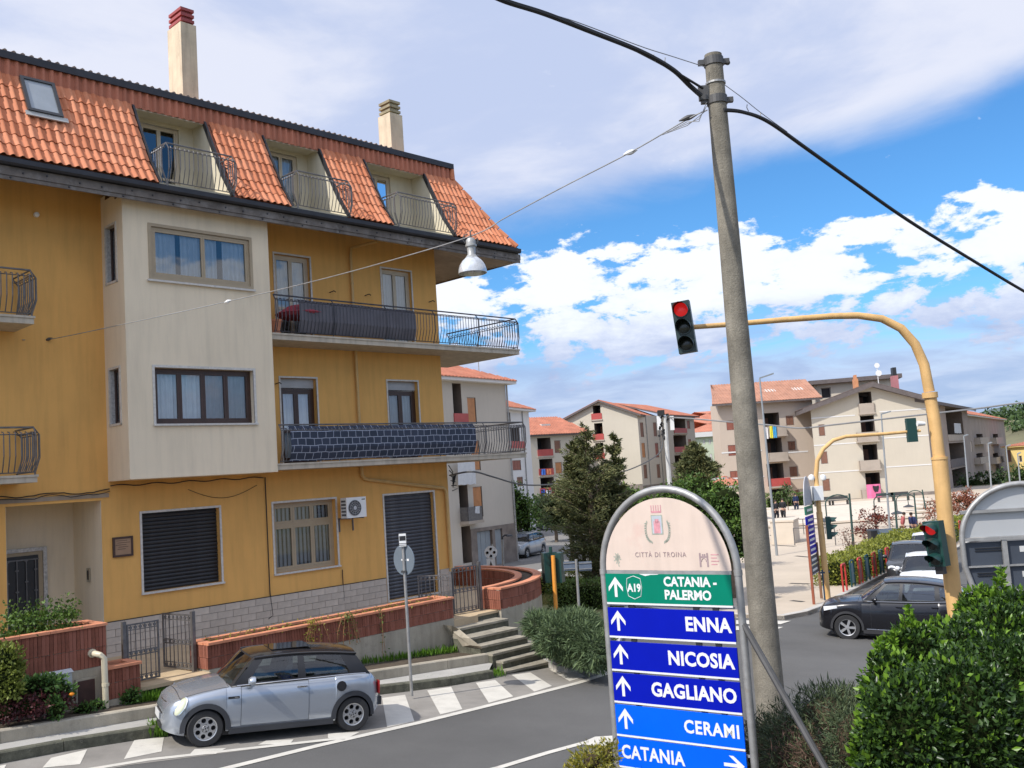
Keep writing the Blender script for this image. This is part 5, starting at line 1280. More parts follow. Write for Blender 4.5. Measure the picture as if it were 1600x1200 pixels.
sp = hatch(mWhP, H=1.6); t = at_front(sp, 'queueing_car', 'small white car behind the dark grey car, half hidden by the signal head', (1452, 899), math.radians(64)); front_kit(t, sp)
# --- cars in the side street
sp = hatch(mSlP, H=1.56, L=3.55, W=1.6, wb=2.3, fo=.68, plan=[(0, .5), (.06, .62), (.2, .72), (.45, .78), (1, .80), (3, .80), (3.4, .76), (3.55, .60)],
    top=[(0, .60), (.08, .78), (.25, .88), (.6, .95), (.9, 1.0), (1.6, 1.02), (2.6, 1.04), (3.3, 1.04), (3.5, .9), (3.55, .65)], low=[(0, .3), (.4, .24), (3.2, .26), (3.55, .4)],
    gh=(.8, 1.3, 3.1, 3.45), rw=.62, pillars=[(.88, 1.32), (1.75, 1.8), (2.6, 2.6), (3.4, 3.2)], parts=[('bonnet', .25, .8, 7, 10), ('door', 1.0, 1.85, 1, 7), ('door', 1.87, 2.7, 1, 7)])
t = at_front(sp, 'parked_car', 'silver hatchback parked nose-on in the side street by the grey garage', (800, 874), math.radians(62)); front_kit(t, sp, zl=.76)
mb = MB()
for sg in (-1, 1): mb.tube([(1.4, sg * .55, 1.6), (2.9, sg * .55, 1.6)], .02, 5)
mb.build('roof_rails', mBlack, t, kind='stuff')
sp = hatch(mGyP, H=1.45); t = at_front(sp, 'parked_car', 'dark car parked across the far end of the side street under the trees', (836, 829), math.radians(8)); front_kit(t, sp)

# ================================================================== signs, poles, signals, wires
mGal = M('galvanised_steel', (.36, .355, .34), .5, .5, var=.2, scale=7, dirt=(.30, .24, .17), dscale=4, damt=-.03, streak=.1)
mGalD = M('dark_steel_strut', (.09, .088, .085), .55, .4, var=.2, scale=5)
mPoleC = M('spun_concrete', (.215, .195, .155), .95, var=.32, scale=3, bump=.9, bscale=50, fine=.2, streak=.35, dirt=(.12, .11, .085), dscale=7, damt=.06)
mSigY = M('signal_yellow_paint', (.68, .42, .165), .6, var=.12, scale=3, dirt=(.30, .16, .08), dscale=9, damt=-.03, streak=.2, bump=.3, bscale=40)
mSigO = M('signal_orange_paint', (.80, .32, .045), .5, var=.06, scale=2)
mSigG = M('signal_green', (.010, .050, .042), .4, var=.1)
mSigK = M('signal_dark', (.012, .03, .028), .45, var=.1)
mRedOn = M('lit_red_lens', (.6, .02, .02), .3, var=0, emit=(1.0, .02, .02, .3)); mLensOff = M('unlit_lens', (.02, .025, .02), .2, var=0)
def text(s, size, parent, mat, loc, rot=(PI / 2, 0, 0), bold=.0, align='LEFT', sx=1, name='lettering', space=1.0, serif=False):
    c = bpy.data.curves.new(name, 'FONT'); c.body = s; c.size = size; c.offset = bold; c.align_x = align; c.space_character = space; c.extrude = .0008; c.resolution_u = 3
    c.materials.append(mat); tmp = bpy.data.objects.new('t', c); me = bpy.data.meshes.new_from_object(tmp); me.name = 'lettering'; bpy.data.objects.remove(tmp)
    if not me.materials: me.materials.append(mat)
    o = ob(name, me, parent, loc=loc, rot=rot); o.scale = (sx, 1, 1); return o
def arrow(mb, x, z, s, y, rot=0):
    """road-sign arrow: barbed head on a straight shaft"""
    w = .15 * s
    P1 = [(-.08, -.5), (.08, -.5), (.08, .36), (-.08, .36)]
    hd = [(0, .52), (-.42, .0), (-.42, -.22), (0, .26)], [(0, .52), (0, .26), (.42, -.22), (.42, .0)]
    ca, sa = math.cos(rot), math.sin(rot)
    for k, poly in enumerate((P1, *hd)):
        mb.poly([(x + (u * ca - v * sa) * s, y - .0006 * (k > 0), z + (u * sa + v * ca) * s) for u, v in poly])
# --- the town's direction sign (front)
SD = Vector((.8056, -.5925, 0)); SP = dp(1152, 950, 9.0)      # right-hand edge
SF = Fr((SP.x - SD.x * 1.40, SP.y - SD.y * 1.40), (SP.x, SP.y))
S0z = G(SP.x, SP.y)
SG = thing('direction_sign', 'arched town direction sign with green and blue panels for CATANIA, ENNA, NICOSIA and GAGLIANO', 'sign', (SF.o.x, SF.o.y, S0z), SF.ang, 'arched town direction signs')
mPn = M('sign_cream', (.66, .53, .44), .5, var=.05, scale=3, dirt=(.64, .43, .36), dscale=3.5, damt=.05, streak=.12); mGrn = M('sign_green', (.0, .19, .115), .35, var=.05, scale=3, spec=.2); mBlu = M('sign_dark_blue', (.001, .008, .36), .35, var=.05, scale=3, spec=.18); mLBl = M('sign_light_blue', (.0, .11, .78), .35, var=.05, scale=3, spec=.18)
mSW = M('sign_white', (.74, .74, .73), .4, var=.05, scale=6, streak=.06); mPr = M('faded_print', (.34, .25, .25), .7, var=.2, scale=20); mPrG = M('faded_green_print', (.34, .37, .30), .7, var=.2, scale=20); mPrR = M('faded_red_print', (.60, .27, .30), .7, var=.2, scale=20)
zz = lambda z: z - S0z
mb = MB(); R_ = .725; cx = .70; ytop = -1.05
pts = [(cx - R_ - .0, 0.03, 0)] + [(cx - R_, .03, zz(ytop))] + [(cx - R_ * math.cos(a), .03, zz(ytop) + R_ * 1.10 * math.sin(a)) for a in np.linspace(0, PI, 27)] + [(cx + R_, .03, zz(ytop)), (cx + R_, .03, 0)]
mb.tube(pts, .036, 12); mb.build('frame_tube', mGal, SG, smooth=True)
for u in (cx - R_, cx + R_):
    mb = MB(); mb.tube([(u, .03, zz(ytop) - .03), (u, .03, zz(ytop) + .02)], .041, 12); mb.build('frame_collar', mGal, SG, smooth=True)
for z in (-1.37, -2.70): mb = MB(); mb.box(0, 1.4, .02, .045, zz(z) - .02, zz(z) + .0); mb.build('crossbar', mGal, SG)
mb = MB(); P = [(cx + .675 * math.cos(a), 0, zz(-1.035) + .70 * math.sin(a) ) for a in np.linspace(0, PI, 33)]
mb.prism(P, (0, .004, 0)); hp_ = mb.build('arched_panel', mPn, SG)
mb = MB(); mb.box(.03, 1.37, -.004, .012, zz(-1.07), zz(-1.038)); mb.build('panel_rail', mGal, SG)
text('CITTÀ DI TROINA', .067, hp_, mPr, (.37, -.003, zz(-.905)), space=1.22, sx=.86)
# coat of arms: crown, shield with tower, wreath
cm = MB(); c0x, c0z = .640, zz(-.60)
def cq(x0, x1, z0, z1, mb=cm, y=-.0025): mb.quad((c0x + x0, y, c0z + z0), (c0x + x1, y, c0z + z0), (c0x + x1, y, c0z + z1), (c0x + x0, y, c0z + z1))
for k in range(5): x = -.052 + k * .026; cq(x - .004, x + .004, .135, .195); 
cq(-.056, .056, .120, .138); cm.build('mural_crown', mPrR, hp_, kind='stuff')
sh_ = MB(); cq(-.062, .062, -.09, .10, sh_, -.0022); sh_.build('shield', mPrG, hp_)
sh_ = MB(); cq(-.052, .052, -.08, .09, sh_, -.0028); sh_.build('shield_field', M('faded_blue_print', (.48, .52, .56), .7), hp_)
tw_ = MB(); cq(-.035, .035, -.078, .02, tw_, -.0034); cq(-.022, .022, .02, .06, tw_, -.0034)
for k in (-.03, -.01, .012, .03): cq(k - .005, k + .005, .02, .04, tw_, -.0034)
tw_.build('tower_emblem', mPrR, hp_, kind='stuff')
wr_ = MB()
for sg in (-1, 1):
    for k in range(11):
        a = -1.35 + k * .19; x, z = sg * (.055 + .062 * math.cos(a) ** .8 if math.cos(a) > 0 else .055), -.04 + .11 * math.sin(a)
        for da in (.9, -.5):
            dx, dz_ = sg * math.cos(a + da) * .034, math.sin(a + da) * .034
            wr_.quad((c0x + x, -.003, c0z + z), (c0x + x + dx * .5 - dz_ * .22, -.003, c0z + z + dz_ * .5 + dx * .22), (c0x + x + dx, -.003, c0z + z + dz_), (c0x + x + dx * .5 + dz_ * .22, -.003, c0z + z + dz_ * .5 - dx * .22))
wr_.build('wreath', mPrG, hp_, kind='stuff')
e1 = MB()
for k in range(16):
    a = 2 * PI * k / 16; r = .035 + .01 * math.sin(k * 3); e1.quad((.165, -.002, zz(-.915)), (.165 + r * math.cos(a), -.002, zz(-.915) + r * 1.3 * math.sin(a)), (.165 + r * math.cos(a + .25), -.002, zz(-.915) + r * 1.3 * math.sin(a + .25)), (.166, -.002, zz(-.915)))
e1.quad((.165, -.002, zz(-.95)), (.172, -.002, zz(-.95)), (.185, -.002, zz(-1.0)), (.175, -.002, zz(-1.0))); e1.build('tree_emblem', mPrG, hp_, kind='stuff')
e2 = MB(); X0, Z0 = 1.06, zz(-1.0)
for a, b, c, d in ((0, .018, 0, .13), (.075, .093, 0, .13), (.018, .075, .085, .10), (.03, .045, .10, .12), (.05, .065, .10, .12)): e2.quad((X0 + a, -.002, Z0 + c), (X0 + b, -.002, Z0 + c), (X0 + b, -.002, Z0 + d), (X0 + a, -.002, Z0 + d))
e2.tube([(X0 + .0465 + .024 * math.cos(a), -.002, Z0 + .05 + .03 * math.sin(a)) for a in np.linspace(0, PI, 9)], .003, 4); e2.build('castle_emblem', mPr, hp_, kind='stuff')
for k in range(4): mb = MB(); mb.quad((1.18, -.002, Z0 + .02 + k * .03), (1.24 + .02 * (k % 2), -.002, Z0 + .02 + k * .03), (1.24 + .02 * (k % 2), -.002, Z0 + .028 + k * .03), (1.18, -.002, Z0 + .028 + k * .03)); mb.build('small_print', mPrR, hp_)
rows = [('', -1.070, -1.353, mGrn), ('ENNA', -1.405, -1.682, mBlu), ('NICOSIA', -1.735, -2.008, mBlu), ('GAGLIANO', -2.045, -2.318, mBlu), ('CERAMI', -2.352, -2.640, mLBl), ('CATANIA', -2.668, -2.945, mLBl)]
for k, (s, za, zb, mt) in enumerate(rows):
    za, zb = zz(za), zz(zb); mb = MB(); mb.box(.012, 1.362, -.008, .010, zb, za); pn = mb.build('sign_panel', mt, SG)
    mb = MB(); mb.box(.012, 1.362, -.011, .008, zb - .018, zb - .0005); mb.build('white_edge', mSW, pn)
    hh = za - zb; zm = (za + zb) / 2 + .01
    if k < 5:
        mb = MB(); arrow(mb, .125, zm, .195, -.0095); mb.build('arrow', mSW, pn, kind='stuff')
    if k == 0:
        text('CATANIA -', .122, pn, mSW, (.665, -.0095, zm + .02), bold=.0045, space=1.0, sx=.92); text('PALERMO', .122, pn, mSW, (.665, -.0095, zm - .105), bold=.0045, space=1.0, sx=.92)
        text('A19', .105, pn, mSW, (.335, -.0095, zm - .04), bold=.004, align='CENTER', sx=.86)
        mb = MB(); q = [(.26, .085), (.335, .11), (.41, .085), (.42, .0), (.405, -.085), (.335, -.115), (.265, -.085), (.25, 0)]; mb.tube([(x, -.0095, zm + z) for x, z in q + q[:1]], .0035, 4, cap=False); mb.build('shield_outline', mSW, pn)
        mb = MB(); mb.poly([(.40, -.009, za + .0), (.62, -.009, za), (.60, -.009, za - .006), (.53, -.009, za - .008), (.47, -.009, za - .02), (.43, -.009, za - .008)]); mb.build('peeled_patch', mSW, pn)
    elif s == 'CATANIA': text(s, .175, pn, mSW, (.05, -.0095, zm - .065), bold=.005, sx=.86, space=1.07)
    else: text(s, .18 if k < 4 else .165, pn, mSW, (1.325, -.0095, zm - .063), bold=.0062 if k < 4 else .005, align='RIGHT', sx=.93 if k < 4 else .9, space=1.04 if k < 4 else 1.12)
    if k == 5: mb = MB(); arrow(mb, 1.24, zm - .0, .2, -.0095, rot=-PI / 2); mb.build('arrow', mSW, pn, kind='stuff')
    for u in (.25, .95, 1.15):
        mb = MB(); mb.box(u, u + .06, .0, .02, za + .002, za + .03); mb.build('clamp', mBlack, pn)
st_ = SF.w(1.42, -.03, -1.50); en = gnd(1310, 1240, .1)
mb = MB(); inv = SG.matrix_basis.inverted(); mb.tube([inv @ st_, inv @ dp(1292, 1205, 8.4), inv @ dp(1325, 1262, 8.2)], .03, 8); mb.build('strut', mGalD, SG, smooth=True)
# --- the same kind of sign seen from behind on the right
BP = dp(1592, 905, 12.0); Bd = Vector((.985, -.17, 0)).normalized()
BF = Fr((BP.x - Bd.x * .62, BP.y - Bd.y * .62), (BP.x, BP.y)); bz = G(BP.x, BP.y)
BS = thing('direction_sign', 'arched direction sign seen from behind, grey back standing in the hedge on the right', 'sign', (BF.o.x, BF.o.y, bz), BF.ang, 'arched town direction signs')
zc = BF.px(1516, 846)[1] - bz; mb = MB(); cx, R_ = .74, .725
mb.tube([(.10, 0, -.2), (.10, 0, zc - .62), (cx - R_, 0, zc - .30), (cx - R_, 0, zc)] + [(cx - R_ * math.cos(a), 0, zc + R_ * .93 * math.sin(a)) for a in np.linspace(0, PI, 27)] + [(cx + R_, 0, zc), (cx + R_, 0, 0)], .035, 10); mb.build('frame_tube', mGal, BS, smooth=True)
mb = MB(); mb.tube([(.22, .12, 0), (.22, .12, zc - .3)], .035, 8); mb.build('frame_post', mGal, BS, smooth=True)
mb = MB(); mb.prism([(cx + .685 * math.cos(a), .05, zc + .04 + .62 * math.sin(a)) for a in np.linspace(0, PI, 29)], (0, .01, 0)); mb.build('arched_panel', M('aluminium_back', (.50, .51, .51), .4, .3, var=.04, scale=1.5), BS)
mBk = M('sign_back_grey', (.055, .066, .085), .5, .1, var=.08, scale=3)
for z in (.02, .36): mb = MB(); mb.box(.03, 1.45, -.02, .045, zc + z - .018, zc + z + .018); mb.build('crossbar', mGal, BS)
for k in range(7):
    za = zc - .02 - k * .305; mb = MB(); mb.box(.035, 1.44, .04, .055, za - .29, za); pn = mb.build('sign_panel', mBk, BS)
    mb = MB(); mb.box(.03, 1.45, -.005, .035, za - .305, za - .285); mb.build('panel_rail', mGal, BS)
    for z in (.07, .10): mb = MB(); mb.box(.16, .48, .025, .041, za - z - .01, za - z); mb.box(.86, 1.05, .025, .041, za - z * 2.2 - .015, za - z * 2.2); mb.build('ventilation_slot', mBlack, pn, kind='stuff')
    if k < 2: mb = MB(); mb.box(.68, .82, .036, .041, za - .14, za - .07); mb.build('sticker', M('sticker', (.55, .55, .53), .5), pn)
mb = MB(); mb.box(.47, .53, -.01, .03, zc - 2.2, zc + .02); mb.build('upright', mGal, BS)

# --- concrete utility pole
pb = dp(1213, 1200, 11.5); zb = G(pb.x, pb.y); pt = dp(1114, 86, 11.5)
PO = thing('utility_pole', 'tall grey spun-concrete utility pole with clamps and cables, right of the direction sign', 'pole', (pb.x, pb.y, zb))
b0 = Vector((0, 0, -.3)); tp_ = pt - pb; tp_ = Vector((pt.x - pb.x, pt.y - pb.y, pt.z - zb))
base_px = dp(1213, 1200, 11.5); dirv = (pt - base_px); k0 = (zb - .3 - base_px.z) / dirv.z; bot = base_px + dirv * k0 - Vector((pb.x, pb.y, zb))
mb = MB(); n = 14; mb.tube([bot.lerp(tp_, k / n) for k in range(n + 1)], [.185 - .078 * k / n for k in range(n + 1)], 20); mb.build('shaft', mPoleC, PO, smooth=True, ang=60)
def poleat(y, off=(0, 0, 0)):
    f = (y - 86) / (1200 - 86); p = pt + (base_px - pt) * f; return p - Vector((pb.x, pb.y, zb)) + Vector(off)
for y, r in ((98, .122), (162, .127)):
    p = poleat(y); mb = MB(); mb.lathe([(r - .01, -.05), (r, -.05), (r, .05), (r - .01, .05)], p, 20); mb.box(p.x + r - .01, p.x + r + .07, p.y - .03, p.y + .03, p.z - .03, p.z + .03); mb.box(p.x - r - .07, p.x - r + .01, p.y - .03, p.y + .03, p.z - .03, p.z + .03); mb.build('clamp_band', mGalD, PO)
p = poleat(134); mb = MB(); mb.lathe([(.118, -.012), (.124, -.012), (.124, .012), (.118, .012)], p, 20); mb.build('wire_loop', mGal, PO)
p = poleat(148); mb = MB(); mb.box(p.x - .22, p.x - .10, p.y - .05, p.y + .02, p.z - .10, p.z + .08); mb.build('cable_bracket', mGalD, PO)
p = poleat(100); mb = MB(); mb.tube([(p.x + .17 + .03 * math.cos(a), p.y, p.z + .03 * math.sin(a)) for a in np.linspace(0, 2 * PI, 13)], .006, 5, cap=False); mb.build('ring', mGalD, PO)
P0 = Vector((pb.x, pb.y, zb))
def cable(name, label, pts, r, mat=mRub, n=8, group='overhead cables', sag=0, extra=None):
    """pts are world points; a smooth curve is drawn through them"""
    t = thing(name, label, 'cable', pts[0], 0, group); o = pts[0]; P = []
    for i in range(len(pts) - 1):
        p0 = pts[max(i - 1, 0)]; p1 = pts[i]; p2 = pts[i + 1]; p3 = pts[min(i + 2, len(pts) - 1)]
        for k in range(n):
            f = k / n; P.append(.5 * ((2 * p1) + (p2 - p0) * f + (2 * p0 - 5 * p1 + 4 * p2 - p3) * f * f + (3 * p1 - p0 - 3 * p2 + p3) * f ** 3) - o)
    P.append(pts[-1] - o); mb = MB(); mb.tube(P, r, 6); mb.build('cable_strand', mat, t, smooth=True); return t, P
def D(x, y, d): return dp(x, y, d)
cable('overhead_cable', 'thick black cable coming in from the top edge to the concrete pole', [D(100, -400, 5.5), D(500, -160, 7.3), D(740, -25, 8.6), D(785, 0, 8.9), D(850, 21, 9.4), D(920, 48, 10.0), D(1000, 80, 10.7), D(1050, 108, 11.1), D(1078, 134, 11.35), D(1096, 150, 11.4)], .030)
cable('overhead_cable', 'second black strand beside the thick cable left of the concrete pole', [D(980, 72, 10.55), D(1030, 98, 11.0), D(1065, 118, 11.2), D(1098, 138, 11.4)], .016)
cable('messenger_wire', 'thin steel wire above the thick cable, tied to the top clamp of the pole', [D(200, -330, 5.6), D(600, -95, 7.7), D(800, 2, 9.0), D(900, 34, 9.8), D(1000, 72, 10.8), D(1050, 88, 11.1), D(1103, 105, 11.4)], .006, mGal)
cable('overhead_cable', 'black cable sloping down from the concrete pole to the right edge', [D(1130, 172, 11.4), D(1160, 175, 11.6), D(1200, 190, 12.0), D(1260, 232, 12.6), D(1330, 282, 13.3), D(1420, 345, 14.3), D(1520, 407, 15.6), D(1600, 455, 16.7), D(1700, 510, 18), D(1950, 620, 22), D(2300, 740, 30)], .026)
cable('messenger_wire', 'thin steel wire from the pole down to the right-hand cable', [D(1133, 133, 11.45), D(1160, 153, 11.6), D(1190, 177, 11.9), D(1230, 206, 12.3)], .005, mGal)
for x, y, d, w_ in ((1168, 168, 11.7, 'right of the concrete pole, nearer one'), (1189, 181, 11.9, 'right of the concrete pole, farther one'), (1040, 95, 11.05, 'left of the concrete pole, nearer one'), (1022, 90, 10.9, 'left of the concrete pole, farther one')):
    t = thing('cable_tie', 'small wire tie on the cable ' + w_, 'tie', D(x, y, d), 0, 'wire ties'); mb = MB(); mb.tube([(0, 0, .04), (-.01, 0, 0), (.01, 0, -.05)], .006, 4); mb.build('tie', mGal, t)
# span wire carrying the street lamp, and its anchor on the house wall
wa = FAC.w(*[FAC.px(35, 531, .02)[0], .02, FAC.px(35, 531, .02)[1]]); LD = 14.3
LP = D(738, 405, LD)
t, P = cable('span_wire', 'thin span wire from the concrete pole past the street lamp to the ochre wall', [D(1105, 172, 11.4), D(1075, 186, 11.6), D(985, 238, 12.3), D(880, 292, 13.1), D(790, 340, 13.9), D(738, 368, LD), D(600, 410, 15.6), D(480, 442, 17.2), D(356, 471, 18.3), D(200, 505, 19.0), D(78, 530, 20.0), wa], .009, mGal)
for x, y, d, l in ((985, 238, 12.3, .16), (1075, 184, 11.6, .2), (356, 471, 18.3, .12), (76, 530, 20, .14)):
    o = D(x, y, d) - D(1105, 172, 11.4); mb = MB(); dr_ = (D(x + 20, y - 7, d) - D(x, y, d)).normalized(); mb.tube([o - dr_ * l * .6, o - dr_ * l * .2, o, o + dr_ * l * .2, o + dr_ * l * .6], [.008, .03, .036, .03, .008], 8); mb.build('insulator', mWhite if x in (985, 356) else mGalD, t, smooth=True)
mb = MB(); o = D(1105, 172, 11.4)
for k in range(3): mb.tube([D(1104, 160 + 6 * k, 11.4) - o, D(1092, 190 - 4 * k, 11.45) - o, D(1074, 190 + 3 * k, 11.55) - o, D(1050 - 8 * k, 203 + 4 * k, 11.7) - o], .005, 4)
mb.build('loose_wires', mGal, t, kind='stuff')
# street lamp hanging from the wire
LM = thing('street_lamp', 'bell-shaped grey street lamp hanging from the span wire before the roof corner', 'lamp', D(739, 432, LD))
mL = M('lamp_grey', (.38, .38, .36), .4, .3, var=.08); S = .0094
mb = MB(); mb.lathe([(.0, .60), (.05, .59), (.075, .555), (.075, .50), (.085, .49), (.085, .46), (.065, .45), (.06, .34), (.075, .32), (.095, .29), (.11, .275)], (0, 0, 0), 20); mb.build('lamp_housing', mL, LM, smooth=True)
mb = MB(); mb.lathe([(.10, .285), (.15, .24), (.19, .18), (.212, .11), (.218, .05), (.212, .045), (.205, .10), (.18, .17), (.14, .23), (.09, .27)], (0, 0, 0), 28, cap=False); mb.build('lamp_shade', M('clouded_glass_shade', (.60, .62, .63), .15, .35, var=.2, scale=9, spec=.9), LM, smooth=True)
mb = MB(); mb.lathe([(.0, .05), (.035, .07), (.045, .12), (.02, .2), (0, .2)], (0, 0, 0), 12); mb.build('bulb', mLampW, LM, smooth=True)
mb = MB(); mb.tube([(-.085, 0, .52), (-.12, 0, .58), (-.10, 0, .64), (-.04, 0, .66)], .008, 5); mb.tube([(.085, 0, .50), (.11, 0, .54), (.09, 0, .58)], .014, 5); mb.tube([(0, 0, .6), (0, 0, .69), (.03, 0, .72)], .012, 5); mb.build('lamp_bracket', mGalD, LM, kind='stuff')

# --- traffic signals
def signal_head(parent, o, ang, h=.86, lit=None, mat=mSigG, wide=.30, visor=True, back=False):
    """three-lamp head: housing, three lenses, three hoods; faces -y before the turn"""
    mb = MB(); mb.box(-wide / 2, wide / 2, -.06, .10, 0, h)
    hd = mb.build('signal_housing', mat, parent, loc=o, rot=ang)
    for k in range(3):
        z = h - h / 6 - k * h / 3; r = h / 6 * .80
        mb = MB(); mb.lathe([(r, -.075), (r * .7, -.09), (0, -.095)], (0, 0, z), 20, 'y'); mb.build('lens', mRedOn if lit == k else mLensOff, hd, smooth=True)
        mb = MB(); vs = []
        for a in np.linspace(-.35, PI + .35, 15):
            vs += [(r * 1.12 * math.cos(a), -.06, z + r * 1.12 * math.sin(a)), (r * 1.08 * math.cos(a), -.10 - .16 * max(math.sin(a), 0) ** .6 - .04, z + r * 1.08 * math.sin(a) - .02)]
        mb.add(vs, [(2 * i, 2 * i + 2, 2 * i + 3, 2 * i + 1) for i in range(14)]); mb.build('hood', mat, hd, smooth=True)
        mb = MB(); mb.lathe([(r * 1.15, -.06), (r * 1.15, -.075), (r, -.075)], (0, 0, z), 20, 'y'); mb.build('lens_ring', mat, hd)
    return hd
# foreground mast with arm
MD = 15.5; bx = D(1497, 985, MD); mzb = G(bx.x, bx.y)
TS = thing('traffic_signal', 'yellow mast-arm traffic signal with a red light over the road, right foreground', 'traffic light', (bx.x, bx.y, mzb), 0, 'yellow mast-arm traffic signals')
O = Vector((bx.x, bx.y, mzb)); L_ = lambda x, y, d=MD: D(x, y, d) - O
P = [L_(1497, 985), L_(1489, 890)]; low = L_(1497, 985); low = low + (low - L_(1478, 740)) * (low.z / max(1e-6, (L_(1478, 740) - low).z))
mb = MB(); mb.tube([low, L_(1497, 985), L_(1487, 905), L_(1478, 820), L_(1468, 716)], [.125, .125, .124, .122, .12], 16); mb.build('mast', mSigY, TS, smooth=True)
mb = MB(); mb.tube([L_(1468, 720), L_(1460, 655), L_(1453, 618)], .095, 16); mb.lathe([(.105, -.04), (.12, -.04), (.12, .05), (.105, .05)], L_(1453, 618), 16); mb.lathe([(.10, -.02), (.13, -.02), (.13, .02), (.1, .02)], L_(1468, 716), 16); mb.build('upper_mast', mSigY, TS, smooth=True)
arm = [L_(1452, 612), L_(1444, 570), L_(1430, 538), L_(1408, 513), L_(1378, 498), L_(1340, 493), L_(1300, 494), L_(1220, 500), L_(1140, 507, 15.3), L_(1056, 513, 15.2)]
mb = MB(); mb.tube(arm, [.085, .08, .075, .07, .062, .056, .052, .047, .042, .038], 14); mb.build('mast_arm', mSigY, TS, smooth=True)
hz = L_(1072, 512, 15.0); ang0 = math.radians(-18)
h_ = signal_head(TS, (hz.x, hz.y - .02, hz.z - .40), ang0, .82, 0, mSigK, .28)
h_.rotation_euler = (0, -.075, ang0)
sh0 = L_(1470, 907, 15.25); h2 = signal_head(TS, (sh0.x - .02, sh0.y - .05, L_(1470, 884, 15.25).z), math.radians(-52), .70, 0, mSigG, .27)
h2.rotation_euler = (0, -.06, math.radians(-52))
mb = MB(); mb.box(-.05, .08, -.05, .05, -.12, 0); mb.build('signal_bracket', mBlack, h2)
mb = MB(); p = L_(1445, 662, 15.4); mb.tube([p, p + Vector((-.12, 0, .01))], [.03, .045], 8); mb.build('camera_housing', mWhite, TS)
# far mast-arm signal with control box and cameras
FD = 34; fb_ = gnd(1293, 936, .12); O = fb_.copy(); FDD = fb_.y
FS = thing('traffic_signal', 'far yellow mast-arm traffic signal with a white box and cameras beside the piazza', 'traffic light', O, 0, 'yellow mast-arm traffic signals')
L_ = lambda x, y, d=FDD: D(x, y, d) - O
mb = MB(); mb.tube([(0, 0, 0), L_(1290, 900), L_(1284, 840), L_(1280, 800)], .11, 10); mb.tube([L_(1280, 800), L_(1275, 745), L_(1277, 720), L_(1286, 702), L_(1302, 688), L_(1322, 682), L_(1380, 678), L_(1438, 673)], [.09, .085, .08, .075, .07, .065, .06, .05], 10); mb.build('mast', mSigY, FS, smooth=True)
a_, b_ = L_(1267, 760), L_(1284, 781); mb = MB(); mb.box(a_.x, b_.x, -.25, .15, b_.z, a_.z); mb.build('control_box', mWhite, FS)
for x in (1268, 1286):
    p = L_(x, 747); mb = MB(); mb.lathe([(0, -.1), (.10, -.06), (.12, .02), (.09, .1), (0, .14)], p, 10); mb.build('camera_dome', mWhite, FS, smooth=True)
p = L_(1424, 674); signal_head(FS, (p.x, p.y, p.z - .38), math.radians(180), .85, None, mSigG, .34)
p = L_(1297, 842); signal_head(FS, (p.x, p.y, p.z), math.radians(75), .78, None, mSigG, .32)
# orange-posted signal seen from behind, left of the sign
o = D(869, 960, 26.5); O = Vector((o.x, o.y, G(o.x, o.y)))
OS = thing('traffic_signal', 'traffic signal on an orange post seen from behind, in front of the conifer', 'traffic light', O)
L_ = lambda x, y, d=26.5: D(x, y, d) - O
mb = MB(); mb.tube([(0, 0, 0), L_(869, 957), L_(866, 906), L_(864, 868)], .055, 12); mb.build('post', mSigO, OS, smooth=True)
for x, a in ((856, 105), (876, 250)):
    p = L_(x, 911); signal_head(OS, (p.x, p.y + .22, p.z), math.radians(a), .80, None, mSigG, .30)
p = L_(864, 910); mb = MB(); mb.box(p.x - .12, p.x + .16, p.y + .12, p.y + .22, p.z, p.z + .80); mb.lathe([(.05, .78), (.045, .95), (0, .95)], (p.x + .0, p.y + .15, p.z), 10); mb.build('signal_bracket', mSigG, OS)
# --- small signs
def post_sign(name, label, px, d, y1, r=.03, cat='sign', lean=True, dz=0):
    o = D(px[0], px[1], d); O = Vector((o.x, o.y, G(o.x, o.y) + dz)); t = thing(name, label, cat, O); L_ = lambda x, y, dd=d: D(x, y, dd) - O
    mb = MB(); mb.tube([(0, 0, 0), o - O, L_(*y1)], r, 8); mb.build('post', mGal, t, smooth=True); return t, L_
pk = gnd(643, 1079, 0.16)
t = thing('road_sign', 'round road sign seen from behind on a leaning grey post on the left pavement', 'sign', pk); L_ = lambda x, y: D(x, y, pk.y) - pk
mb = MB(); mb.tube([(0, 0, -.1), L_(636, 960), L_(629, 838)], .030, 10); mb.build('post', mGal, t, smooth=True)
c = L_(630.5, 875); mb = MB(); mb.lathe([(.30, .0), (.305, .012), (.29, .02), (0, .02)], (0, 0, 0), 30, 'y'); d_ = mb.build('sign_disc', M('grey_sign_back', (.17, .21, .25), .5, .2, var=.06), t, loc=(c.x, c.y + .04, c.z), rot=math.radians(-42))
mb = MB(); mb.box(-.06, .06, -.012, .0, -.015, .015); mb.box(.09, .15, -.002, -.0005, -.02, .02); mb.build('sticker', mWhite, d_, kind='stuff')
for y in (850, 893): q = L_(631, y); mb = MB(); mb.box(q.x - .05, q.x + .05, q.y - .04, q.y + .04, q.z - .02, q.z + .02); mb.build('clamp', mGalD, t)
a_, b_ = L_(623.5, 834), L_(635.5, 853); mb = MB(); mb.box(a_.x, b_.x, -.01, .01, b_.z, a_.z); s_ = mb.build('small_plate', mWhite, t, rot=0, loc=(0, a_.y - .05, 0))
mb = MB(); m_ = (a_.x + b_.x) / 2; mb.box(m_ - .06, m_ + .06, -.013, -.0101, b_.z + .11, b_.z + .20); mb.box(m_ - .08, m_ + .08, -.013, -.0101, b_.z + .05, b_.z + .06); mb.box(m_ - .08, m_ + .08, -.013, -.0101, b_.z + .02, b_.z + .03); mb.build('pictogram', mBlack, s_, kind='stuff')
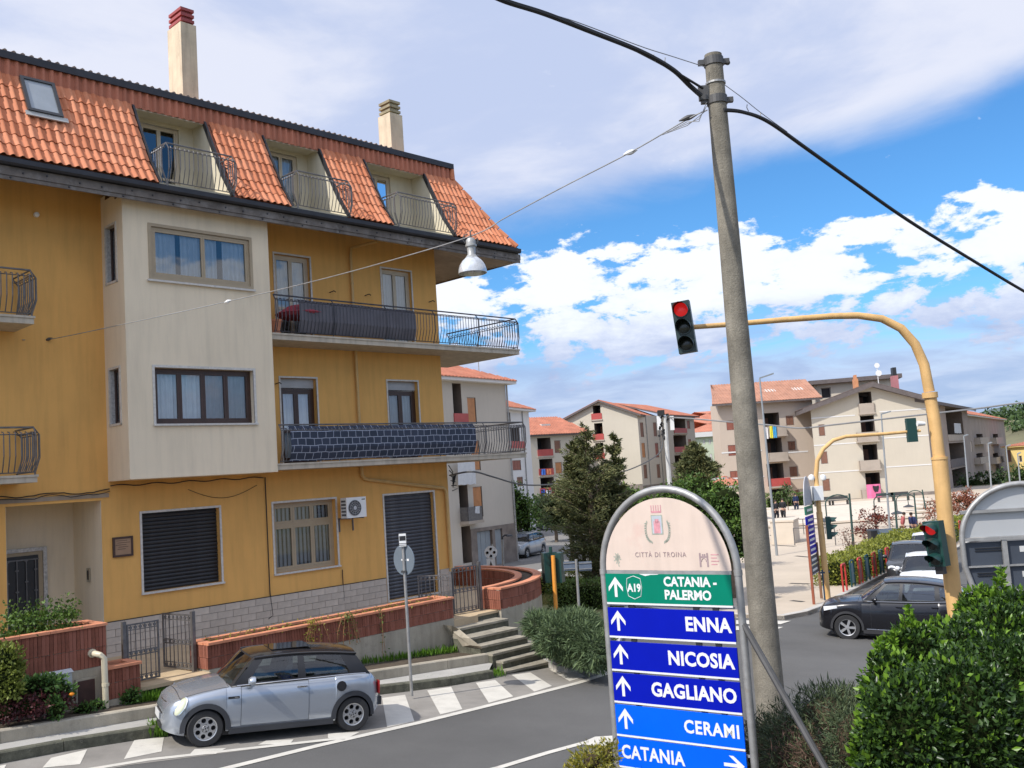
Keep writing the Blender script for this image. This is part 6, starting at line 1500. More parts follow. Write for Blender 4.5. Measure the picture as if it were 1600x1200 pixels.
t, L_ = post_sign('direction_board', 'double grey direction board on a post, seen from behind beside the orange signal', (905, 956), 26, (900, 874), .035)
for x0, x1 in ((880, 899), (904, 925)):
    a_, b_ = L_(x0, 878), L_(x1, 891); mb = MB(); mb.box(a_.x, b_.x, a_.y, a_.y + .02, b_.z, a_.z); mb.build('board', M('blue_grey_board', (.12, .15, .2), .5), t)
    mb = MB(); mb.box(a_.x, b_.x, a_.y - .02, a_.y, a_.z - .05, a_.z - .03); mb.box(a_.x, b_.x, a_.y - .02, a_.y, b_.z + .04, b_.z + .06); mb.build('board_rail', mGal, t, kind='stuff')
t, L_ = post_sign('road_sign', 'white round and square signs on one post at the corner of the side street', (773, 905), 36, (769, 850), .03)
c = L_(767, 863); mb = MB(); mb.lathe([(.24, .0), (.24, .015), (0, .015)], (c.x, c.y - .04, c.z), 20, 'y'); s_ = mb.build('round_plate', mWhite, t)
mb = MB()
for a in range(4): q = a * PI / 2; mb.lathe([(.05, 0), (0, 0)], (c.x + .13 * math.cos(q), c.y - .062, c.z + .13 * math.sin(q)), 8, 'y')
mb.build('round_print', M('dim_red_print', (.25, .08, .08), .6), s_, kind='stuff')
a_, b_ = L_(760, 873), L_(774.5, 892); mb = MB(); mb.box(a_.x, b_.x, c.y - .04, c.y - .02, b_.z, a_.z); s_ = mb.build('square_plate', mWhite, t)
m_ = (a_.x + b_.x) / 2; mb = MB(); mb.poly([(m_ - .10, c.y - .043, b_.z + .06), (m_ + .10, c.y - .043, b_.z + .06), (m_, c.y - .043, a_.z - .08)]); mb.build('triangle_print', mGalD, s_)
# black lantern post by it, white thin post
t, L_ = post_sign('lamp_post', 'black crook-necked lamp post at the corner of the side street', (787, 900), 36, (785, 843), .045, 'lamp post')
mb = MB(); mb.tube([L_(785, 843), L_(785, 839), L_(789, 836), L_(795, 836)], .03, 6); q = L_(796, 838); mb.lathe([(.0, .08), (.08, .06), (.14, .0), (0, -.02)], q, 12); mb.build('lamp_arm', mBlack, t, kind='stuff')

# arched town sign seen edge-on by the far signal
e = gnd(1279, 941, .12); e2 = gnd(1272, 944, .12)
t = thing('direction_sign', 'narrow arched direction sign seen nearly edge-on beside the far signal', 'sign', e2, math.atan2(e.y + 1.25 - e2.y, e.x + .32 - e2.x) if False else math.radians(62), 'arched town direction signs')
hgt = 4.35
mb = MB(); mb.box(-.05, .03, -.04, .04, 0, hgt - 1.7); mb.build('post', M('rusty_red_post', (.28, .08, .04), .6), t)
mb = MB(); mb.box(1.30, 1.38, -.04, .04, 0, hgt - 2.4); mb.build('post', M('brown_post', (.2, .1, .05), .6), t)
mb = MB(); mb.prism([(.66 + .66 * math.cos(a), 0, hgt - 1.05 + 1.0 * math.sin(a)) for a in np.linspace(0, PI, 17)], (0, .03, 0)); mb.build('arched_panel', M('sign_grey_face', (.40, .40, .42), .5), t)
zt_ = hgt - 1.06
for k, mt in enumerate((mGrn, mBlu, mBlu, mBlu, mBlu, mBk, mBk)):
    mb = MB(); mb.box(.0, 1.32, 0, .03, zt_ - .30, zt_ - .02); pn = mb.build('sign_panel', mt, t); mb = MB(); mb.box(.3, 1.1, -.006, -.001, zt_ - .2, zt_ - .12); mb.build('lettering', mSW, pn)
    mb = MB(); mb.box(0, 1.32, -.004, .0, zt_ - .32, zt_ - .30); mb.build('white_edge', mSW, pn); zt_ -= .34
for x, y, c_ in ((1289, 938, mBk), (1297, 936, mBk)):
    g = gnd(x, y, .12); t = thing('bollard', 'dark blue bollard beside the far signal, %s of the two' % ('left' if x == 1289 else 'right'), 'bollard', g); mb = MB(); mb.tube([(0, 0, 0), (0, 0, 1.05)], .03, 8); mb.tube([(-.08, 0, .95), (.08, 0, .95)], .03, 6); mb.build('post', M('blue_iron', (.02, .05, .09), .5), t)

# --- coloured kerb railings along the piazza pavement
mRR = M('red_railing_paint', (.45, .04, .03), .45, var=.1); mRG = M('green_railing_paint', (.01, .055, .06), .45, var=.1)
mPanR = M('perforated_red_panel', (.32, .12, .11), .6, var=.2, scale=30); mPanG = M('perforated_grey_panel', (.16, .22, .24), .6, var=.2, scale=30)
spots_ = [(1321, 924, 0), (1334, 917, 1), (1346, 912, 0), (1357, 907, 1), (1368, 902, 0), (1379, 897, 1), (1389, 893, 0), (1398, 889, 1), (1407, 884, 0), (1416, 880, 1)]
spots_ += [(1480, 853, 1), (1488, 849, 0), (1495, 845, 1), (1502, 842, 0)]
for i, (x, y, g) in enumerate(spots_):
    o = gnd(x, y, .12); nx = gnd(x + 6, y - 2.5, .12); a = math.atan2(nx.y - o.y, nx.x - o.x); mt = mRG if g else mRR
    col = 'green' if g else 'red'
    where = ('nearest the far signal', 'second from the far signal', 'third from the far signal', 'fourth from the far signal', 'fifth from the far signal', 'sixth from the far signal', 'seventh from the far signal', 'third before the dark grey car', 'second before the dark grey car', 'right beside the dark grey car')[i] if i < 10 else 'beyond the signal mast, %s there' % ('first', 'second', 'third', 'last')[i - 10]
    t = thing('kerb_railing', '%s kerb railing panel before the piazza hedge, %s' % (col, where), 'railing', o, a, 'coloured railing panels along the kerb')
    w = .46
    mb = MB(); mb.tube([(-w / 2, 0, 0), (-w / 2, 0, .95), (-w / 2 + .05, 0, 1.0), (w / 2 - .05, 0, 1.0), (w / 2, 0, .95), (w / 2, 0, 0)], .036, 8); mb.build('hoop', mt, t, smooth=True)
    if i: mb = MB(); mb.box(-w / 2 + .08, w / 2 - .08, -.01, .01, .15, .9); mb.build('infill_panel', mPanG if g else mPanR, t)

# --- lamp posts of the piazza and far street
mGrP = M('green_lamp_paint', (.03, .065, .055), .5, var=.1)
def crook(px, top, d=None, arm=-1, label='', sc=1):
    o = gnd(px[0], px[1], .12); d = o.y; t = thing('crook_lamp_post', label, 'lamp post', o, 0, 'dark green crook-armed lamp posts'); L_ = lambda x, y: D(x, y, d) - o
    tp_ = L_(*top); mb = MB(); mb.tube([(0, 0, 0), tp_ * .5 + Vector((0, 0, 0)), tp_], [.075, .06, .05], 8); mb.build('post', mGrP, t, smooth=True)
    z = tp_.z - .35; r = .62; x0 = tp_.x
    mb = MB(); mb.tube([(x0, tp_.y, z - .35)] + [(x0 + arm * (r - r * math.cos(a)), tp_.y, z - .1 + .42 * math.sin(a)) for a in np.linspace(0, PI, 11)] + [(x0 + arm * 2 * r, tp_.y, z - .8)], .035, 6); mb.build('lamp_arm', mGrP, t, smooth=True)
    mb = MB(); q = Vector((x0 + arm * 2 * r, tp_.y, z - .95)); mb.lathe([(0, .2), (.10, .16), (.42, .03), (.42, -.02), (0, -.04)], q, 14); mb.build('lamp_head', M('dark_lamp_head', (.05, .055, .06), .5), t, smooth=True)
crook((1335, 871), (1327, 771), label='crook-armed green lamp post left of the red-leaved tree on the piazza')
crook((1403, 842), (1397, 770), label='crook-armed green lamp post behind the blue container on the piazza')
crook((1433, 822), (1428, 770), label='crook-armed green lamp post in front of the amphitheatre steps')
crook((1447, 800), (1441, 765), label='farthest crook-armed green lamp post beside the reddish trees')
mSil2 = M('silver_lamp_post', (.34, .36, .37), .5, .5, var=.06)
def tall(px, top, head, label, r=.075, z=None):
    o = gnd(px[0], px[1], .12); d = o.y; t = thing('street_light', label, 'street light', o, 0, 'tall silver street lights'); L_ = lambda x, y: D(x, y, d) - o
    mb = MB(); mb.tube([(0, 0, 0), L_(*top)], [r, r * .6], 8); mb.build('post', mSil2, t, smooth=True)
    a_, b_ = L_(*top), L_(*head); mb = MB(); mb.prism([a_ + Vector((0, -.1, 0)), b_ + Vector((0, -.15, 0)), b_ + Vector((0, .15, 0)), a_ + Vector((0, .1, 0))], (0, 0, .08)); mb.build('lamp_head', M('grey_led_head', (.22, .24, .25), .5), t)
tall((1214, 868), (1187, 592), (1208, 585), 'tall silver street light just behind the concrete pole')
tall((1391, 835), (1377, 648), (1391, 644), 'tall silver street light in front of the cream gabled block')
tall((1516, 800), (1506, 682), (1512, 680), 'thin street light before the long brown apartment block')
tall((1551, 790), (1544, 694), (1549, 692), 'thin street light between the brown block and the yellow house')
tall((1582, 792), (1572, 698), (1578, 696), 'white street light post in front of the yellow house')
tall((1597, 788), (1590, 710), (1594, 708), 'thin post at the right edge before the yellow house')
# distant utility pole with transformer gear
o = Vector((D(1046, 760, 62).x, 62, G(10, 62))); t = thing('utility_pole', 'distant utility pole with black insulators and a white top behind the direction sign', 'pole', o); L_ = lambda x, y: D(x, y, 62) - o
mb = MB(); mb.tube([(0, 0, 0), L_(1042, 700), L_(1039, 650)], [.16, .14, .12], 8); mb.build('shaft', M('pale_pole', (.5, .5, .48), .7), t, smooth=True)
mb = MB()
for k in range(18):
    q = L_(1036 + random.uniform(-6, 8), 648 + k * 2.2); mb.box(q.x - .07, q.x + .07, q.y - .1, q.y + .1, q.z - .07, q.z + .07)
q = L_(1033, 647); mb.box(q.x - .22, q.x + .2, q.y - .2, q.y + .2, q.z - .1, q.z + .25); mb.build('insulators', mRub, t, kind='stuff')
for x in (1029, 1049): q, q2 = L_(x, 650), L_(x + 1, 672); mb = MB(); mb.box(q.x - .12, q.x + .12, q.y - .1, q.y + .1, q2.z, q.z); mb.build('white_cover', mWhite, t)
cable('overhead_cable', 'grey cable from the house corner sagging across the conifer to the distant pole', [FAC.w(19.0, .1, .05), D(738, 737, 25), D(770, 745, 30), D(815, 757, 38), D(860, 757, 44), D(920, 750, 50), D(980, 735, 56), D(1020, 716, 60), D(1034, 700, 61.8), D(1036, 670, 62)], [.022 + .018 * min(k / 60, 1) for k in range(73)], M('dark_grey_cable', (.09, .09, .09), .7))
cable('overhead_cable', 'grey cable running across the far housing blocks to the right edge', [D(1045, 652, 62), D(1080, 654, 60), D(1135, 659, 57), D(1200, 664, 55), D(1250, 669, 54), D(1300, 664, 53), D(1370, 656, 52), D(1450, 647, 51), D(1530, 638, 50), D(1610, 628, 49), D(1900, 600, 45), D(2300, 560, 40)], .045, M('grey_cable', (.2, .2, .2), .6))
mb = MB(); o = FAC.w(19.0, .05, .05); t = thing('cable_bundle', 'tangle of black cables on the right corner of the ochre house', 'cable', o, FAC.ang)
for k in range(6): mb.tube([(0.02, -.02 * k, .3 - .15 * k), (.12 + .03 * k, -.06, .1 - .1 * k), (.05, -.1, -.1 - .05 * k), (.2, -.12, .05)], .014, 5)
mb.build('cable_coil', mRub, t, kind='stuff')

# ================================================================== the housing blocks beyond
mWal = M('ivory_render', (.55, .495, .40), .9, var=.05, scale=.25, streak=.03); mWalG = M('grey_cream_render', (.52, .47, .40), .9, var=.06, scale=.25, streak=.05)
mWalP = M('pinkish_beige_render', (.53, .44, .355), .9, var=.05, scale=.25, streak=.03); mWalW = M('white_render', (.70, .69, .67), .9, var=.05, scale=.3, streak=.03)
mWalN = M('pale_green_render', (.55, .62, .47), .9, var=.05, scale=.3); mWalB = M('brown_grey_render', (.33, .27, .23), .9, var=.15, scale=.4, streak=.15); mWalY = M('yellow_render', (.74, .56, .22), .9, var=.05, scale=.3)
mPl = M('stone_plinth', (.22, .185, .16), .95, var=.3, scale=1.2)
mRR2 = M('far_red_tiles', (.46, .18, .11), .85, var=.22, scale=1.1, fine=.1, dirt=(.5, .3, .2), dscale=1.2, damt=.02); mRBr = M('brown_roof_edge', (.12, .10, .095), .8, var=.2)
mShB = M('brown_shutter', (.20, .095, .06), .6, var=.15, scale=3); mShO = M('orange_wood_shutter', (.46, .20, .075), .6, var=.15, scale=3); mShR = M('red_brown_shutter', (.27, .09, .06), .6, var=.12, scale=3)
mGarG = M('grey_garage_door', (.27, .30, .32), .6, var=.08, scale=2); mRailR = M('red_balcony_rail', (.42, .07, .06), .5, var=.1); mRailBe = M('beige_parapet', (.40, .34, .28), .85, var=.1, scale=1)
mDkO = M('deep_loggia', (.05, .045, .045), .9, var=.3, scale=1)  # recess shade put into the colour of loggia backs; window panes share it
mRev = M('brown_loggia_sides', (.17, .135, .11), .9, var=.1)  # reveals darker than the walls, their shade put into the colour
class Face:
    """one wall of a building: Fr + root Empty + features placed by picture rectangles"""
    def __init__(s, root, fr): s.r = root; s.f = fr; s.inv = root.matrix_basis.inverted() if False else None; s.h = []; s.ft = []
    def rect(s, x0, y0, x1, y1):
        ym, xm = (y0 + y1) / 2, (x0 + x1) / 2
        return s.f.px(x0, ym)[0], s.f.px(x1, ym)[0], s.f.px(xm, y1)[1], s.f.px(xm, y0)[1]
    def win(s, box, mat=None, frame=None, depth=.14, name='window'):
        q = s.rect(*box); s.h.append((*q, depth)); s.ft.append((name, q, mat, frame, depth, None))
    def log(s, box, rail=None, rmat=None, depth=1.3, shutter=None, proj=.0):
        q = s.rect(*box); depth *= 1.5; s.h.append((*q, depth)); s.ft.append(('balcony', q, rail and s.rect(*rail), rmat, depth, (shutter, proj)))
    def make(s, parent, z0, top, u1=None, wall=mWal, u0=0, brk=(), name='wall'):
        u1 = s.f.len if u1 is None else u1; mb = MB(); H_ = []
        tf = top if callable(top) else (lambda u: top)
        for h in s.h:
            a, b, c, d = h[:4]; a, b = max(a, u0 + .02), min(b, u1 - .02)
            if b - a > .1: H_.append((a, b, max(c, z0 + .02), min(d, min(tf(a), tf(b)) - .03), h[4]))
        # keep openings apart
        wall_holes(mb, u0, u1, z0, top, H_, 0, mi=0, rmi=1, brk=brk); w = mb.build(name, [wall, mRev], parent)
        for nm, q, m1, m2, dep, ex in s.ft:
            a, b, c, d = q; c = max(c, z0 + .02); d = min(d, min(tf(max(a, u0)), tf(min(b, u1))) - .03)
            if nm == 'balcony':
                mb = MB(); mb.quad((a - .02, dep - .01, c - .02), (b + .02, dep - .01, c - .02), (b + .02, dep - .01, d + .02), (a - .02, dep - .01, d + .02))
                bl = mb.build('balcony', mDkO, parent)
                if ex[0]: mb = MB(); w_ = (b - a) * .38; mb.box(a + (b - a) * .3, a + (b - a) * .3 + w_, dep - .08, dep - .02, c + .02, d - (d - c) * .18); mb.build('balcony_shutter', ex[0], bl)
                if m1:
                    ra, rb, rc, rd = m1; pr = ex[1]; mb = MB(); mb.box(ra, rb, -pr - .06, -pr, rc + .05, rd); 
                    if pr: mb.box(ra, ra + .06, -pr - .06, 0, rc + .05, rd); mb.box(rb - .06, rb, -pr - .06, 0, rc + .05, rd)
                    mb.build('railing', m2, bl); mb = MB(); mb.box(ra - .05, rb + .05, -pr - .12, .2, rc - .12, rc + .05); mb.build('slab', mRailBe if m2 is not mRBr else mRBr, bl)
            else:
                mb = MB(); frame_ring(mb, a, b, c, d, dep - .06, dep - .005, .07); fr_ = mb.build(nm, m2 or mTrim, parent)
                mb = MB(); mb.quad((a, dep - .01, c), (b, dep - .01, c), (b, dep - .01, d), (a, dep - .01, d)); 
                if m1:
                    n = max(1, round((b - a) / .6)); mb = MB()
                    for k in range(n): mb.box(a + .04 + (b - a - .08) * k / n + .015, a + .04 + (b - a - .08) * (k + 1) / n - .015, dep - .10, dep - .02, c + .04, d - .04)
                    mb.build('shutter', m1, fr_)
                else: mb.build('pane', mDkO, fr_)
        return w
def bthing(label, fr, z=0, name='apartment_block', cat='building', group='housing blocks beyond the junction'):
    return thing(name, label, cat, (fr.o.x, fr.o.y, 0), fr.ang, group)
def gable_roof(parent, u0, u1, d0, d1, ze0, zr, ze1=None, ur=None, mat=mRR2, edge=mRBr, th=.22, ov=.5, name='roof'):
    """ridge runs into the depth (y); eaves at u0 and u1"""
    ze1 = ze0 if ze1 is None else ze1; ur = (u0 + u1) / 2 if ur is None else ur; y0, y1 = d0 - ov, d1 + ov
    s0 = (zr - ze0) / (ur - u0); s1 = (zr - ze1) / (u1 - ur); a, b = u0 - ov, u1 + ov; za, zb = ze0 - s0 * ov, ze1 - s1 * ov
    mb = MB(); mb.prism([(a, y0, za), (ur, y0, zr), (b, y0, zb), (b, y0, zb + th), (ur, y0, zr + th), (a, y0, za + th)], (0, y1 - y0, 0)); r = mb.build(name, edge, parent)
    mb = MB(); n = 14
    for (p, q) in (((a - .05, za + th + .01), (ur, zr + th + .01)), ((ur, zr + th + .01), (b + .05, zb + th + .01))):
        mb.quad((p[0], y0 + .04, p[1]), (q[0], y0 + .04, q[1]), (q[0], y1, q[1]), (p[0], y1, p[1]))
        k = y0 + .2
        while k < y1: mb.prism([(p[0], k, p[1]), (q[0], k, q[1]), (q[0], k + .14, q[1]), (p[0], k + .14, p[1])], (0, 0, .06)); k += .34
    mb.build('roof_tiles', mat, r, kind='stuff'); return r
def hip_roof(parent, u0, u1, y0, y1, ze, zr, ov=.6, mat=mRR2, edge=mWalW, hip=None):
    a, b, c, d = u0 - ov, u1 + ov, y0 - ov, y1 + ov; h = (d - c) / 2 if hip is None else hip; m = (c + d) / 2
    mb = MB(); mb.box(a + .08, b - .08, c + .08, d - .08, ze - .18, ze); r = mb.build('roof', edge, parent)
    A_, B_, C_, D_ = Vector((a, c, ze)), Vector((b, c, ze)), Vector((b, d, ze)), Vector((a, d, ze)); R0, R1 = Vector((a + h, m, zr)), Vector((b - h, m, zr))
    mb = MB(); mb.poly([A_, B_, R1, R0]); mb.poly([B_, C_, R1]); mb.poly([C_, D_, R0, R1]); mb.poly([D_, A_, R0])
    n = int((b - a) / .34)
    for k in range(n):   # tile ribs on the front slope
        u = a + .34 * k + .1; f = min(1, (u - a) / h, (b - u) / h); f = max(f, .02); top_ = Vector((u, c + (m - c) * f, ze + (zr - ze) * f)); mb.prism([(u, c, ze + .01), (u + .14, c, ze + .01), top_ + Vector((.14, 0, .01)), top_ + Vector((0, 0, .01))], (0, 0, .05))
    n = int((d - c) / .34)
    for k in range(n):
        v = c + .34 * k + .1; f = max(min(1, (v - c) / (m - c), (d - v) / (d - m)), .02); tp_ = Vector((b - h * f, v, ze + (zr - ze) * f)); mb.prism([(b, v, ze + .01), (b, v + .14, ze + .01), tp_ + Vector((0, .14, .01)), tp_ + Vector((0, 0, .01))], (0, 0, .05))
    mb.build('roof_tiles', mat, r, kind='stuff'); return r
def closebox(parent, u1, dep, z0, zt, mat, u0=0, name='side_wall', sides='lrb'):
    mb = MB()
    if 'l' in sides: mb.quad((u0, 0, z0), (u0, dep, z0), (u0, dep, zt), (u0, 0, zt))
    if 'r' in sides: mb.quad((u1, 0, z0), (u1, dep, z0), (u1, dep, zt), (u1, 0, zt))
    if 'b' in sides: mb.quad((u0, dep, z0), (u1, dep, z0), (u1, dep, zt), (u0, dep, zt))
    mb.build(name, mat, parent)
def cloth(parent_label, fr, box, mat, label, cat='laundry', out=.25, name='laundry', n=8, group='laundry on the balconies'):
    x0, y0, x1, y1 = box; u0 = fr.px(x0, (y0 + y1) / 2, out)[0]; u1 = fr.px(x1, (y0 + y1) / 2, out)[0]; zt = fr.px((x0 + x1) / 2, y0, out)[1]; zb = fr.px((x0 + x1) / 2, y1, out)[1]
    p = fr.w(u0, out, zb); t = thing(name, label, cat, p, fr.ang, group); mb = MB(); W_ = u1 - u0; H_ = zt - zb; vs = []
    for i in range(n + 1):
        for j in range(4): vs.append((W_ * i / n, .05 * math.sin(i * 1.7 + j * .4), H_ * (1 - j / 3) + (.03 * math.sin(i * 2.1) if j == 3 else 0)))
    mb.add(vs, [(4 * i + j, 4 * i + 4 + j, 4 * i + 5 + j, 4 * i + 1 + j) for i in range(n) for j in range(3)])
    m_ = mb.build('cloth', mat, t, smooth=True); return t
def D2(x, d): p = dp(x, 690, d); return (p.x, p.y)
# --- A: nearest block on the side street
f = Fr(D2(655, 52.8), D2(795, 60)); t = bthing('grey-cream house with red hip roof and grey garage beside the ochre house', f, group='houses along the side street'); F_ = Face(t, f)
F_.log((708, 599, 721.5, 661), (709, 646, 731, 661), mRailR, 1.2); F_.win((731, 621, 744, 662), mShO); F_.log((718, 758, 732, 815), (719, 792, 742, 815), mRail, 1.2, proj=.5)
F_.win((740, 760, 754, 808), mShO); F_.win((737, 688, 750, 735), mShO); F_.log((722, 822, 736, 880), None, None, 1.0); F_.win((745.5, 829, 770, 889), mGarG, mPl, .2, 'garage_door'); F_.win((773.5, 826, 785.5, 884), mGarG, mGal, .15, 'street_door')
ze = f.px(795, 597)[1]; F_.make(t, -6.4, ze, wall=mWalG); closebox(t, f.len, 9, -6.4, ze, mWalG)
mb = MB(); zb = f.px(770, 822)[1]
q = F_.rect(745.5, 829, 770, 889); q2 = F_.rect(773.5, 826, 785.5, 884)
for a, b, c, d in ((F_.rect(736, 822, 745, 890)[0], q[0], -6.4, zb), (q[1], q2[0], -6.4, zb), (q2[1], f.len, -6.4, zb), (q[0], q[1], q[3], zb), (q2[0], q2[1], q2[3], zb)): mb.box(a, b, -.06, -.004, c, d)
mb.build('stone_plinth', mPl, t); hip_roof(t, 0, f.len, 0, 9, ze, ze + 2.1, hip=5)
mb = MB(); g = MB()
for k in range(16): g.box(q[0] + .05, q[1] - .05, .02, .05, q[2] + .14 * k + .01, q[2] + .14 * k + .13)
mb = MB(); mb.tube([(f.len + .05, -.06, ze - .2), (f.len + .05, -.06, -6)], .06, 6); mb.build('downpipe', mGal, t)
mb = MB(); u, z = f.px(748, 575, -3); mb.tube([(u, 3, z - .5), (u, 3, z + 1.6)], .03, 5)
for k in range(3): mb.tube([(u - .5, 3, z + .7 + .4 * k), (u + .5, 3, z + .7 + .4 * k)], .02, 4)
mb.build('aerial', mGal, t)
cloth(None, f, (716, 722, 744, 757), mCurt, 'white sheet hanging from a balcony of the house with the grey garage', out=.4); cloth(None, f, (743, 791, 750, 802), mCurt, 'small white towel on the lower balcony of the house with the grey garage', out=.6)
# --- B
f = Fr(D2(770, 78), D2(829, 86)); t = bthing('white house with red hip roof, second along the side street', f, group='houses along the side street'); F_ = Face(t, f)
F_.log((786, 644, 797.5, 660), None, None, 1.0); F_.log((790, 668, 812, 702), (789, 690, 813, 702), mRailR, 1.2, proj=.4); F_.win((800, 719, 814, 735), mShR); F_.win((790, 719, 797, 735), mShR); F_.win((808, 745, 817, 760), mShB)
ze = f.px(829, 641)[1]; F_.make(t, -6.4, ze, wall=mWalW); closebox(t, f.len, 8, -6.4, ze, mWalW); hip_roof(t, 0, f.len, 0, 8, ze, ze + 2.0, hip=4)
mb = MB(); mb.tube([(f.len * .8, -.06, ze), (f.len * .8, -.06, -6)], .05, 5); mb.build('downpipe', mGal, t)
# --- C
f = Fr(D2(828, 108), D2(915, 112)); t = bthing('low cream block with red roof and laundry on its balconies, behind the street tree', f); F_ = Face(t, f)
F_.log((840, 684, 861, 713), (840, 702, 864, 713), mRailR, 1.4, mShB); F_.log((843, 717, 864, 743), (842, 732, 865, 743), mRailR, 1.4, mShB); F_.log((845, 746, 866, 772), (844, 762, 867, 772), mRailR, 1.4, mShB)
F_.win((866.5, 688, 876, 708), mShB); F_.win((868, 722, 878, 740), mShO); F_.win((869, 750, 880, 766), mShO)
ze = f.px(850, 679)[1]; F_.make(t, -6.4, ze, wall=mWal); closebox(t, f.len, 10, -6.4, ze, mWal); hip_roof(t, 0, f.len, 0, 10, ze, ze + 2.3, hip=1.0, edge=mRBr)
u, z = f.px(853, 664, -2); mb = MB(); mb.box(u - .6, u + .6, 2, 2.9, z - .3, z + .12); mb.build('roof_window', mTrim, t)
for b_, c_, l_ in (((846, 733, 853, 742), 'blue', 'blue'), ((854, 733, 862, 741), 'red', 'orange'), ((846, 765, 852, 778), 'blue2', 'deep blue'), ((853, 766, 862, 774), 'pale', 'white')):
    cloth(None, f, b_, M(c_ + '_cloth', {'blue': (.05, .15, .5), 'red': (.6, .2, .1), 'blue2': (.04, .12, .5), 'pale': (.7, .7, .72)}[c_], .9), '%s laundry on the balconies of the low cream block' % l_, out=.3)
# --- D: gabled block in the middle
f = Fr(D2(880, 120), D2(999, 117)); t = bthing('ivory gabled apartment block with red balcony rails behind the conifer', f); F_ = Face(t, f)
ua = f.px(937, 640)[0]; z_l, z_a, z_r = f.px(880, 659)[1], f.px(937, 628)[1], f.px(997, 648)[1]
F_.log((926.5, 632, 938.5, 656), (924, 646, 940.5, 656), mRailR, 1.4, mShB); F_.log((929, 661, 942, 688), (926.5, 678, 943.5, 688), mRailR, 1.4, mShO); F_.log((931, 692, 943.5, 718), (929, 708, 945, 718), mRailR, 1.4, mShO); F_.win((881.8, 669, 891, 681.5), mShO)
tf = lambda u: z_l + (z_a - z_l) * u / ua if u < ua else z_a + (z_r - z_a) * (u - ua) / (f.len - ua)
F_.make(t, -6.6, tf, wall=mWal, brk=(ua,)); mb = MB(); mb.fb(0, f.len, .004, .06, -6.6, f.px(990, 757)[1]); mb.build('stone_plinth', mPl, t)
gable_roof(t, 0, f.len, 0, 14, z_l, z_a, z_r, ua)
P1 = f.w(f.len, 0, 0); f2 = Fr((P1.x, P1.y), D2(1046, 126)); e = ob('wing', None, t, loc=(f.len, 0, 0), rot=f2.ang - f.ang); F2 = Face(e, f2)
for b_, m_ in (((1000.5, 660, 1005.5, 683), mShB), ((1003, 692, 1008, 715), mShO), ((1006, 726, 1011, 748), mShB), ((1021, 660, 1026, 682), mShB), ((1024, 692, 1029, 715), mShR), ((1026.5, 725, 1031.5, 747), mShB)): F2.win(b_, m_)
z_s = z_r; F2.make(e, -6.6, z_s, wall=mWalG); mb = MB(); mb.fb(0, f2.len, .004, .06, -6.6, f2.px(1020, 757)[1]); mb.build('stone_plinth', mPl, e)
for x in (1012, 1032): u = f2.px(x, 700)[0]; mb = MB(); mb.tube([(u, -.06, z_s), (u, -.06, -6)], .05, 5); mb.build('downpipe', mGal, e)
f3 = Fr(D2(1044, 124.0), D2(1087, 133)); t = bthing('shaded end block with open red-railed balconies right of the distant pole', f3); F3 = Face(t, f3)
F3.log((1052, 652, 1071, 677), (1053, 669, 1073, 677), mRailR, 1.6, mShB); F3.log((1053, 680, 1072.5, 707), (1054, 698, 1075, 707), mRailR, 1.6, mShB); F3.log((1055, 711, 1076, 742), (1056, 728, 1077, 736), mRailR, 1.6, mShB)
F3.win((1073.5, 657, 1078, 670), mShR); F3.win((1075.5, 686, 1080, 699), mShR)
z3_ = f3.px(1085, 652)[1]; F3.make(t, -6.6, z3_, wall=mWalG); closebox(t, f3.len, 14, -6.6, z3_, mWal)
mb = MB(); mb.prism([(-.3, -.6, z3_ - .1), (f3.len + .8, -.6, z3_ - .1), (f3.len + .8, 7, z3_ + 2.1), (-.3, 7, z3_ + 2.1)], (0, 0, .18)); r = mb.build('roof', mRBr, t)
mb = MB(); mb.quad((-.3, -.62, z3_ + .10), (f3.len + .8, -.62, z3_ + .10), (f3.len + .8, 7, z3_ + 2.3), (-.3, 7, z3_ + 2.3)); k = -.2
while k < f3.len + .6: mb.prism([(k, -.62, z3_ + .10), (k + .14, -.62, z3_ + .10), (k + .14, 7, z3_ + 2.3), (k, 7, z3_ + 2.3)], (0, 0, .07)); k += .34
mb.build('roof_tiles', mRR2, r, kind='stuff')
# --- E: pale green school-like block
f = Fr(D2(1080, 150), D2(1150, 150)); t = bthing('pale green block with orange roofs between the apartment blocks', f); F_ = Face(t, f)
for x in (1100, 1109, 1116, 1127): F_.win((x - 1.6, 687, x + 1.6, 694), mWalW)
for x in (1111, 1118, 1129): F_.win((x - 1.8, 709, x + 1.8, 720), mWalW)
ze = f.px(1110, 682)[1]; F_.make(t, -6.6, ze, wall=mWalN); closebox(t, f.len, 12, -6.6, ze, mWalN)
mb = MB(); mb.fb(-.4, f.len + .4, -.2, .5, ze, ze + .75); mb.build('cornice', mWalW, t); hip_roof(t, 0, f.len, 0, 12, ze + .76, ze + 3.0, ov=.4)
f = Fr(D2(1080, 175), D2(1150, 175)); t = bthing('orange hipped roof of a farther white block seen above the green one', f); F_ = Face(t, f); ze = f.px(1110, 656)[1]; F_.make(t, -6.6, ze, wall=mWalW); closebox(t, f.len, 12, -6.6, ze, mWalW); hip_roof(t, 0, f.len, 0, 12, ze, ze + 1.9)
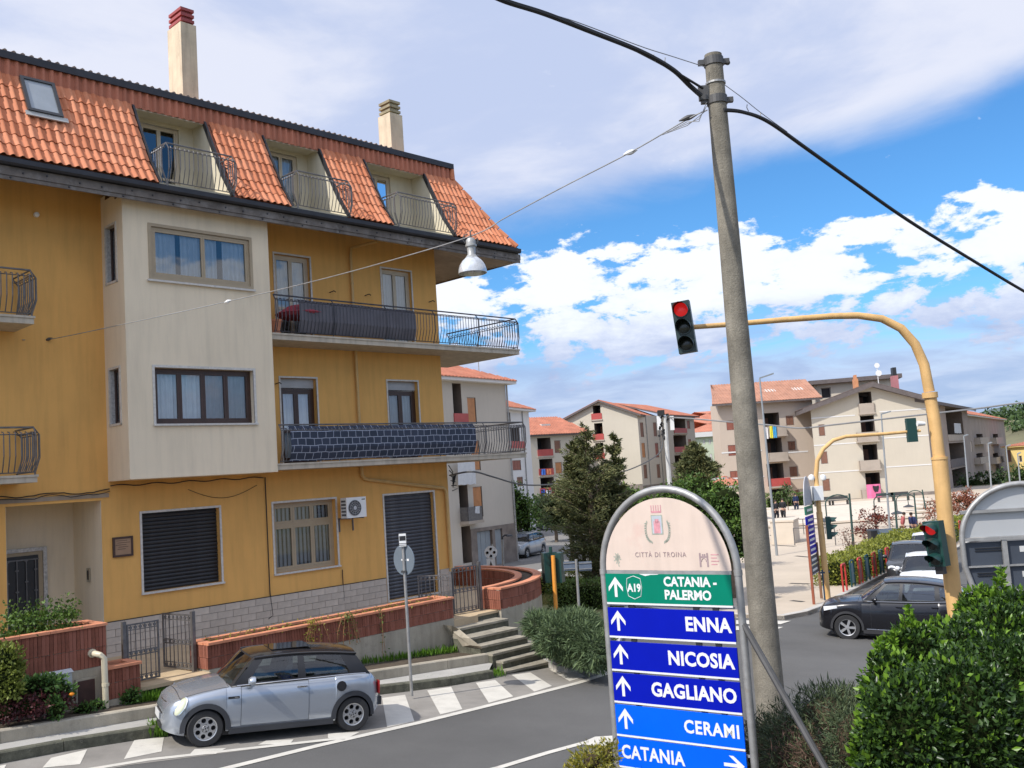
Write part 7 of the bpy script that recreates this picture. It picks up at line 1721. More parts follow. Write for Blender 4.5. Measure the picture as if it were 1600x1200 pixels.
# --- F: beige block behind the concrete pole
def q3(x0, y0, x1, y1): return (980 + x0 / 5, 560 + y0 / 5, 980 + x1 / 5, 560 + y1 / 5)
f = Fr(D2(1126, 113), D2(1275, 113.5)); t = bthing('beige four-storey block with brown shutters behind the concrete pole', f); F_ = Face(t, f)
for b_ in ((775, 485, 868, 560), (788, 675, 885, 760), (803, 878, 890, 945)): F_.win(q3(*b_), mShR)
F_.log(q3(1062, 425, 1192, 604), q3(1075, 530, 1228, 604), mRailBe, 1.6, mShB, .9); F_.log(q3(1080, 622, 1212, 798), q3(1090, 735, 1240, 798), mRailBe, 1.6, mShB, .9); F_.log(q3(1095, 820, 1225, 1000), q3(1105, 935, 1258, 1000), mRailR, 1.6, mShB, .9); F_.log(q3(1118, 1020, 1235, 1105), None, None, 1.5)
for b_ in ((1240, 447, 1302, 522), (1255, 645, 1317, 718), (1268, 843, 1333, 925)): F_.win(q3(*b_), mShB)
F_.win(q3(1312, 1025, 1420, 1092), mShB)
ze = f.px(1180, 628)[1]; F_.make(t, -6.8, ze, wall=mWalP); closebox(t, f.len, 3.5, -6.8, ze, mWalP)
for y in (735, 940): 
    for xa, xb in ((1140, 1190), (1233, 1262)): z = f.px(xa, 560 + y / 5)[1]; ua_, ub_ = f.px(xa, 700)[0], f.px(xb, 700)[0]; mb = MB(); mb.fb(ua_ - 1, ub_, .003, .03, z - .08, z + .08); mb.build('storey_band', mWalW, t)
mb = MB(); mb.fb(F_.rect(*q3(1240, 0, 1245, 5))[0], f.len, .004, .05, -6.8, f.px(1260, 763)[1]); mb.build('stone_plinth', mPl, t)
mb = MB(); zr = ze + 2.5; mb.prism([(-.9, -1.0, ze - .25), (f.len + .9, -1.0, ze - .25), (f.len + 1.4, 5.5, zr), (.9, 5.5, zr)], (0, 0, .22)); r = mb.build('roof', mRBr, t)
mb = MB(); mb.quad((-.9, -1.02, ze - .01), (f.len + .9, -1.02, ze - .01), (f.len + 1.4, 5.5, zr + .24), (.9, 5.5, zr + .24)); k = -.8
while k < f.len + .7: mb.prism([(k, -1.02, ze - .01), (k + .15, -1.02, ze - .01), (max(k, .75) + .15, 5.5, zr + .24), (max(k, .75), 5.5, zr + .24)], (0, 0, .05)); k += .36
mb.build('roof_tiles', M('faded_roof_tiles', (.40, .20, .13), .85, var=.2, scale=1.0, fine=.1), r, kind='stuff')
for b_ in ((1072, 258, 1142, 280), (1296, 238, 1362, 262)):
    u0, z0 = f.px(980 + b_[0] / 5, 560 + b_[3] / 5, -2.2); u1, z1_ = f.px(980 + b_[2] / 5, 560 + b_[1] / 5, -3.0); mb = MB(); mb.prism([(u0, 1.9, ze + (2.9 / 6.5) * 2.5 + .02), (u1, 1.9, ze + (2.9 / 6.5) * 2.5 + .02), (u1, 2.9, ze + (3.9 / 6.5) * 2.5 + .02), (u0, 2.9, ze + (3.9 / 6.5) * 2.5 + .02)], (0, 0, .12)); mb.build('roof_window', mTrim, t)
for b_, c_, l_ in ((q3(1075, 540, 1105, 628), (.7, .68, .68), 'white laundry'), (q3(1115, 528, 1140, 622), (.7, .65, .06), 'yellow towel'), (q3(1141, 524, 1170, 620), (.05, .32, .6), 'bright blue towel')):
    cloth(None, f, b_, M('washing', c_, .9), l_ + ' hanging from the top balcony behind the concrete pole', out=1.05)
# --- G: cream gabled block
def q4(x0, y0, x1, y1): return (1260 + x0 / 4.706, 560 + y0 / 4.706, 1260 + x1 / 4.706, 560 + y1 / 4.706)
f = Fr(D2(1271, 107), D2(1452, 105)); t = bthing('tall cream gabled block with a column of dark balconies, behind the mast-arm signal', f); F_ = Face(t, f)
ua = f.px(1362, 615)[0]; z_l, z_a, z_r = f.px(1271, 641)[1], f.px(1362, 605)[1], f.px(1449, 627)[1]
F_.log(q4(388, 225, 482, 405), q4(383, 330, 500, 403), mRailBe, 1.8, mShB, .1); F_.log(q4(402, 420, 505, 608), q4(365, 542, 525, 608), mRailBe, 1.8, mShB, .5); F_.log(q4(420, 632, 527, 818), q4(385, 748, 540, 818), mRailBe, 1.8, mShB, .5); F_.log(q4(440, 840, 548, 1045), q4(400, 962, 555, 1045), mRailBe, 1.8, mShB, .5)
for b_ in ((90, 485, 137, 570), (105, 685, 157, 775), (120, 885, 175, 975)): F_.win(q4(*b_), mShB)
tf = lambda u: z_l + (z_a - z_l) * u / ua if u < ua else z_a + (z_r - z_a) * (u - ua) / (f.len - ua)
F_.make(t, -6.8, tf, wall=mWal, brk=(ua,)); gable_roof(t, 0, f.len, 0, 13, z_l, z_a, z_r, ua, mat=M('brown_tiles', (.17, .12, .10), .9, var=.2), th=.5, ov=.9)
lg = F_.rect(*q4(365, 400, 548, 600))
for (yl, yr) in ((430, 385), (632, 580), (835, 795)):
    for a, b, y in ((0, lg[0], yl), (lg[1], f.len, yr)): z = f.px(1300 if a == 0 else 1400, 560 + y / 4.706)[1]; mb = MB(); mb.fb(a, b, .003, .03, z - .06, z + .06); mb.build('storey_band', mWalW, t)
z = f.px(1300, 784)[1]; mb = MB(); mb.fb(0, lg[0] + .5, .004, .06, -6.8, z + .2); mb.fb(lg[1], f.len, .004, .06, -6.8, z + .5); mb.build('stone_plinth', mPl, t)
P1 = f.w(f.len, 0, 0); f2 = Fr((P1.x, P1.y), D2(1516, 136)); e = ob('side_wing', None, t, loc=(f.len, 0, 0), rot=f2.ang - f.ang); F2 = Face(e, f2)
F2.log(q4(1030, 345, 1150, 595), q4(1040, 560, 1155, 598), mRailBe, 1.8); F2.log(q4(1055, 620, 1168, 790), q4(1060, 735, 1172, 788), mRBr, 1.8); F2.log(q4(1078, 805, 1188, 990), q4(1085, 930, 1190, 985), mRBr, 1.8)
F2.make(e, -6.8, z_r - .1, wall=mWalB); closebox(e, f2.len, 10, -6.8, z_r - .1, mWalB, sides='rb'); mb = MB(); mb.prism([(-.4, -1.1, z_r - .4), (f2.len + .8, -1.1, z_r - .4), (f2.len + .8, 8, z_r + 1.5), (-.4, 8, z_r + 1.5)], (0, 0, .35)); mb.build('roof', mRBr, e)  # shade put into the wing's wall colour, darker than the ivory gable
for x in (1462, 1470, 1473): u = f2.px(x, 700)[0]; mb = MB(); mb.tube([(u, -.08, z_r), (u, -.08, -6)], .07, 5); mb.build('downpipe', mGal, e)
cloth(None, f2, q4(1090, 478, 1140, 550), mCurt, 'white laundry on the dark upper balcony at the right end of the cream block', out=.2)
fb2 = Fr(D2(1282, 119), D2(1410, 117)); tb = bthing('flat-topped upper part of a block behind the cream gable', fb2); Fb = Face(tb, fb2); Fb.win(q4(110, 215, 180, 292), None, None, .4); zt_ = fb2.px(1340, 596)[1]; Fb.make(tb, -6.8, zt_, wall=mWal); closebox(tb, fb2.len, 9, -6.8, zt_, mWal)
mb = MB(); mb.box(-.8, fb2.len + .6, -.9, 9.5, zt_, zt_ + .5); mb.build('roof', mRBr, tb)
for b_, mt, h_ in ((q4(350, 150, 384, 198), M('orange_chimney', (.55, .25, .12), .8), 0), (q4(632, 128, 682, 205), M('pink_chimney', (.40, .16, .17), .8), 1)):
    u0, z1_ = f.px(b_[0], b_[1], -3); u1, z0_ = f.px(b_[2], b_[3], -3); mb = MB(); mb.box(u0, u1, 3, 4.2, z0_ - 1, z1_); c_ = mb.build('chimney', mt, t); mb = MB(); mb.box(u0 + .1, u1 - .1, 3.1, 4.1, z1_, z1_ + .45 + .5 * h_); mb.build('chimney_cap', mBlack if h_ else mt, c_)
u, z = f.px(1374, 582, -3); mb = MB(); mb.tube([(u, 4, z - 2), (u, 4, z + .8)], .05, 5); mb.lathe([(.35, 0), (.28, .08), (0, .14)], (u + .1, 3.9, z), 12, 'y'); mb.lathe([(.3, 0), (.2, .08), (0, .12)], (u, 3.9, z + .9), 12, 'y'); mb.build('satellite_dish', mWhite, t, kind='stuff')
pk_ = cloth(None, f, q4(446, 925, 550, 1062), M('pink_blanket', (.72, .17, .33), .9, var=.12, scale=2), 'large pink blanket with a black patch hanging from the lowest balcony of the cream block', out=.75, name='blanket', cat='blanket', group=None)
mb = MB(); W_ = f.px(1377, 777, .8)[0] - f.px(1355, 777, .8)[0]; mb.poly([(W_ * (.66 + .2 * math.cos(a) + .06 * math.sin(2 * a)), -.075, 1.5 + .4 * math.sin(a) + .12 * math.sin(3 * a)) for a in np.linspace(0, 2 * PI, 14)[:-1]]); mb.build('black_patch', mBlack, pk_)
# --- H: long brown block receding to the right
f = Fr(D2(1508, 136), D2(1572, 190)); t = bthing('long brown-grey apartment block receding at the right behind the thin lamp posts', f); F_ = Face(t, f)
for (x0, x1) in ((1513, 1519), (1541, 1546)):
    for dy in (0, 30, 60): F_.win((x0, 690 + dy, x1, 706 + dy), mWalP)
for (x0, x1) in ((1526, 1536), (1552, 1560)):
    for dy in (0, 30, 60): F_.log((x0, 678 + dy, x1, 693 + dy), (x0 - 4, 684 + dy, x1, 693 + dy), mRailBe, 1.4, mShB, .8)
ze = f.px(1510, 648)[1]; F_.make(t, -6.8, ze, wall=mWalB); closebox(t, f.len, 10, -6.8, ze, mWalB); hip_roof(t, 0, f.len, 0, 10, ze, ze + 1.9, hip=3)
f = Fr(D2(1569, 168), D2(1680, 160)); t = bthing('yellow house with orange roof at the right edge', f, name='house'); F_ = Face(t, f); F_.win((1574, 703, 1580, 722), mShB); F_.win((1592, 712, 1597, 722), None)
ze = f.px(1585, 697)[1]; F_.make(t, -6.8, ze, wall=mWalY); closebox(t, f.len, 12, -6.8, ze, mWalY); hip_roof(t, 0, f.len, 0, 12, ze, ze + 1.3, edge=mWalY)
# small garden pavilion roof behind the green trees
f = Fr(D2(1098, 78), D2(1162, 78)); t = bthing('low pavilion with a reddish roof and grey vent between the green trees', f, name='pavilion', group=None); ze = f.px(1130, 759)[1]; mb = MB(); mb.box(0, f.len, 0, 4, -6, ze); mb.build('wall', mWalP, t); hip_roof(t, 0, f.len, 0, 4, ze, ze + .75, ov=.3)
mb = MB(); u, z = f.px(1127, 750, -2); mb.lathe([(1.0, 0), (.75, .32), (0, .42)], (u, 2, z - .15), 12); mb.build('roof_vent', mGal, t)

# --- hills
def hill(name, ridge, back, mat, base=-8, seed=3, kind='structure', cell=24):
    """ridge: list of (picture x, y, depth); the slope falls towards the viewer and behind"""
    P = [dp(*r) for r in ridge]; mb = MB(); rows = []; rg = random.Random(seed)
    for f_ in np.linspace(0, 1, 9):
        row = []
        for p in P:
            g = Vector((p.x * (1 - .0) , p.y - back * (1 - f_), base + (p.z - base) * (f_ ** .8))); g.z += rg.uniform(-1, 1) * (p.z - base) * .03 * (f_ < 1); row.append(g)
        rows.append(row)
    rows.append([Vector((p.x, p.y + back, base)) for p in P]); n = len(P)
    mb.add([v for r in rows for v in r], [(i * n + j, i * n + j + 1, (i + 1) * n + j + 1, (i + 1) * n + j) for i in range(len(rows) - 1) for j in range(n - 1)])
    return mb.build(name, mat, None, smooth=True, kind=kind)
hill('mountain', [(1380, 690, 4200), (1440, 672, 4200), (1500, 655, 4200), (1545, 640, 4200), (1575, 634, 4200), (1605, 636, 4200), (1660, 628, 4200), (1760, 640, 4200), (1900, 660, 4200)], 1200, M('distant_mountain', (.10, .13, .12), 1, var=.2, scale=.002), base=-60)
hill('hill', [(1440, 690, 420), (1500, 668, 420), (1540, 655, 420), (1570, 648, 420), (1605, 640, 420), (1700, 625, 420), (1850, 610, 420), (2100, 640, 420)], 200, M('scrub_hillside', (.14, .13, .07), 1, var=.35, scale=.05, dirt=(.05, .07, .03), dscale=.06, damt=.12), base=-12)

# ================================================================== plants
def leafmat(name, a, b, trans=.22, rough=.5, isl=.25):
    return M(name, a, rough, var=.12, scale=1.2, island=isl, isl_col=b, trans=trans, spec=.35)
def rand_dirs(n, rg):
    v = rg.normal(size=(n, 3)); return v / np.linalg.norm(v, axis=1)[:, None]
def leaves(name, P, Nv, L, Wd, mat, parent=None, jit=.6, kind=None, fold=.25, up=.25, lsd=.25, **kw):
    """one mesh of folded leaves; P points, Nv outward directions"""
    n = len(P); rg = RNG
    d = Nv + rg.normal(size=(n, 3)) * jit; d[:, 2] += up; d /= np.linalg.norm(d, axis=1)[:, None]
    r = rand_dirs(n, rg); b = np.cross(d, r); b /= np.linalg.norm(b, axis=1)[:, None] + 1e-9; nn = np.cross(d, b)
    s = (1 + lsd * rg.normal(size=n)).clip(.45, 1.8)[:, None]; l = L * s; w = Wd * s
    v = np.empty((n, 4, 3)); v[:, 0] = P; v[:, 1] = P + d * l * .45 + b * w * .5 + nn * w * fold; v[:, 2] = P + d * l; v[:, 3] = P + d * l * .45 - b * w * .5 + nn * w * fold
    me = bpy.data.meshes.new(name); me.vertices.add(n * 4); me.vertices.foreach_set('co', v.reshape(-1))
    idx = (np.arange(n)[:, None] * 4 + np.array([0, 1, 2, 0, 2, 3])).reshape(-1)
    me.loops.add(n * 6); me.loops.foreach_set('vertex_index', idx); me.polygons.add(n * 2); me.polygons.foreach_set('loop_start', np.arange(n * 2) * 3); me.polygons.foreach_set('loop_total', np.full(n * 2, 3))
    me.materials.append(mat); me.update(calc_edges=True)
    return ob(name, me, parent, kind=kind, **kw)
def blob(c, r, n, shell=.45, rg=None, bump=.16, k=3.0, zmin=-1):
    rg = rg or RNG; d = rand_dirs(n, rg)
    if zmin > -1: d[:, 2] = np.where(d[:, 2] < zmin, -d[:, 2], d[:, 2])
    f = 1 - shell * rg.random(n) ** 1.6
    ph = rg.random(6) * 6
    nz = np.sin(d[:, 0] * k * 2 + ph[0]) * np.sin(d[:, 1] * k * 2.3 + ph[1]) + .7 * np.sin(d[:, 2] * k * 3.1 + ph[2] + d[:, 0] * 3) + .5 * np.sin(d[:, 1] * k * 4.3 + ph[3])
    f *= 1 + bump * nz
    return np.array(c) + d * f[:, None] * np.array(r), d
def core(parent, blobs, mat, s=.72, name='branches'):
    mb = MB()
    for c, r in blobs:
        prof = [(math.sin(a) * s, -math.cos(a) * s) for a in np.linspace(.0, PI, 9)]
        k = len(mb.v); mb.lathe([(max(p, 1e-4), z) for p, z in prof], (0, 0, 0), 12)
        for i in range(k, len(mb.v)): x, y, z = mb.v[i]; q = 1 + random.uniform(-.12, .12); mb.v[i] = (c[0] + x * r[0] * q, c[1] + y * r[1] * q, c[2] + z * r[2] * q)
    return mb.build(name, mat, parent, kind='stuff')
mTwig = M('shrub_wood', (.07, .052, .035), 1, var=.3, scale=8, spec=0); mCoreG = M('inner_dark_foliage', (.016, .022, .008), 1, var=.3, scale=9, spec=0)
mBark = M('bark', (.16, .12, .085), .95, var=.3, scale=6, bump=.6, bscale=20)
def shrub(name, label, cat, base, blobs, L, Wd, dens, mat, group=None, coremat=None, shell=.45, jit=.6, up=.25, kind=None, stems=None, bump=.16, cs=.72):
    """blobs: world centre, radii; dens leaves per square metre of blob surface"""
    t = thing(name, label, cat, base, 0, group); B = Vector(base); Ps, Ns = [], []
    for c, r in blobs:
        area = 4 * PI * ((r[0] * r[1]) ** 1.6 / 3 + (r[0] * r[2]) ** 1.6 / 3 + (r[1] * r[2]) ** 1.6 / 3) ** (1 / 1.6)
        p, d = blob(np.array(c) - np.array(B), r, int(area * dens), shell, bump=bump); keep = p[:, 2] > -.05; Ps.append(p[keep]); Ns.append(d[keep])
    leaves('foliage', np.concatenate(Ps), np.concatenate(Ns), L, Wd, mat, t, jit=jit, up=up)
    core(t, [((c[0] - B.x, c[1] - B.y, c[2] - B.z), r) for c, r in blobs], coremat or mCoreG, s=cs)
    return t
def pb(x, y, d, rx, ry, ryd=None):
    """blob from picture centre, depth and picture radii"""
    c = dp(x, y, d); k = d / FPX; return (c, (rx * k, (ryd if ryd is not None else rx * k * .9), ry * k))
# --- near boxwood hedge, right foreground
mBox = leafmat('glossy_hedge_leaf', (.018, .046, .011), (.052, .098, .020), trans=.18, rough=.34, isl=.4)
mBoxY = leafmat('young_hedge_leaf', (.09, .20, .016), (.19, .32, .035), trans=.35, rough=.35)
hb = [pb(1585, 1120, 6.6, 105, 120), pb(1500, 1150, 6.2, 100, 120), pb(1420, 1160, 6.0, 70, 100), pb(1395, 1085, 6.5, 42, 62), pb(1430, 1040, 6.9, 50, 60), pb(1500, 1045, 7.0, 62, 66), pb(1560, 1010, 7.3, 66, 62), pb(1600, 985, 7.6, 60, 62), pb(1660, 1060, 7.2, 110, 110),
      pb(1378, 1190, 6.0, 38, 70), pb(1470, 1010, 7.3, 36, 38), pb(1540, 965, 7.8, 40, 42)]
base = Vector((hb[3][0].x, hb[3][0].y, G(hb[3][0].x, hb[3][0].y) + .1)); base = Vector((hb[4][0].x, hb[4][0].y, G(hb[4][0].x, hb[4][0].y) + .1))
low = [(Vector((c.x, c.y, (c.z + base.z) / 2 - .1)), (r[0] * .95, r[1] * .95, (c.z - base.z) / 2 + .2)) for c, r in hb[:9]]
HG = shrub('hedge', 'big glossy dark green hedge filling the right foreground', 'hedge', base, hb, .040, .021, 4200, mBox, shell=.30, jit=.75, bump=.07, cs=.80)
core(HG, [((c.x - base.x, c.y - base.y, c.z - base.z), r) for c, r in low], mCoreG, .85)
# pale new shoots standing up from the hedge
Ps, Ns = [], []; mb = MB()
shoots = [(1420, 948, 6.9), (1412, 965, 6.9), (1382, 1005, 6.6), (1372, 1000, 6.6), (1450, 1005, 7.0), (1565, 888, 7.7), (1556, 905, 7.7), (1530, 915, 7.7), (1524, 930, 7.6), (1600, 930, 7.6), (1352, 1075, 6.4), (1344, 1120, 6.2), (1492, 985, 7.3), (1512, 975, 7.4), (1398, 985, 6.8), (1435, 975, 7.0), (1580, 940, 7.7), (1545, 925, 7.7), (1475, 990, 7.2), (1335, 1160, 6.0), (1362, 1040, 6.5)]
for x, y, d in shoots:
    tip = dp(x, y, d); bt = dp(x + random.uniform(-2, 14), y + random.uniform(55, 85), d + random.uniform(-.1, .2)); n = 26
    mb.tube([bt - base, (bt + tip) / 2 - base + Vector((.01, 0, 0)), tip - base], [.006, .004, .002], 4)
    for k in range(n * 3):
        f = (k / (n * 3)) ** .8; p = bt.lerp(tip, f); a = random.random() * 2 * PI; Ps.append(np.array(p - base)); Ns.append([math.cos(a), math.sin(a), .5])
leaves('young_shoots', np.array(Ps), np.array(Ns), .046, .024, mBoxY, HG, jit=.3, up=.3); mb.build('shoot_stems', mTwig, HG, kind='stuff')
Ps, Ns = [], []
for c, r in hb:
    p, d = blob(np.array(c - base), [q * 1.03 for q in r], 300, .06, bump=.07); Ps.append(p); Ns.append(d)
leaves('light_leaves', np.concatenate(Ps), np.concatenate(Ns), .048, .026, mBoxY, HG, jit=.5, up=.5)
# --- rosemary-like shrub at the foot of the concrete pole
mRos = leafmat('rosemary_leaf', (.045, .075, .035), (.10, .125, .055), trans=.1, rough=.6); mDry = leafmat('dry_twig', (.13, .075, .055), (.22, .13, .10), trans=.05, rough=.8)
rb_ = [pb(1290, 1128, 9.6, 56, 56), pb(1335, 1165, 8.8, 45, 70), pb(1235, 1158, 10.0, 50, 55), pb(1195, 1180, 10.6, 44, 60), pb(1262, 1190, 9.4, 70, 60), pb(1318, 1098, 9.9, 36, 30)]
base = Vector((rb_[0][0].x, rb_[0][0].y, G(rb_[0][0].x, rb_[0][0].y) + .1))
RS = shrub('shrub', 'grey-green twiggy shrub at the foot of the concrete pole', 'shrub', base, rb_, .070, .010, 2000, mRos, coremat=mTwig, shell=.5, jit=.8, up=.5, bump=.14, cs=.62)
p, d = blob(np.array(rb_[0][0] + Vector((-.1, -.3, -.25)) - base), (.55, .45, .3), 2600, .6); leaves('dry_twigs', p, d, .10, .006, mDry, RS, jit=1.0, up=.2)
p, d = blob(np.array(rb_[3][0] - base), (.22, .3, .35), 1800, .6); leaves('reddish_leaves', p, d, .035, .018, mDry, RS, jit=1.0)
# --- low yellow weeds at the foot of the sign
mYl = leafmat('yellow_green_leaf', (.20, .22, .03), (.36, .30, .05), trans=.3)
yb = [pb(925, 1190, 9.4, 28, 22), pb(950, 1180, 9.4, 16, 22), pb(905, 1210, 9.4, 24, 22)]; base = Vector((yb[0][0].x, yb[0][0].y, G(yb[0][0].x, yb[0][0].y)))
shrub('weeds', 'yellowish weeds beside the left leg of the direction sign', 'plant', base, yb, .045, .016, 2200, mYl, coremat=mTwig, jit=.8, up=.5, cs=.5, bump=.25)
# --- large grey-green bush in the island
mGB = leafmat('spiky_grey_green_leaf', (.06, .10, .045), (.14, .19, .085), trans=.15, rough=.6)
gb = [pb(868, 992, 21.5, 30, 26, .9), pb(905, 997, 21.5, 38, 38, 1.1), pb(925, 1012, 21, 30, 28, 1.0), pb(843, 975, 21.8, 22, 16, .6), pb(890, 973, 22, 42, 14, .9)]
base = gnd(890, 1040, .1); shrub('shrub', 'broad grey-green shrub with drooping needles right of the stairs', 'shrub', base, gb, .16, .020, 1500, mGB, shell=.4, jit=.7, up=-.15, bump=.12, cs=.78, coremat=M('shrub_core', (.045, .055, .03), 1))
# --- clipped hedges of the island and the piazza
def hedge_run(label, pts, h, w, mat, L=.09, dens=260, base_dz=.1, name='hedge', group=None, jag=.1):
    P = [Vector((p[0], p[1], 0)) for p in pts]; o = P[0].copy(); o.z = G(o.x, o.y) + base_dz; t = thing(name, label, 'hedge', o, 0, group); Q, Nn = [], []; mb = MB()
    for a, b in zip(P, P[1:]):
        ln = (b - a).length; tt = (b - a) / ln; s = Vector((-tt.y, tt.x, 0)); n = int(ln * (w + 2 * h) * dens)
        for _ in range(n):
            u = random.random() * ln; e = random.random() * (w + 2 * h)
            wob = 1 + jag * (math.sin(u * 2.1 + a.x) + .6 * math.sin(u * 5.3)) * .6
            if e < h: off, z, nv = -w / 2, e, (-s.x, -s.y, .2)
            elif e < h + w: off, z, nv = e - h - w / 2, h, (0, 0, 1)
            else: off, z, nv = w / 2, e - h - w, (s.x, s.y, .2)
            k = random.random() ** 2 * .18; off *= 1 - k; z *= (1 - k * .6)
            p = a + tt * u + s * off * wob; Q.append((p.x - o.x, p.y - o.y, G(p.x, p.y) + base_dz + z * wob - o.z + random.uniform(-.03, .03))); Nn.append(nv)
        ea, eb = a + tt * .3, b - tt * (.3 if b is P[-1] else -.01); q = [ea - s * w * .33, eb - s * w * .33, eb + s * w * .33, ea + s * w * .33]; z0 = G(a.x, a.y) + base_dz - o.z; z1_ = G(b.x, b.y) + base_dz - o.z
        lo = [(v.x - o.x, v.y - o.y, (z0, z1_, z1_, z0)[i]) for i, v in enumerate(q)]; hi = [(x, y, z + h * .75) for x, y, z in lo]
        mb.add(lo + hi, [(0, 1, 5, 4), (1, 2, 6, 5), (2, 3, 7, 6), (3, 0, 4, 7), (4, 5, 6, 7)])
    for e_, sg in ((P[0], -1), (P[-1], 1)):
        tt = (P[1] - P[0]).normalized() if sg < 0 else (P[-1] - P[-2]).normalized(); s = Vector((-tt.y, tt.x, 0))
        for _ in range(int(w * h * dens * 1.6)):
            p = e_ + s * random.uniform(-w / 2, w / 2) + tt * sg * random.uniform(-.25, .02); Q.append((p.x - o.x, p.y - o.y, G(p.x, p.y) + base_dz + random.random() * h - o.z)); Nn.append((tt.x * sg, tt.y * sg, .2))
    leaves('foliage', np.array(Q), np.array(Nn, float), L, L * .55, mat, t, jit=.7, up=.2); mb.build('inner_branches', mCoreG, t); return t
mHY = leafmat('bright_hedge_leaf', (.14, .17, .022), (.29, .30, .05), trans=.25); mHG = leafmat('mid_green_hedge_leaf', (.06, .11, .02), (.13, .19, .045), trans=.2)
hedge_run('yellow-green clipped hedge behind the coloured kerb railings', PX([(1303, 916), (1330, 904), (1360, 890), (1395, 872), (1425, 857)], .12), 1.0, 1.5, mHY, .10, 190)
hedge_run('short green hedge beyond the signal head, left of the second group of railings', PX([(1443, 862), (1462, 852), (1490, 838), (1505, 832)], .12), 1.0, 1.3, mHY, .12, 150)
hedge_run('bright green hedge on the island behind the curved planter', PX([(812, 935), (845, 930), (880, 925), (905, 922)], .1), .8, 1.1, mHY, .08, 260)
hedge_run('darker green hedge on the island under the direction board', PX([(873, 955), (905, 952), (945, 948), (975, 944)], .1), .95, 1.4, mHG, .08, 260)
hedge_run('low dark hedge at the back of the piazza below the beige block', [(x, 96) for x in ()] or [dp(x, 790, 97).xy.to_3d() for x in (1196, 1235, 1275)], 1.5, 1.5, mHG, .16, 60, .1)
# --- trees
def tree(label, px, d, blobs, L, Wd, dens, mat, trunk_r=.16, name='tree', group=None, shell=.6, gaps=True, jit=.9, up=.1, z=None, coremat=None, cs=.5, limbs=7, tw=None, bump=.2, clump=None):
    x0 = dp(px, 740, d).x; o = Vector((x0, d, G(x0, d) if z is None else z)); t = thing(name, label, 'tree', o, 0, group)
    Ps, Ns = [], []; Bl = []
    for b in blobs:
        c, r = pb(*b[:2], b[5] if len(b) > 5 else d, b[2], b[3]); c = c + Vector((0, (b[4] if len(b) > 4 else 0), 0)); Bl.append((c - o, r))
        area = 4 * PI * ((r[0] * r[1]) ** 1.6 / 3 + (r[0] * r[2]) ** 1.6 / 3 + (r[1] * r[2]) ** 1.6 / 3) ** (1 / 1.6); n = int(area * dens)
        if clump:   # leaves gathered in small clumps through the volume
            m_ = max(6, int(n / 26)); pc, dc = blob(np.array(c - o), r, m_, shell, bump=bump); q = np.repeat(pc, 26, 0) + RNG.normal(size=(m_ * 26, 3)) * clump * np.array([1, 1, .6]); Ps.append(q); Ns.append(np.repeat(dc, 26, 0))
        else: p, dd = blob(np.array(c - o), r, n, shell, bump=bump); Ps.append(p); Ns.append(dd)
    leaves('crown', np.concatenate(Ps), np.concatenate(Ns), L, Wd, mat, t, jit=jit, up=up)
    if cs: core(t, Bl, coremat or mCoreG, cs)
    mb = MB(); top_ = max(Bl, key=lambda b: b[0].z)[0]; mid = Vector((top_.x * .4, top_.y * .4, top_.z * .5)); mb.tube([Vector((0, 0, -.3)), Vector((.03, 0, mid.z * .5)), mid, top_], [trunk_r, trunk_r * .85, trunk_r * .6, trunk_r * .2], 8)
    mb.build('trunk', tw or mBark, t, smooth=True)
    for c, r in Bl[:limbs]: mb = MB(); mb.tube([Vector((mid.x * .6, mid.y * .6, min(mid.z * .7, c.z * .8))), (mid + c) / 2 + Vector((0, 0, .1)), c + Vector((0, 0, r[2] * .5))], [trunk_r * .5, trunk_r * .3, trunk_r * .08], 6); mb.build('limb', tw or mBark, t, smooth=True)
    return t
mTG = leafmat('green_leaf', (.045, .10, .016), (.12, .20, .035), trans=.25); mTD = leafmat('dark_green_leaf', (.03, .065, .02), (.075, .12, .035), trans=.15)
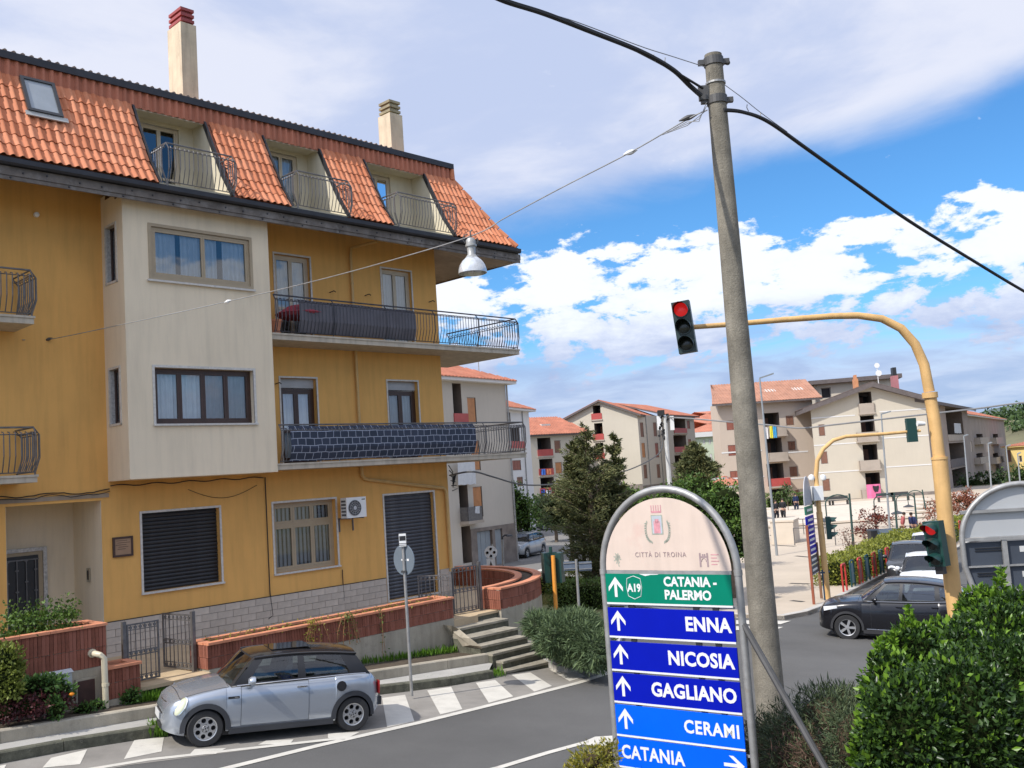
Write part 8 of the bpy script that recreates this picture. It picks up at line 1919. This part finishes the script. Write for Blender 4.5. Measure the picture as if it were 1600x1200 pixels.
# conifer: tiers of drooping sprays
def conifer(label, px, d, ytop, ybot, hw_px, mat, dens=1.0, L=.30, Wd=.05, tiers=16, spread=None, lean=0, name='conifer', trunk=.14, seed=4, sparse=0.0):
    rg = random.Random(seed); x0 = dp(px, ybot, d).x; zb = G(x0, d); o = Vector((x0, d, zb)); t = thing(name, label, 'tree', o); zt = dp(px, ytop, d).z - zb; zl = dp(px, ybot, d).z - zb; k = d / FPX
    mb = MB(); mb.tube([(0, 0, 0), (lean * .5, 0, zt * .5), (lean, 0, zt)], [trunk, trunk * .7, trunk * .15], 8); mb.build('trunk', mBark, t, smooth=True)
    Ps, Ns = [], []; br = MB()
    for i in range(tiers):
        f = i / (tiers - 1); z = max(zl, .3) + (zt - max(zl, .3)) * f; R = hw_px * k * (spread(f) if spread else (1 - f) ** .75 + .05); nb = int(9 + 7 * (1 - f))
        for j in range(nb):
            if rg.random() < sparse: continue
            a = 2 * PI * (j + rg.random() * .8) / nb; r = R * rg.uniform(.65, 1.12); ux, uy = math.cos(a), math.sin(a); rise = rg.uniform(.3, 1.0) * r * .75; base_ = np.array([lean * f, 0, z + rg.uniform(-.5, .3) * zt / tiers * 2])
            br.tube([base_, base_ + np.array([ux * r * .5, uy * r * .5, rise * .6]), base_ + np.array([ux * r, uy * r, rise])], [.03, .02, .008], 4)
            n = int(60 * dens * (r / 1.2 + .3)); q = RNG.random(n) ** .7; sp = .16 + .22 * (1 - q)
            p = base_ + np.outer(q, [ux * r, uy * r, 0]) + np.stack([RNG.normal(size=n) * sp * r * .5, RNG.normal(size=n) * sp * r * .5, rise * q - .10 * RNG.random(n)], 1); Ps.append(p); Ns.append(np.tile([ux, uy, .15], (n, 1)))
    leaves('needles', np.concatenate(Ps), np.concatenate(Ns), L, Wd, mat, t, jit=.55, up=.15); br.build('branches', mBark, t, kind='stuff'); return t
mCon = leafmat('conifer_needles', (.060, .085, .032), (.19, .19, .075), trans=.15, rough=.7); mConY = leafmat('young_needles', (.14, .15, .05), (.20, .20, .08), trans=.1)
def sprd(f):
    return np.interp(f, [0, .12, .30, .5, .72, .85, 1.0], [.38, .55, .82, .95, .58, .40, .08])
conifer('large ragged conifer standing before the ivory gabled block', 934, 40, 672, 938, 68, mCon, dens=1.7, L=.17, Wd=.04, tiers=20, spread=sprd, seed=5, trunk=.2, sparse=.25)
conifer('left leader of the ragged conifer, leaning to the low cream block', 909, 40.6, 690, 800, 34, mCon, dens=2.6, L=.16, Wd=.045, tiers=10, seed=8, lean=-.2, trunk=.1)
conifer('right leader of the ragged conifer, its tip towards the ivory gable', 957, 40.4, 688, 820, 32, mCon, dens=2.6, L=.16, Wd=.045, tiers=10, seed=9, lean=.35, trunk=.1)
conifer('neat dark fir between the end block and the pale green block', 1093, 82, 694, 772, 36, mCon, dens=2.6, L=.3, Wd=.08, tiers=14, seed=12, trunk=.15)
tree('round green street tree beside the white house', 808, 66, [(804, 785, 20, 34), (816, 798, 18, 28), (797, 815, 16, 20), (822, 820, 12, 16)], .20, .12, 75, mTG, .16, clump=.28, cs=.6)
tree('low spreading green tree behind the side street', 862, 74, [(858, 790, 26, 16), (842, 800, 20, 16), (880, 796, 24, 18), (866, 812, 28, 14)], .22, .12, 60, mTD, .15, clump=.3, cs=.6)
tree('bushy olive-green tree in front of the low cream block', 885, 60, [(880, 772, 26, 24), (868, 795, 24, 20), (898, 790, 24, 24), (880, 812, 30, 16)], .18, .09, 70, leafmat('olive_leaf', (.07, .095, .035), (.15, .17, .06), trans=.15), .14, clump=.26, cs=.55)
tree('bright green tree to the right of the direction sign, nearest the pole', 1130, 36, [(1128, 820, 38, 36), (1105, 800, 34, 34), (1150, 800, 26, 32), (1085, 790, 28, 26), (1135, 780, 32, 22), (1160, 845, 20, 36), (1120, 850, 40, 30)], .13, .075, 95, mTG, .14, clump=.20, cs=.66)
tree('green tree behind the arch of the direction sign', 1075, 46, [(1070, 775, 34, 26), (1048, 785, 30, 24), (1095, 765, 30, 24), (1118, 772, 22, 20), (1078, 800, 44, 22), (1030, 795, 22, 16)], .16, .09, 85, mTG, .15, clump=.24, cs=.66)
tree('small round green tree at the foot of the ivory gabled block', 985, 70, [(985, 775, 22, 15), (1005, 782, 16, 12)], .2, .11, 70, mTG, .12, clump=.25, cs=.6)
tree('dark shrubby tree left of the direction sign behind the conifer', 950, 48, [(960, 800, 30, 30), (975, 830, 24, 36), (945, 850, 34, 40)], .16, .07, 70, mTD, .14, clump=.22, cs=.6)
mRL = leafmat('dark_red_leaf', (.10, .022, .018), (.22, .06, .035), trans=.25); mRB = leafmat('russet_leaf', (.20, .07, .04), (.36, .15, .09), trans=.2)
tree('small dark red-leaved tree on the piazza before the blue container', 1357, 56, [(1352, 808, 15, 16), (1365, 815, 13, 13), (1340, 822, 11, 10), (1372, 803, 11, 8), (1357, 830, 16, 10)], .13, .07, 60, mRL, .05, clump=.16, cs=0, limbs=5, shell=.9)
tree('thin red-leaved tree right of the small dark red one', 1386, 66, [(1384, 808, 14, 7), (1375, 812, 10, 7)], .13, .07, 45, mRL, .04, clump=.16, cs=0, shell=.9)
tree('russet tree just left of the signal mast', 1452, 60, [(1452, 806, 10, 26), (1460, 790, 10, 16), (1446, 825, 9, 16)], .14, .08, 55, mRB, .06, clump=.18, cs=0, shell=.9)
tree('spreading russet tree between the signal mast and the grey sign back', 1505, 72, [(1498, 782, 20, 12), (1515, 790, 20, 12), (1490, 795, 16, 11), (1508, 770, 14, 8), (1525, 780, 12, 9)], .17, .09, 55, mRB, .10, clump=.22, cs=.3, shell=.9)
tree('dark green tree at the foot of the long brown block', 1530, 125, [(1525, 760, 22, 16), (1548, 757, 18, 16), (1505, 762, 14, 12)], .4, .2, 16, mTD, .15, clump=.5, cs=.6)
tree('dark tree before the yellow house', 1580, 130, [(1580, 757, 20, 16), (1600, 748, 16, 18), (1563, 750, 10, 12)], .4, .2, 16, mTD, .15, clump=.5, cs=.6)
tree('bare young tree leaning beside the far signal', 1322, 48, [(1318, 835, 8, 12), (1326, 850, 6, 8)], .08, .04, 8, mDry, .04, clump=.2, cs=0, shell=.95)
tree('slim dark shrub on the far terrace beside the standing people', 1226, 90, [(1226, 775, 8, 10), (1230, 765, 5, 8)], .2, .1, 40, mTD, .05, clump=.2, cs=.5)
# scrub and trees on the hillside
rg = np.random.default_rng(5); Q = []
for _ in range(900):
    x = rg.uniform(1490, 1760); f = rg.random() ** .6; d = 420 - 200 * (1 - f); yt = np.interp(x, [1440, 1500, 1540, 1570, 1605, 1700, 1850], [690, 668, 655, 648, 640, 625, 610]); p = dp(x, yt, 420); z = -12 + (p.z + 12) * f ** .8; Q.append((p.x, p.y - 200 * (1 - f), z + .5))
Q = np.array(Q); P_ = np.repeat(Q, 22, 0) + RNG.normal(size=(len(Q) * 22, 3)) * np.array([2.2, 2.2, 1.6]); leaves('hillside_scrub', P_, rand_dirs(len(P_), RNG), 1.6, 1.1, mTD, None, kind='stuff')
# --- flower bed on the left
mRedG = leafmat('dark_red_ground_leaf', (.045, .012, .016), (.11, .03, .03), trans=.15); mBedG = leafmat('bed_green_leaf', (.04, .10, .025), (.11, .20, .04), trans=.25)
def bed(label, pts, L, Wd, dens, mat, name='shrub', cat='shrub', up=.3, jit=.8, dz=.33, cs=.7, bump=.15):
    bl = []
    for x, y, d, rx, ry in pts: bl.append(pb(x, y, dF(x, y, 4.45 - .12 * (d or 0)), rx, ry, ryd=min(rx, ry) * dF(x, y) / FPX * .9))
    c = bl[0][0]; base = Vector((c.x, c.y, G(c.x, c.y) + dz - .1)); return shrub(name, label, cat, base, bl, L, Wd, dens, mat, jit=jit, up=up, cs=cs, bump=bump)
def dF(x, y, o=4.4): u, z = FAC.px(x, y, o); return FAC.w(u, o, z).y
bd = None
bed('dark red-leaved ground shrub along the border stones at the far left', [(30, 1105, bd, 44, 18), (75, 1100, 1, 36, 16), (5, 1110, bd, 24, 18), (62, 1085, 2, 30, 14)], .055, .03, 1300, mRedG)
bed('green shrub in the bed under the grey meter box', [(60, 1072, 2, 34, 16), (95, 1080, 2, 22, 14), (80, 1062, 3, 22, 8)], .07, .035, 1000, mBedG)
bed('tall yellow-green bush at the left edge against the brick planter', [(8, 1035, 1, 26, 30), (-5, 1065, 1, 34, 30), (22, 1050, 1, 14, 18), (12, 1080, 0, 22, 16)], .065, .035, 900, leafmat('yellow_green_bush_leaf', (.13, .17, .02), (.24, .28, .06), trans=.3))
bed('small green plant at the front edge of the flower bed', [(88, 1108, -1, 14, 14), (84, 1098, -1, 10, 10)], .06, .035, 1000, mBedG)
bed('leafy green weeds at the foot of the cream pipe', [(130, 1108, 2, 20, 9), (150, 1102, 3, 14, 7)], .06, .03, 900, mBedG)
bed('bright green weed clump under the threshold of the gate', [(208, 1085, 3, 10, 9), (200, 1092, 3, 14, 7)], .06, .035, 900, mBedG)
t = thing('marigold', 'single orange flower at the right end of the flower bed', 'flower', dp(112, 1085, dF(112, 1085, 4.6))); mb = MB(); mb.lathe([(0, -.03), (.035, -.01), (.045, .01), (.02, .03), (0, .035)], (0, 0, 0), 10); mb.build('flower_head', M('orange_petals', (.8, .25, .01), .7), t); mb = MB(); mb.tube([(0, 0, -.3), (0, 0, 0)], .005, 4); mb.build('stem', mTwig, t)
# grass: joined blades
def grass(name, region, n, h, mat, zf, seed=0, fl=.3):
    rg = np.random.default_rng(seed); tri = region; P = []
    while len(P) < n:
        a, b = rg.random(2); p = (1 - b) * ((1 - a) * np.array(tri[0]) + a * np.array(tri[1])) + b * ((1 - a) * np.array(tri[3]) + a * np.array(tri[2])); P.append((p[0], p[1], zf(p[0], p[1])))
    P = np.array(P); return leaves(name, P, np.tile([0, 0, 1.], (n, 1)), h, h * .16, mat, None, jit=fl, up=.4, kind='stuff', lsd=.4)
mGr = leafmat('grass_blade', (.07, .17, .015), (.16, .30, .03), trans=.3)
def q2(*px, dz=.34): return [tuple(gnd(x, y, dz))[:2] for x, y in px]
grass('grass', q2((560, 1040), (770, 1012), (740, 988), (560, 1020)), 9000, .13, mGr, lambda x, y: G(x, y) + .33, 1)
grass('grass', q2((205, 1100), (262, 1092), (255, 1076), (190, 1084)), 2600, .12, mGr, lambda x, y: G(x, y) + .33, 2)
grass('grass', q2((265, 1066), (330, 1058), (330, 1046), (280, 1050)), 900, .14, mGr, lambda x, y: G(x, y) + .33, 3)
grass('kerb_weeds', q2((600, 1083), (790, 1056), (785, 1048), (600, 1076), dz=.02), 1500, .10, mGr, lambda x, y: G(x, y), 4)
grass('kerb_weeds', q2((232, 1152), (262, 1150), (262, 1140), (235, 1142), dz=.02), 450, .15, mGr, lambda x, y: G(x, y), 5)
grass('island_grass', q2((800, 950), (870, 945), (940, 925), (830, 915), dz=.1), 6000, .10, leafmat('dry_grass_blade', (.17, .17, .05), (.28, .25, .09), trans=.2), lambda x, y: G(x, y) + .1, 6)
# creepers and small plants in the planters
def planter_plants(t, u0, u1, o, z, n, L, mat, hump=.12, name='plants'):
    P = np.stack([RNG.uniform(u0, u1, n), -o + RNG.normal(size=n) * .16, z + RNG.random(n) * hump * (1 + .8 * np.sin(RNG.uniform(u0, u1, n) * 5))], 1); leaves(name, P, rand_dirs(n, RNG), L, L * .55, mat, t, jit=.4, up=.5, kind='stuff')
planter_plants(PL1, .8, 3.9, 3.45, -2.16 + 4.1, 2600, .06, mTG, .22); planter_plants(PL3, .1, 6.1, 3.5, -2.88 + 4.3, 900, .05, mYl, .07)
planter_plants(PL1, 2.9, 4.0, 3.3, -2.0 + 4.1, 1200, .06, mTG, .25)
# dry creepers hanging over the long planter
for u, lab in ((2.35, 'yellow-brown dry creeper hanging over the long planter behind the car roof'), (3.15, 'green straggly creeper on the long planter behind the car boot'), (4.05, 'thin orange-brown creeper stem on the long planter left of the road sign post')):
    o = H.matrix_basis @ Vector((9.19 + u, -3.90, -2.8)); t = thing('creeper', lab, 'plant', o, FAC.ang, 'creepers on the long planter'); mb = MB(); Ps = []
    for k in range(7 if u < 4 else 2):
        x = random.uniform(-.28, .28) if u < 4 else random.uniform(-.02, .02); pts = [Vector((x * .3, .05, .06)), Vector((x * .6, -.03, 0)), Vector((x, -.03, -.25)), Vector((x * 1.2 + random.uniform(-.05, .05), -.04, -.55 if u < 4 else -.95))]; mb.tube(pts, .006, 4)
        for _ in range(26): f = random.random(); i = min(int(f * 3), 2); Ps.append(tuple(pts[i].lerp(pts[i + 1], f * 3 - i)))
    mb.build('stems', M('dry_stem', (.34, .17, .07), .9), t, kind='stuff'); leaves('creeper_leaves', np.array(Ps) + RNG.normal(size=(len(Ps), 3)) * .03, rand_dirs(len(Ps), RNG), .05, .025, (mYl if u < 3 else mHG), t, jit=.4)

# ================================================================== piazza furniture
AM = thing('amphitheatre_steps', 'long pale stone seating steps at the back of the piazza', 'steps', (dp(1240, 800, 74).x, 74, -5.5)); inv = Vector((AM.location.x, 74, -5.5)); mSt = M('pale_stone', (.60, .52, .42), .9, var=.08, scale=.8)
for k, (d, y0, x0, x1) in enumerate(((72, 813, 1200, 1446), (77, 806, 1200, 1450), (82, 799.5, 1200, 1455), (87, 794, 1205, 1458), (92, 789, 1208, 1462))):
    a, b = dp(x0, y0 + (x1 - x0) * .0 , d) - inv, dp(x1, y0, d) - inv; z = dp(1325, y0, d).z - inv.z
    mb = MB(); mb.box(a.x, b.x, d - 74, d - 74 + 5.2, -.3, z - .14); mb.build('riser', M('step_riser', (.30, .26, .21), .9), AM); mb = MB(); mb.box(a.x - .05, b.x + .05, d - 74 - .12, d - 74 + 5.2, z - .135, z + .01); mb.build('stone_step', mSt, AM)  # risers are the step stone darkened, shading put into the colour
def lowwall(label, px0, px1, h, th, mat=mSt):
    a, b = gnd(*px0, .12), gnd(*px1, .12); ang = math.atan2(b.y - a.y, b.x - a.x); t = thing('low_wall', label, 'wall', a, ang, 'low pale walls of the piazza'); L_ = (Vector((b.x, b.y)) - Vector((a.x, a.y))).length; mb = MB(); mb.box(0, L_, 0, th, -.2, h); mb.build('wall_body', mat, t); mb = MB(); mb.box(-.05, L_ + .05, -.05, th + .05, h, h + .1); mb.build('coping', mSt, t)
lowwall('pale planter wall with a shrub left of the edge-on sign', (1206, 850), (1242, 849), 1.3, 2.0); lowwall('long low pale wall across the piazza behind the hedge', (1330, 846), (1440, 842), .5, .4)
bl = [pb(1222, 838, 62, 12, 6), pb(1230, 832, 62, 6, 6)]; shrub('shrub', 'low dark shrub in front of the pale planter wall on the piazza', 'shrub', gnd(1222, 848, .12), bl, .14, .07, 160, mTD)
BX = gnd(1377, 850, .12); d = BX.y; t = thing('waste_container', 'blue-grey waste container on the piazza behind the hedge', 'container', BX, 0); k = d / FPX
mCt = M('blue_grey_container', (.10, .17, .24), .5, var=.06); w_, h_ = 27 * k, 22 * k
mb = MB(); mb.prism([(-.1, -.6, .12), (w_, -.6, .12), (w_ + .08, -.65, h_ * .82), (-.18, -.65, h_ * .82)], (0, 1.2, 0)); mb.build('bin_body', mCt, t)
mb = MB(); mb.prism([(-.2, -.68, h_ * .82), (-.2, .6, h_ * .82), (-.2, .5, h_ * 1.0), (-.2, -.3, h_ * 1.02)], (w_ + .3, 0, 0)); mb.build('lid', M('container_lid', (.06, .08, .10), .5), t)
for x in (0.05, w_ - .15):
    for y in (-.5, .5): mb = MB(); mb.lathe([(.07, -.03), (.09, -.03), (.09, .03), (.07, .03)], (x, y, .09), 10, 'y'); mb.build('castor', mBlack, t)
o = gnd(1368, 850, .12); t = thing('waste_container', 'small dark bin left of the blue-grey container', 'container', o, 0); mb = MB(); mb.box(-.3, .25, -.3, .3, .05, .75); mb.build('bin_body', mBlack, t); mb = MB(); mb.box(-.33, .28, -.33, .33, .75, .82); mb.build('lid', mBk, t)
for i, (x, y, l) in enumerate(((1313, 786, 'left of the crook lamp'), (1385, 784, 'right of the pink blanket'), (1408, 782, 'near the right end of the steps'), (1285, 784, 'under the white control box'))):
    p = dp(x, y, 93); o = Vector((p.x, 93, dp(1325, 789, 92).z)); t = thing('bench', 'dark bench on top of the seating steps, ' + l, 'bench', o, 0, 'dark benches above the steps'); mb = MB(); mb.box(-.85, .85, -.25, .25, .42, .48); mb.build('seat', mGalD, t); mb = MB(); mb.box(-.85, .85, .22, .27, .55, .85); mb.build('backrest', mGalD, t)
    for sx in (-.7, .7): mb = MB(); mb.box(sx - .04, sx + .04, -.22, .24, 0, .42); mb.build('leg', mGalD, t)
# piazza handrails
for i, (xa, ya, xb, yb, l) in enumerate(((1242, 852, 1306, 852, 'nearer thin handrail on the piazza left of the thin trees'), (1240, 835, 1290, 834, 'farther thin handrail beside the pale planter wall'))):
    a, b = gnd(xa, ya, .12), gnd(xb, yb, .12); t = thing('handrail', l, 'handrail', a); mb = MB(); r_ = Vector((b.x - a.x, b.y - a.y, b.z - a.z)); mb.tube([(0, 0, 1.0), r_ + Vector((0, 0, 1.0))], .03, 5); mb.build('rail', mRail, t)
    for f_ in (0, .33, .66, 1): mb = MB(); mb.tube([r_ * f_, r_ * f_ + Vector((0, 0, 1.0))], .03, 5); mb.build('rail_post', mRail, t)
# red-and-white banner by the russet tree
o = dp(1517, 778, 74); t = thing('banner', 'red and white banner beside the spreading russet tree', 'banner', Vector((o.x, 74, G(o.x, 74)))); z = o.z - G(o.x, 74); mb = MB(); mb.box(-1.0, .1, 0, .04, z - .45, z + .45); mb.build('banner_cloth', mWhite, t); mb = MB(); mb.poly([(-.7, -.004, z - .3), (-.2, -.004, z - .35), (-.05, -.004, z + .1), (-.4, -.004, z + .3), (-.8, -.004, z)]); mb.build('red_print', mRailR, t)
for x in (-.95, .05): mb = MB(); mb.tube([(x, .06, 0), (x, .06, z + .5)], .03, 5); mb.build('banner_post', mGal, t)

# ================================================================== people
mSkin = M('skin', (.45, .27, .19), .6, var=.05)
def skin(name, nodes, edges, mat, parent, sub=1):
    me = bpy.data.meshes.new(name); me.from_pydata([n[0] for n in nodes], edges, []); me.materials.append(mat); o = ob(name, me, parent); md = o.modifiers.new('skin', 'SKIN'); md.use_smooth_shade = True
    for v, n in zip(me.skin_vertices[0].data if me.skin_vertices else [], nodes): v.radius = n[1]
    if not me.skin_vertices:
        bm = bmesh.new(); bm.from_mesh(me); ly = bm.verts.layers.skin.verify(); bm.verts.ensure_lookup_table()
        for v, n in zip(bm.verts, nodes): v[ly].radius = n[1]
        bm.verts[0][ly].use_root = True; bm.to_mesh(me); bm.free()
    o.modifiers.new('smooth', 'SUBSURF').levels = sub; o.modifiers['smooth'].render_levels = sub; return o
def person(label, px, d, ang, top_c, leg_c, hair=(.03, .02, .015), pose='stand', skirt=False, zoff=None, h=1.7):
    p = dp(px[0], px[1], d); o = Vector((p.x, d, p.z)); t = thing('person', label, 'person', o, ang, 'people on the piazza'); s = h / 1.72
    fwd = .25 if pose == 'lean' else 0
    def V(x, y, z): return (x * s, (y - fwd * max(z - .95, 0)) * s, z * s)
    hipz = .93; st = .10 if pose != 'walk' else .2
    N_ = [(V(0, 0, hipz), (.14, .10)), (V(0, 0, 1.15), (.13, .09)), (V(0, 0, 1.38), (.16, .10)), (V(0, -.01, 1.49), (.06, .06)), (V(0, -.02, 1.60), (.085, .095)), (V(0, -.02, 1.70), (.06, .07)),
          (V(.17, 0, 1.40), (.06, .06)), (V(.23, .02, 1.14), (.045, .045)), (V(.22, -.08, .90), (.035, .035)), (V(.22, -.11, .80), (.04, .022)),
          (V(-.17, 0, 1.40), (.06, .06)), (V(-.23, .02, 1.14), (.045, .045)), (V(-.22, -.08, .90), (.035, .035)), (V(-.22, -.11, .80), (.04, .022)),
          (V(.10, st * .3, .80), (.09, .09)), (V(.11, -st, .48), (.06, .06)), (V(.11, st * .2, .08), (.042, .042)), (V(.12, -.14, .04), (.04, .03)),
          (V(-.10, -st * .3, .80), (.09, .09)), (V(-.11, st * .4, .48), (.06, .06)), (V(-.11, st, .08), (.042, .042)), (V(-.12, st - .15, .04), (.04, .03))]
    E_ = [(0, 1), (1, 2), (2, 3), (3, 4), (4, 5), (2, 6), (6, 7), (7, 8), (8, 9), (2, 10), (10, 11), (11, 12), (12, 13), (0, 14), (14, 15), (15, 16), (16, 17), (0, 18), (18, 19), (19, 20), (20, 21)]
    skin('body', N_, E_, mSkin, t)
    g = lambda i, k=1.18: (N_[i][0], tuple(r * k * 1.22 + .012 for r in N_[i][1])); mT = M('jacket_cloth', top_c, .9, var=.1, scale=8); mLg = M('trouser_cloth', leg_c, .9, var=.1, scale=8)
    skin('jacket', [g(0, 1.1), g(1, 1.22), g(2, 1.15), (V(0, 0, 1.46), (.08, .08)), g(6, 1.25), g(7, 1.35), (V(.22, -.05, .96), (.05, .05)), g(10, 1.25), g(11, 1.35), (V(-.22, -.05, .96), (.05, .05))], [(0, 1), (1, 2), (2, 3), (2, 4), (4, 5), (5, 6), (2, 7), (7, 8), (8, 9)], mT, t)
    skin('trousers', [g(0, 1.05), g(14, 1.2), g(15, 1.3), (V(.11, st * .15, .14), (.06, .06)), g(18, 1.2), g(19, 1.3), (V(-.11, st * .9, .14), (.06, .06))], [(0, 1), (1, 2), (2, 3), (0, 4), (4, 5), (5, 6)], mLg, t)
    mb = MB(); c = Vector(V(0, .01, 1.655)); mb.lathe([(.0, -.07), (.10, -.05), (.115, .02), (.085, .085), (0, .11)], c, 12); mb.build('hair', M('hair', hair, .8), t, smooth=True)
    for sg in (-1, 1):
        mb = MB(); q = Vector(N_[17 if sg > 0 else 21][0]); mb.box(q.x - .05, q.x + .05, q.y - .05, q.y + .2, q.z - .045, q.z + .045); mb.build('shoe', mBlack, t)
        hp = Vector(N_[9 if sg > 0 else 13][0]); mb = MB()
        for k in range(4): mb.tube([hp + Vector((0, -.02 + .018 * k - .01, -.03)), hp + Vector((-.005 * sg, -.03 + .018 * k, -.09)), hp + Vector((-.02 * sg, -.035 + .018 * k, -.115 + .008 * abs(k - 1.5)))], .009, 5)
        mb.tube([hp + Vector((0, -.04, 0)), hp + Vector((-.01 * sg, -.07, -.05))], .01, 5); mb.build('fingers', mSkin, t, kind='stuff')
        mb = MB(); e = Vector(V(sg * .035, -.105, 1.635)); mb.lathe([(0, -.008), (.012, 0), (0, .008)], e, 8); mb.build('eye', mBlack, t)
    return t
person('person in dark clothes standing on the piazza, leftmost by the concrete pole', (1214, 814), 80, .5, (.02, .02, .025), (.02, .02, .03))
person('person in a dark jacket and trousers, second from the concrete pole', (1225, 813.5), 80, -.4, (.015, .016, .02), (.025, .025, .03), h=1.8, pose='walk')
person('person in a dark blue coat standing alone farther back by the hedge', (1245, 800), 90, .2, (.015, .03, .09), (.02, .03, .06))
person('person in a red top leaning forward beside the blue-grey container', (1412, 843), 62, 1.2, (.35, .09, .09), (.16, .10, .07), pose='lean')
person('person in a dark blue jacket bending near the end of the hedge', (1430, 843), 62, -1.0, (.02, .03, .10), (.02, .025, .06), pose='lean')

# side wings: their pieces become parts of the building itself
for e in [o for o in COL.objects if o.name.split('.')[0] in ('wing', 'side_wing')]:
    t = e.parent; ml = e.matrix_basis.copy()
    for c in [o for o in COL.objects if o.parent is e]:
        mb_ = ml @ c.matrix_basis; c.parent = t; c.matrix_basis = mb_
    bpy.data.objects.remove(e)
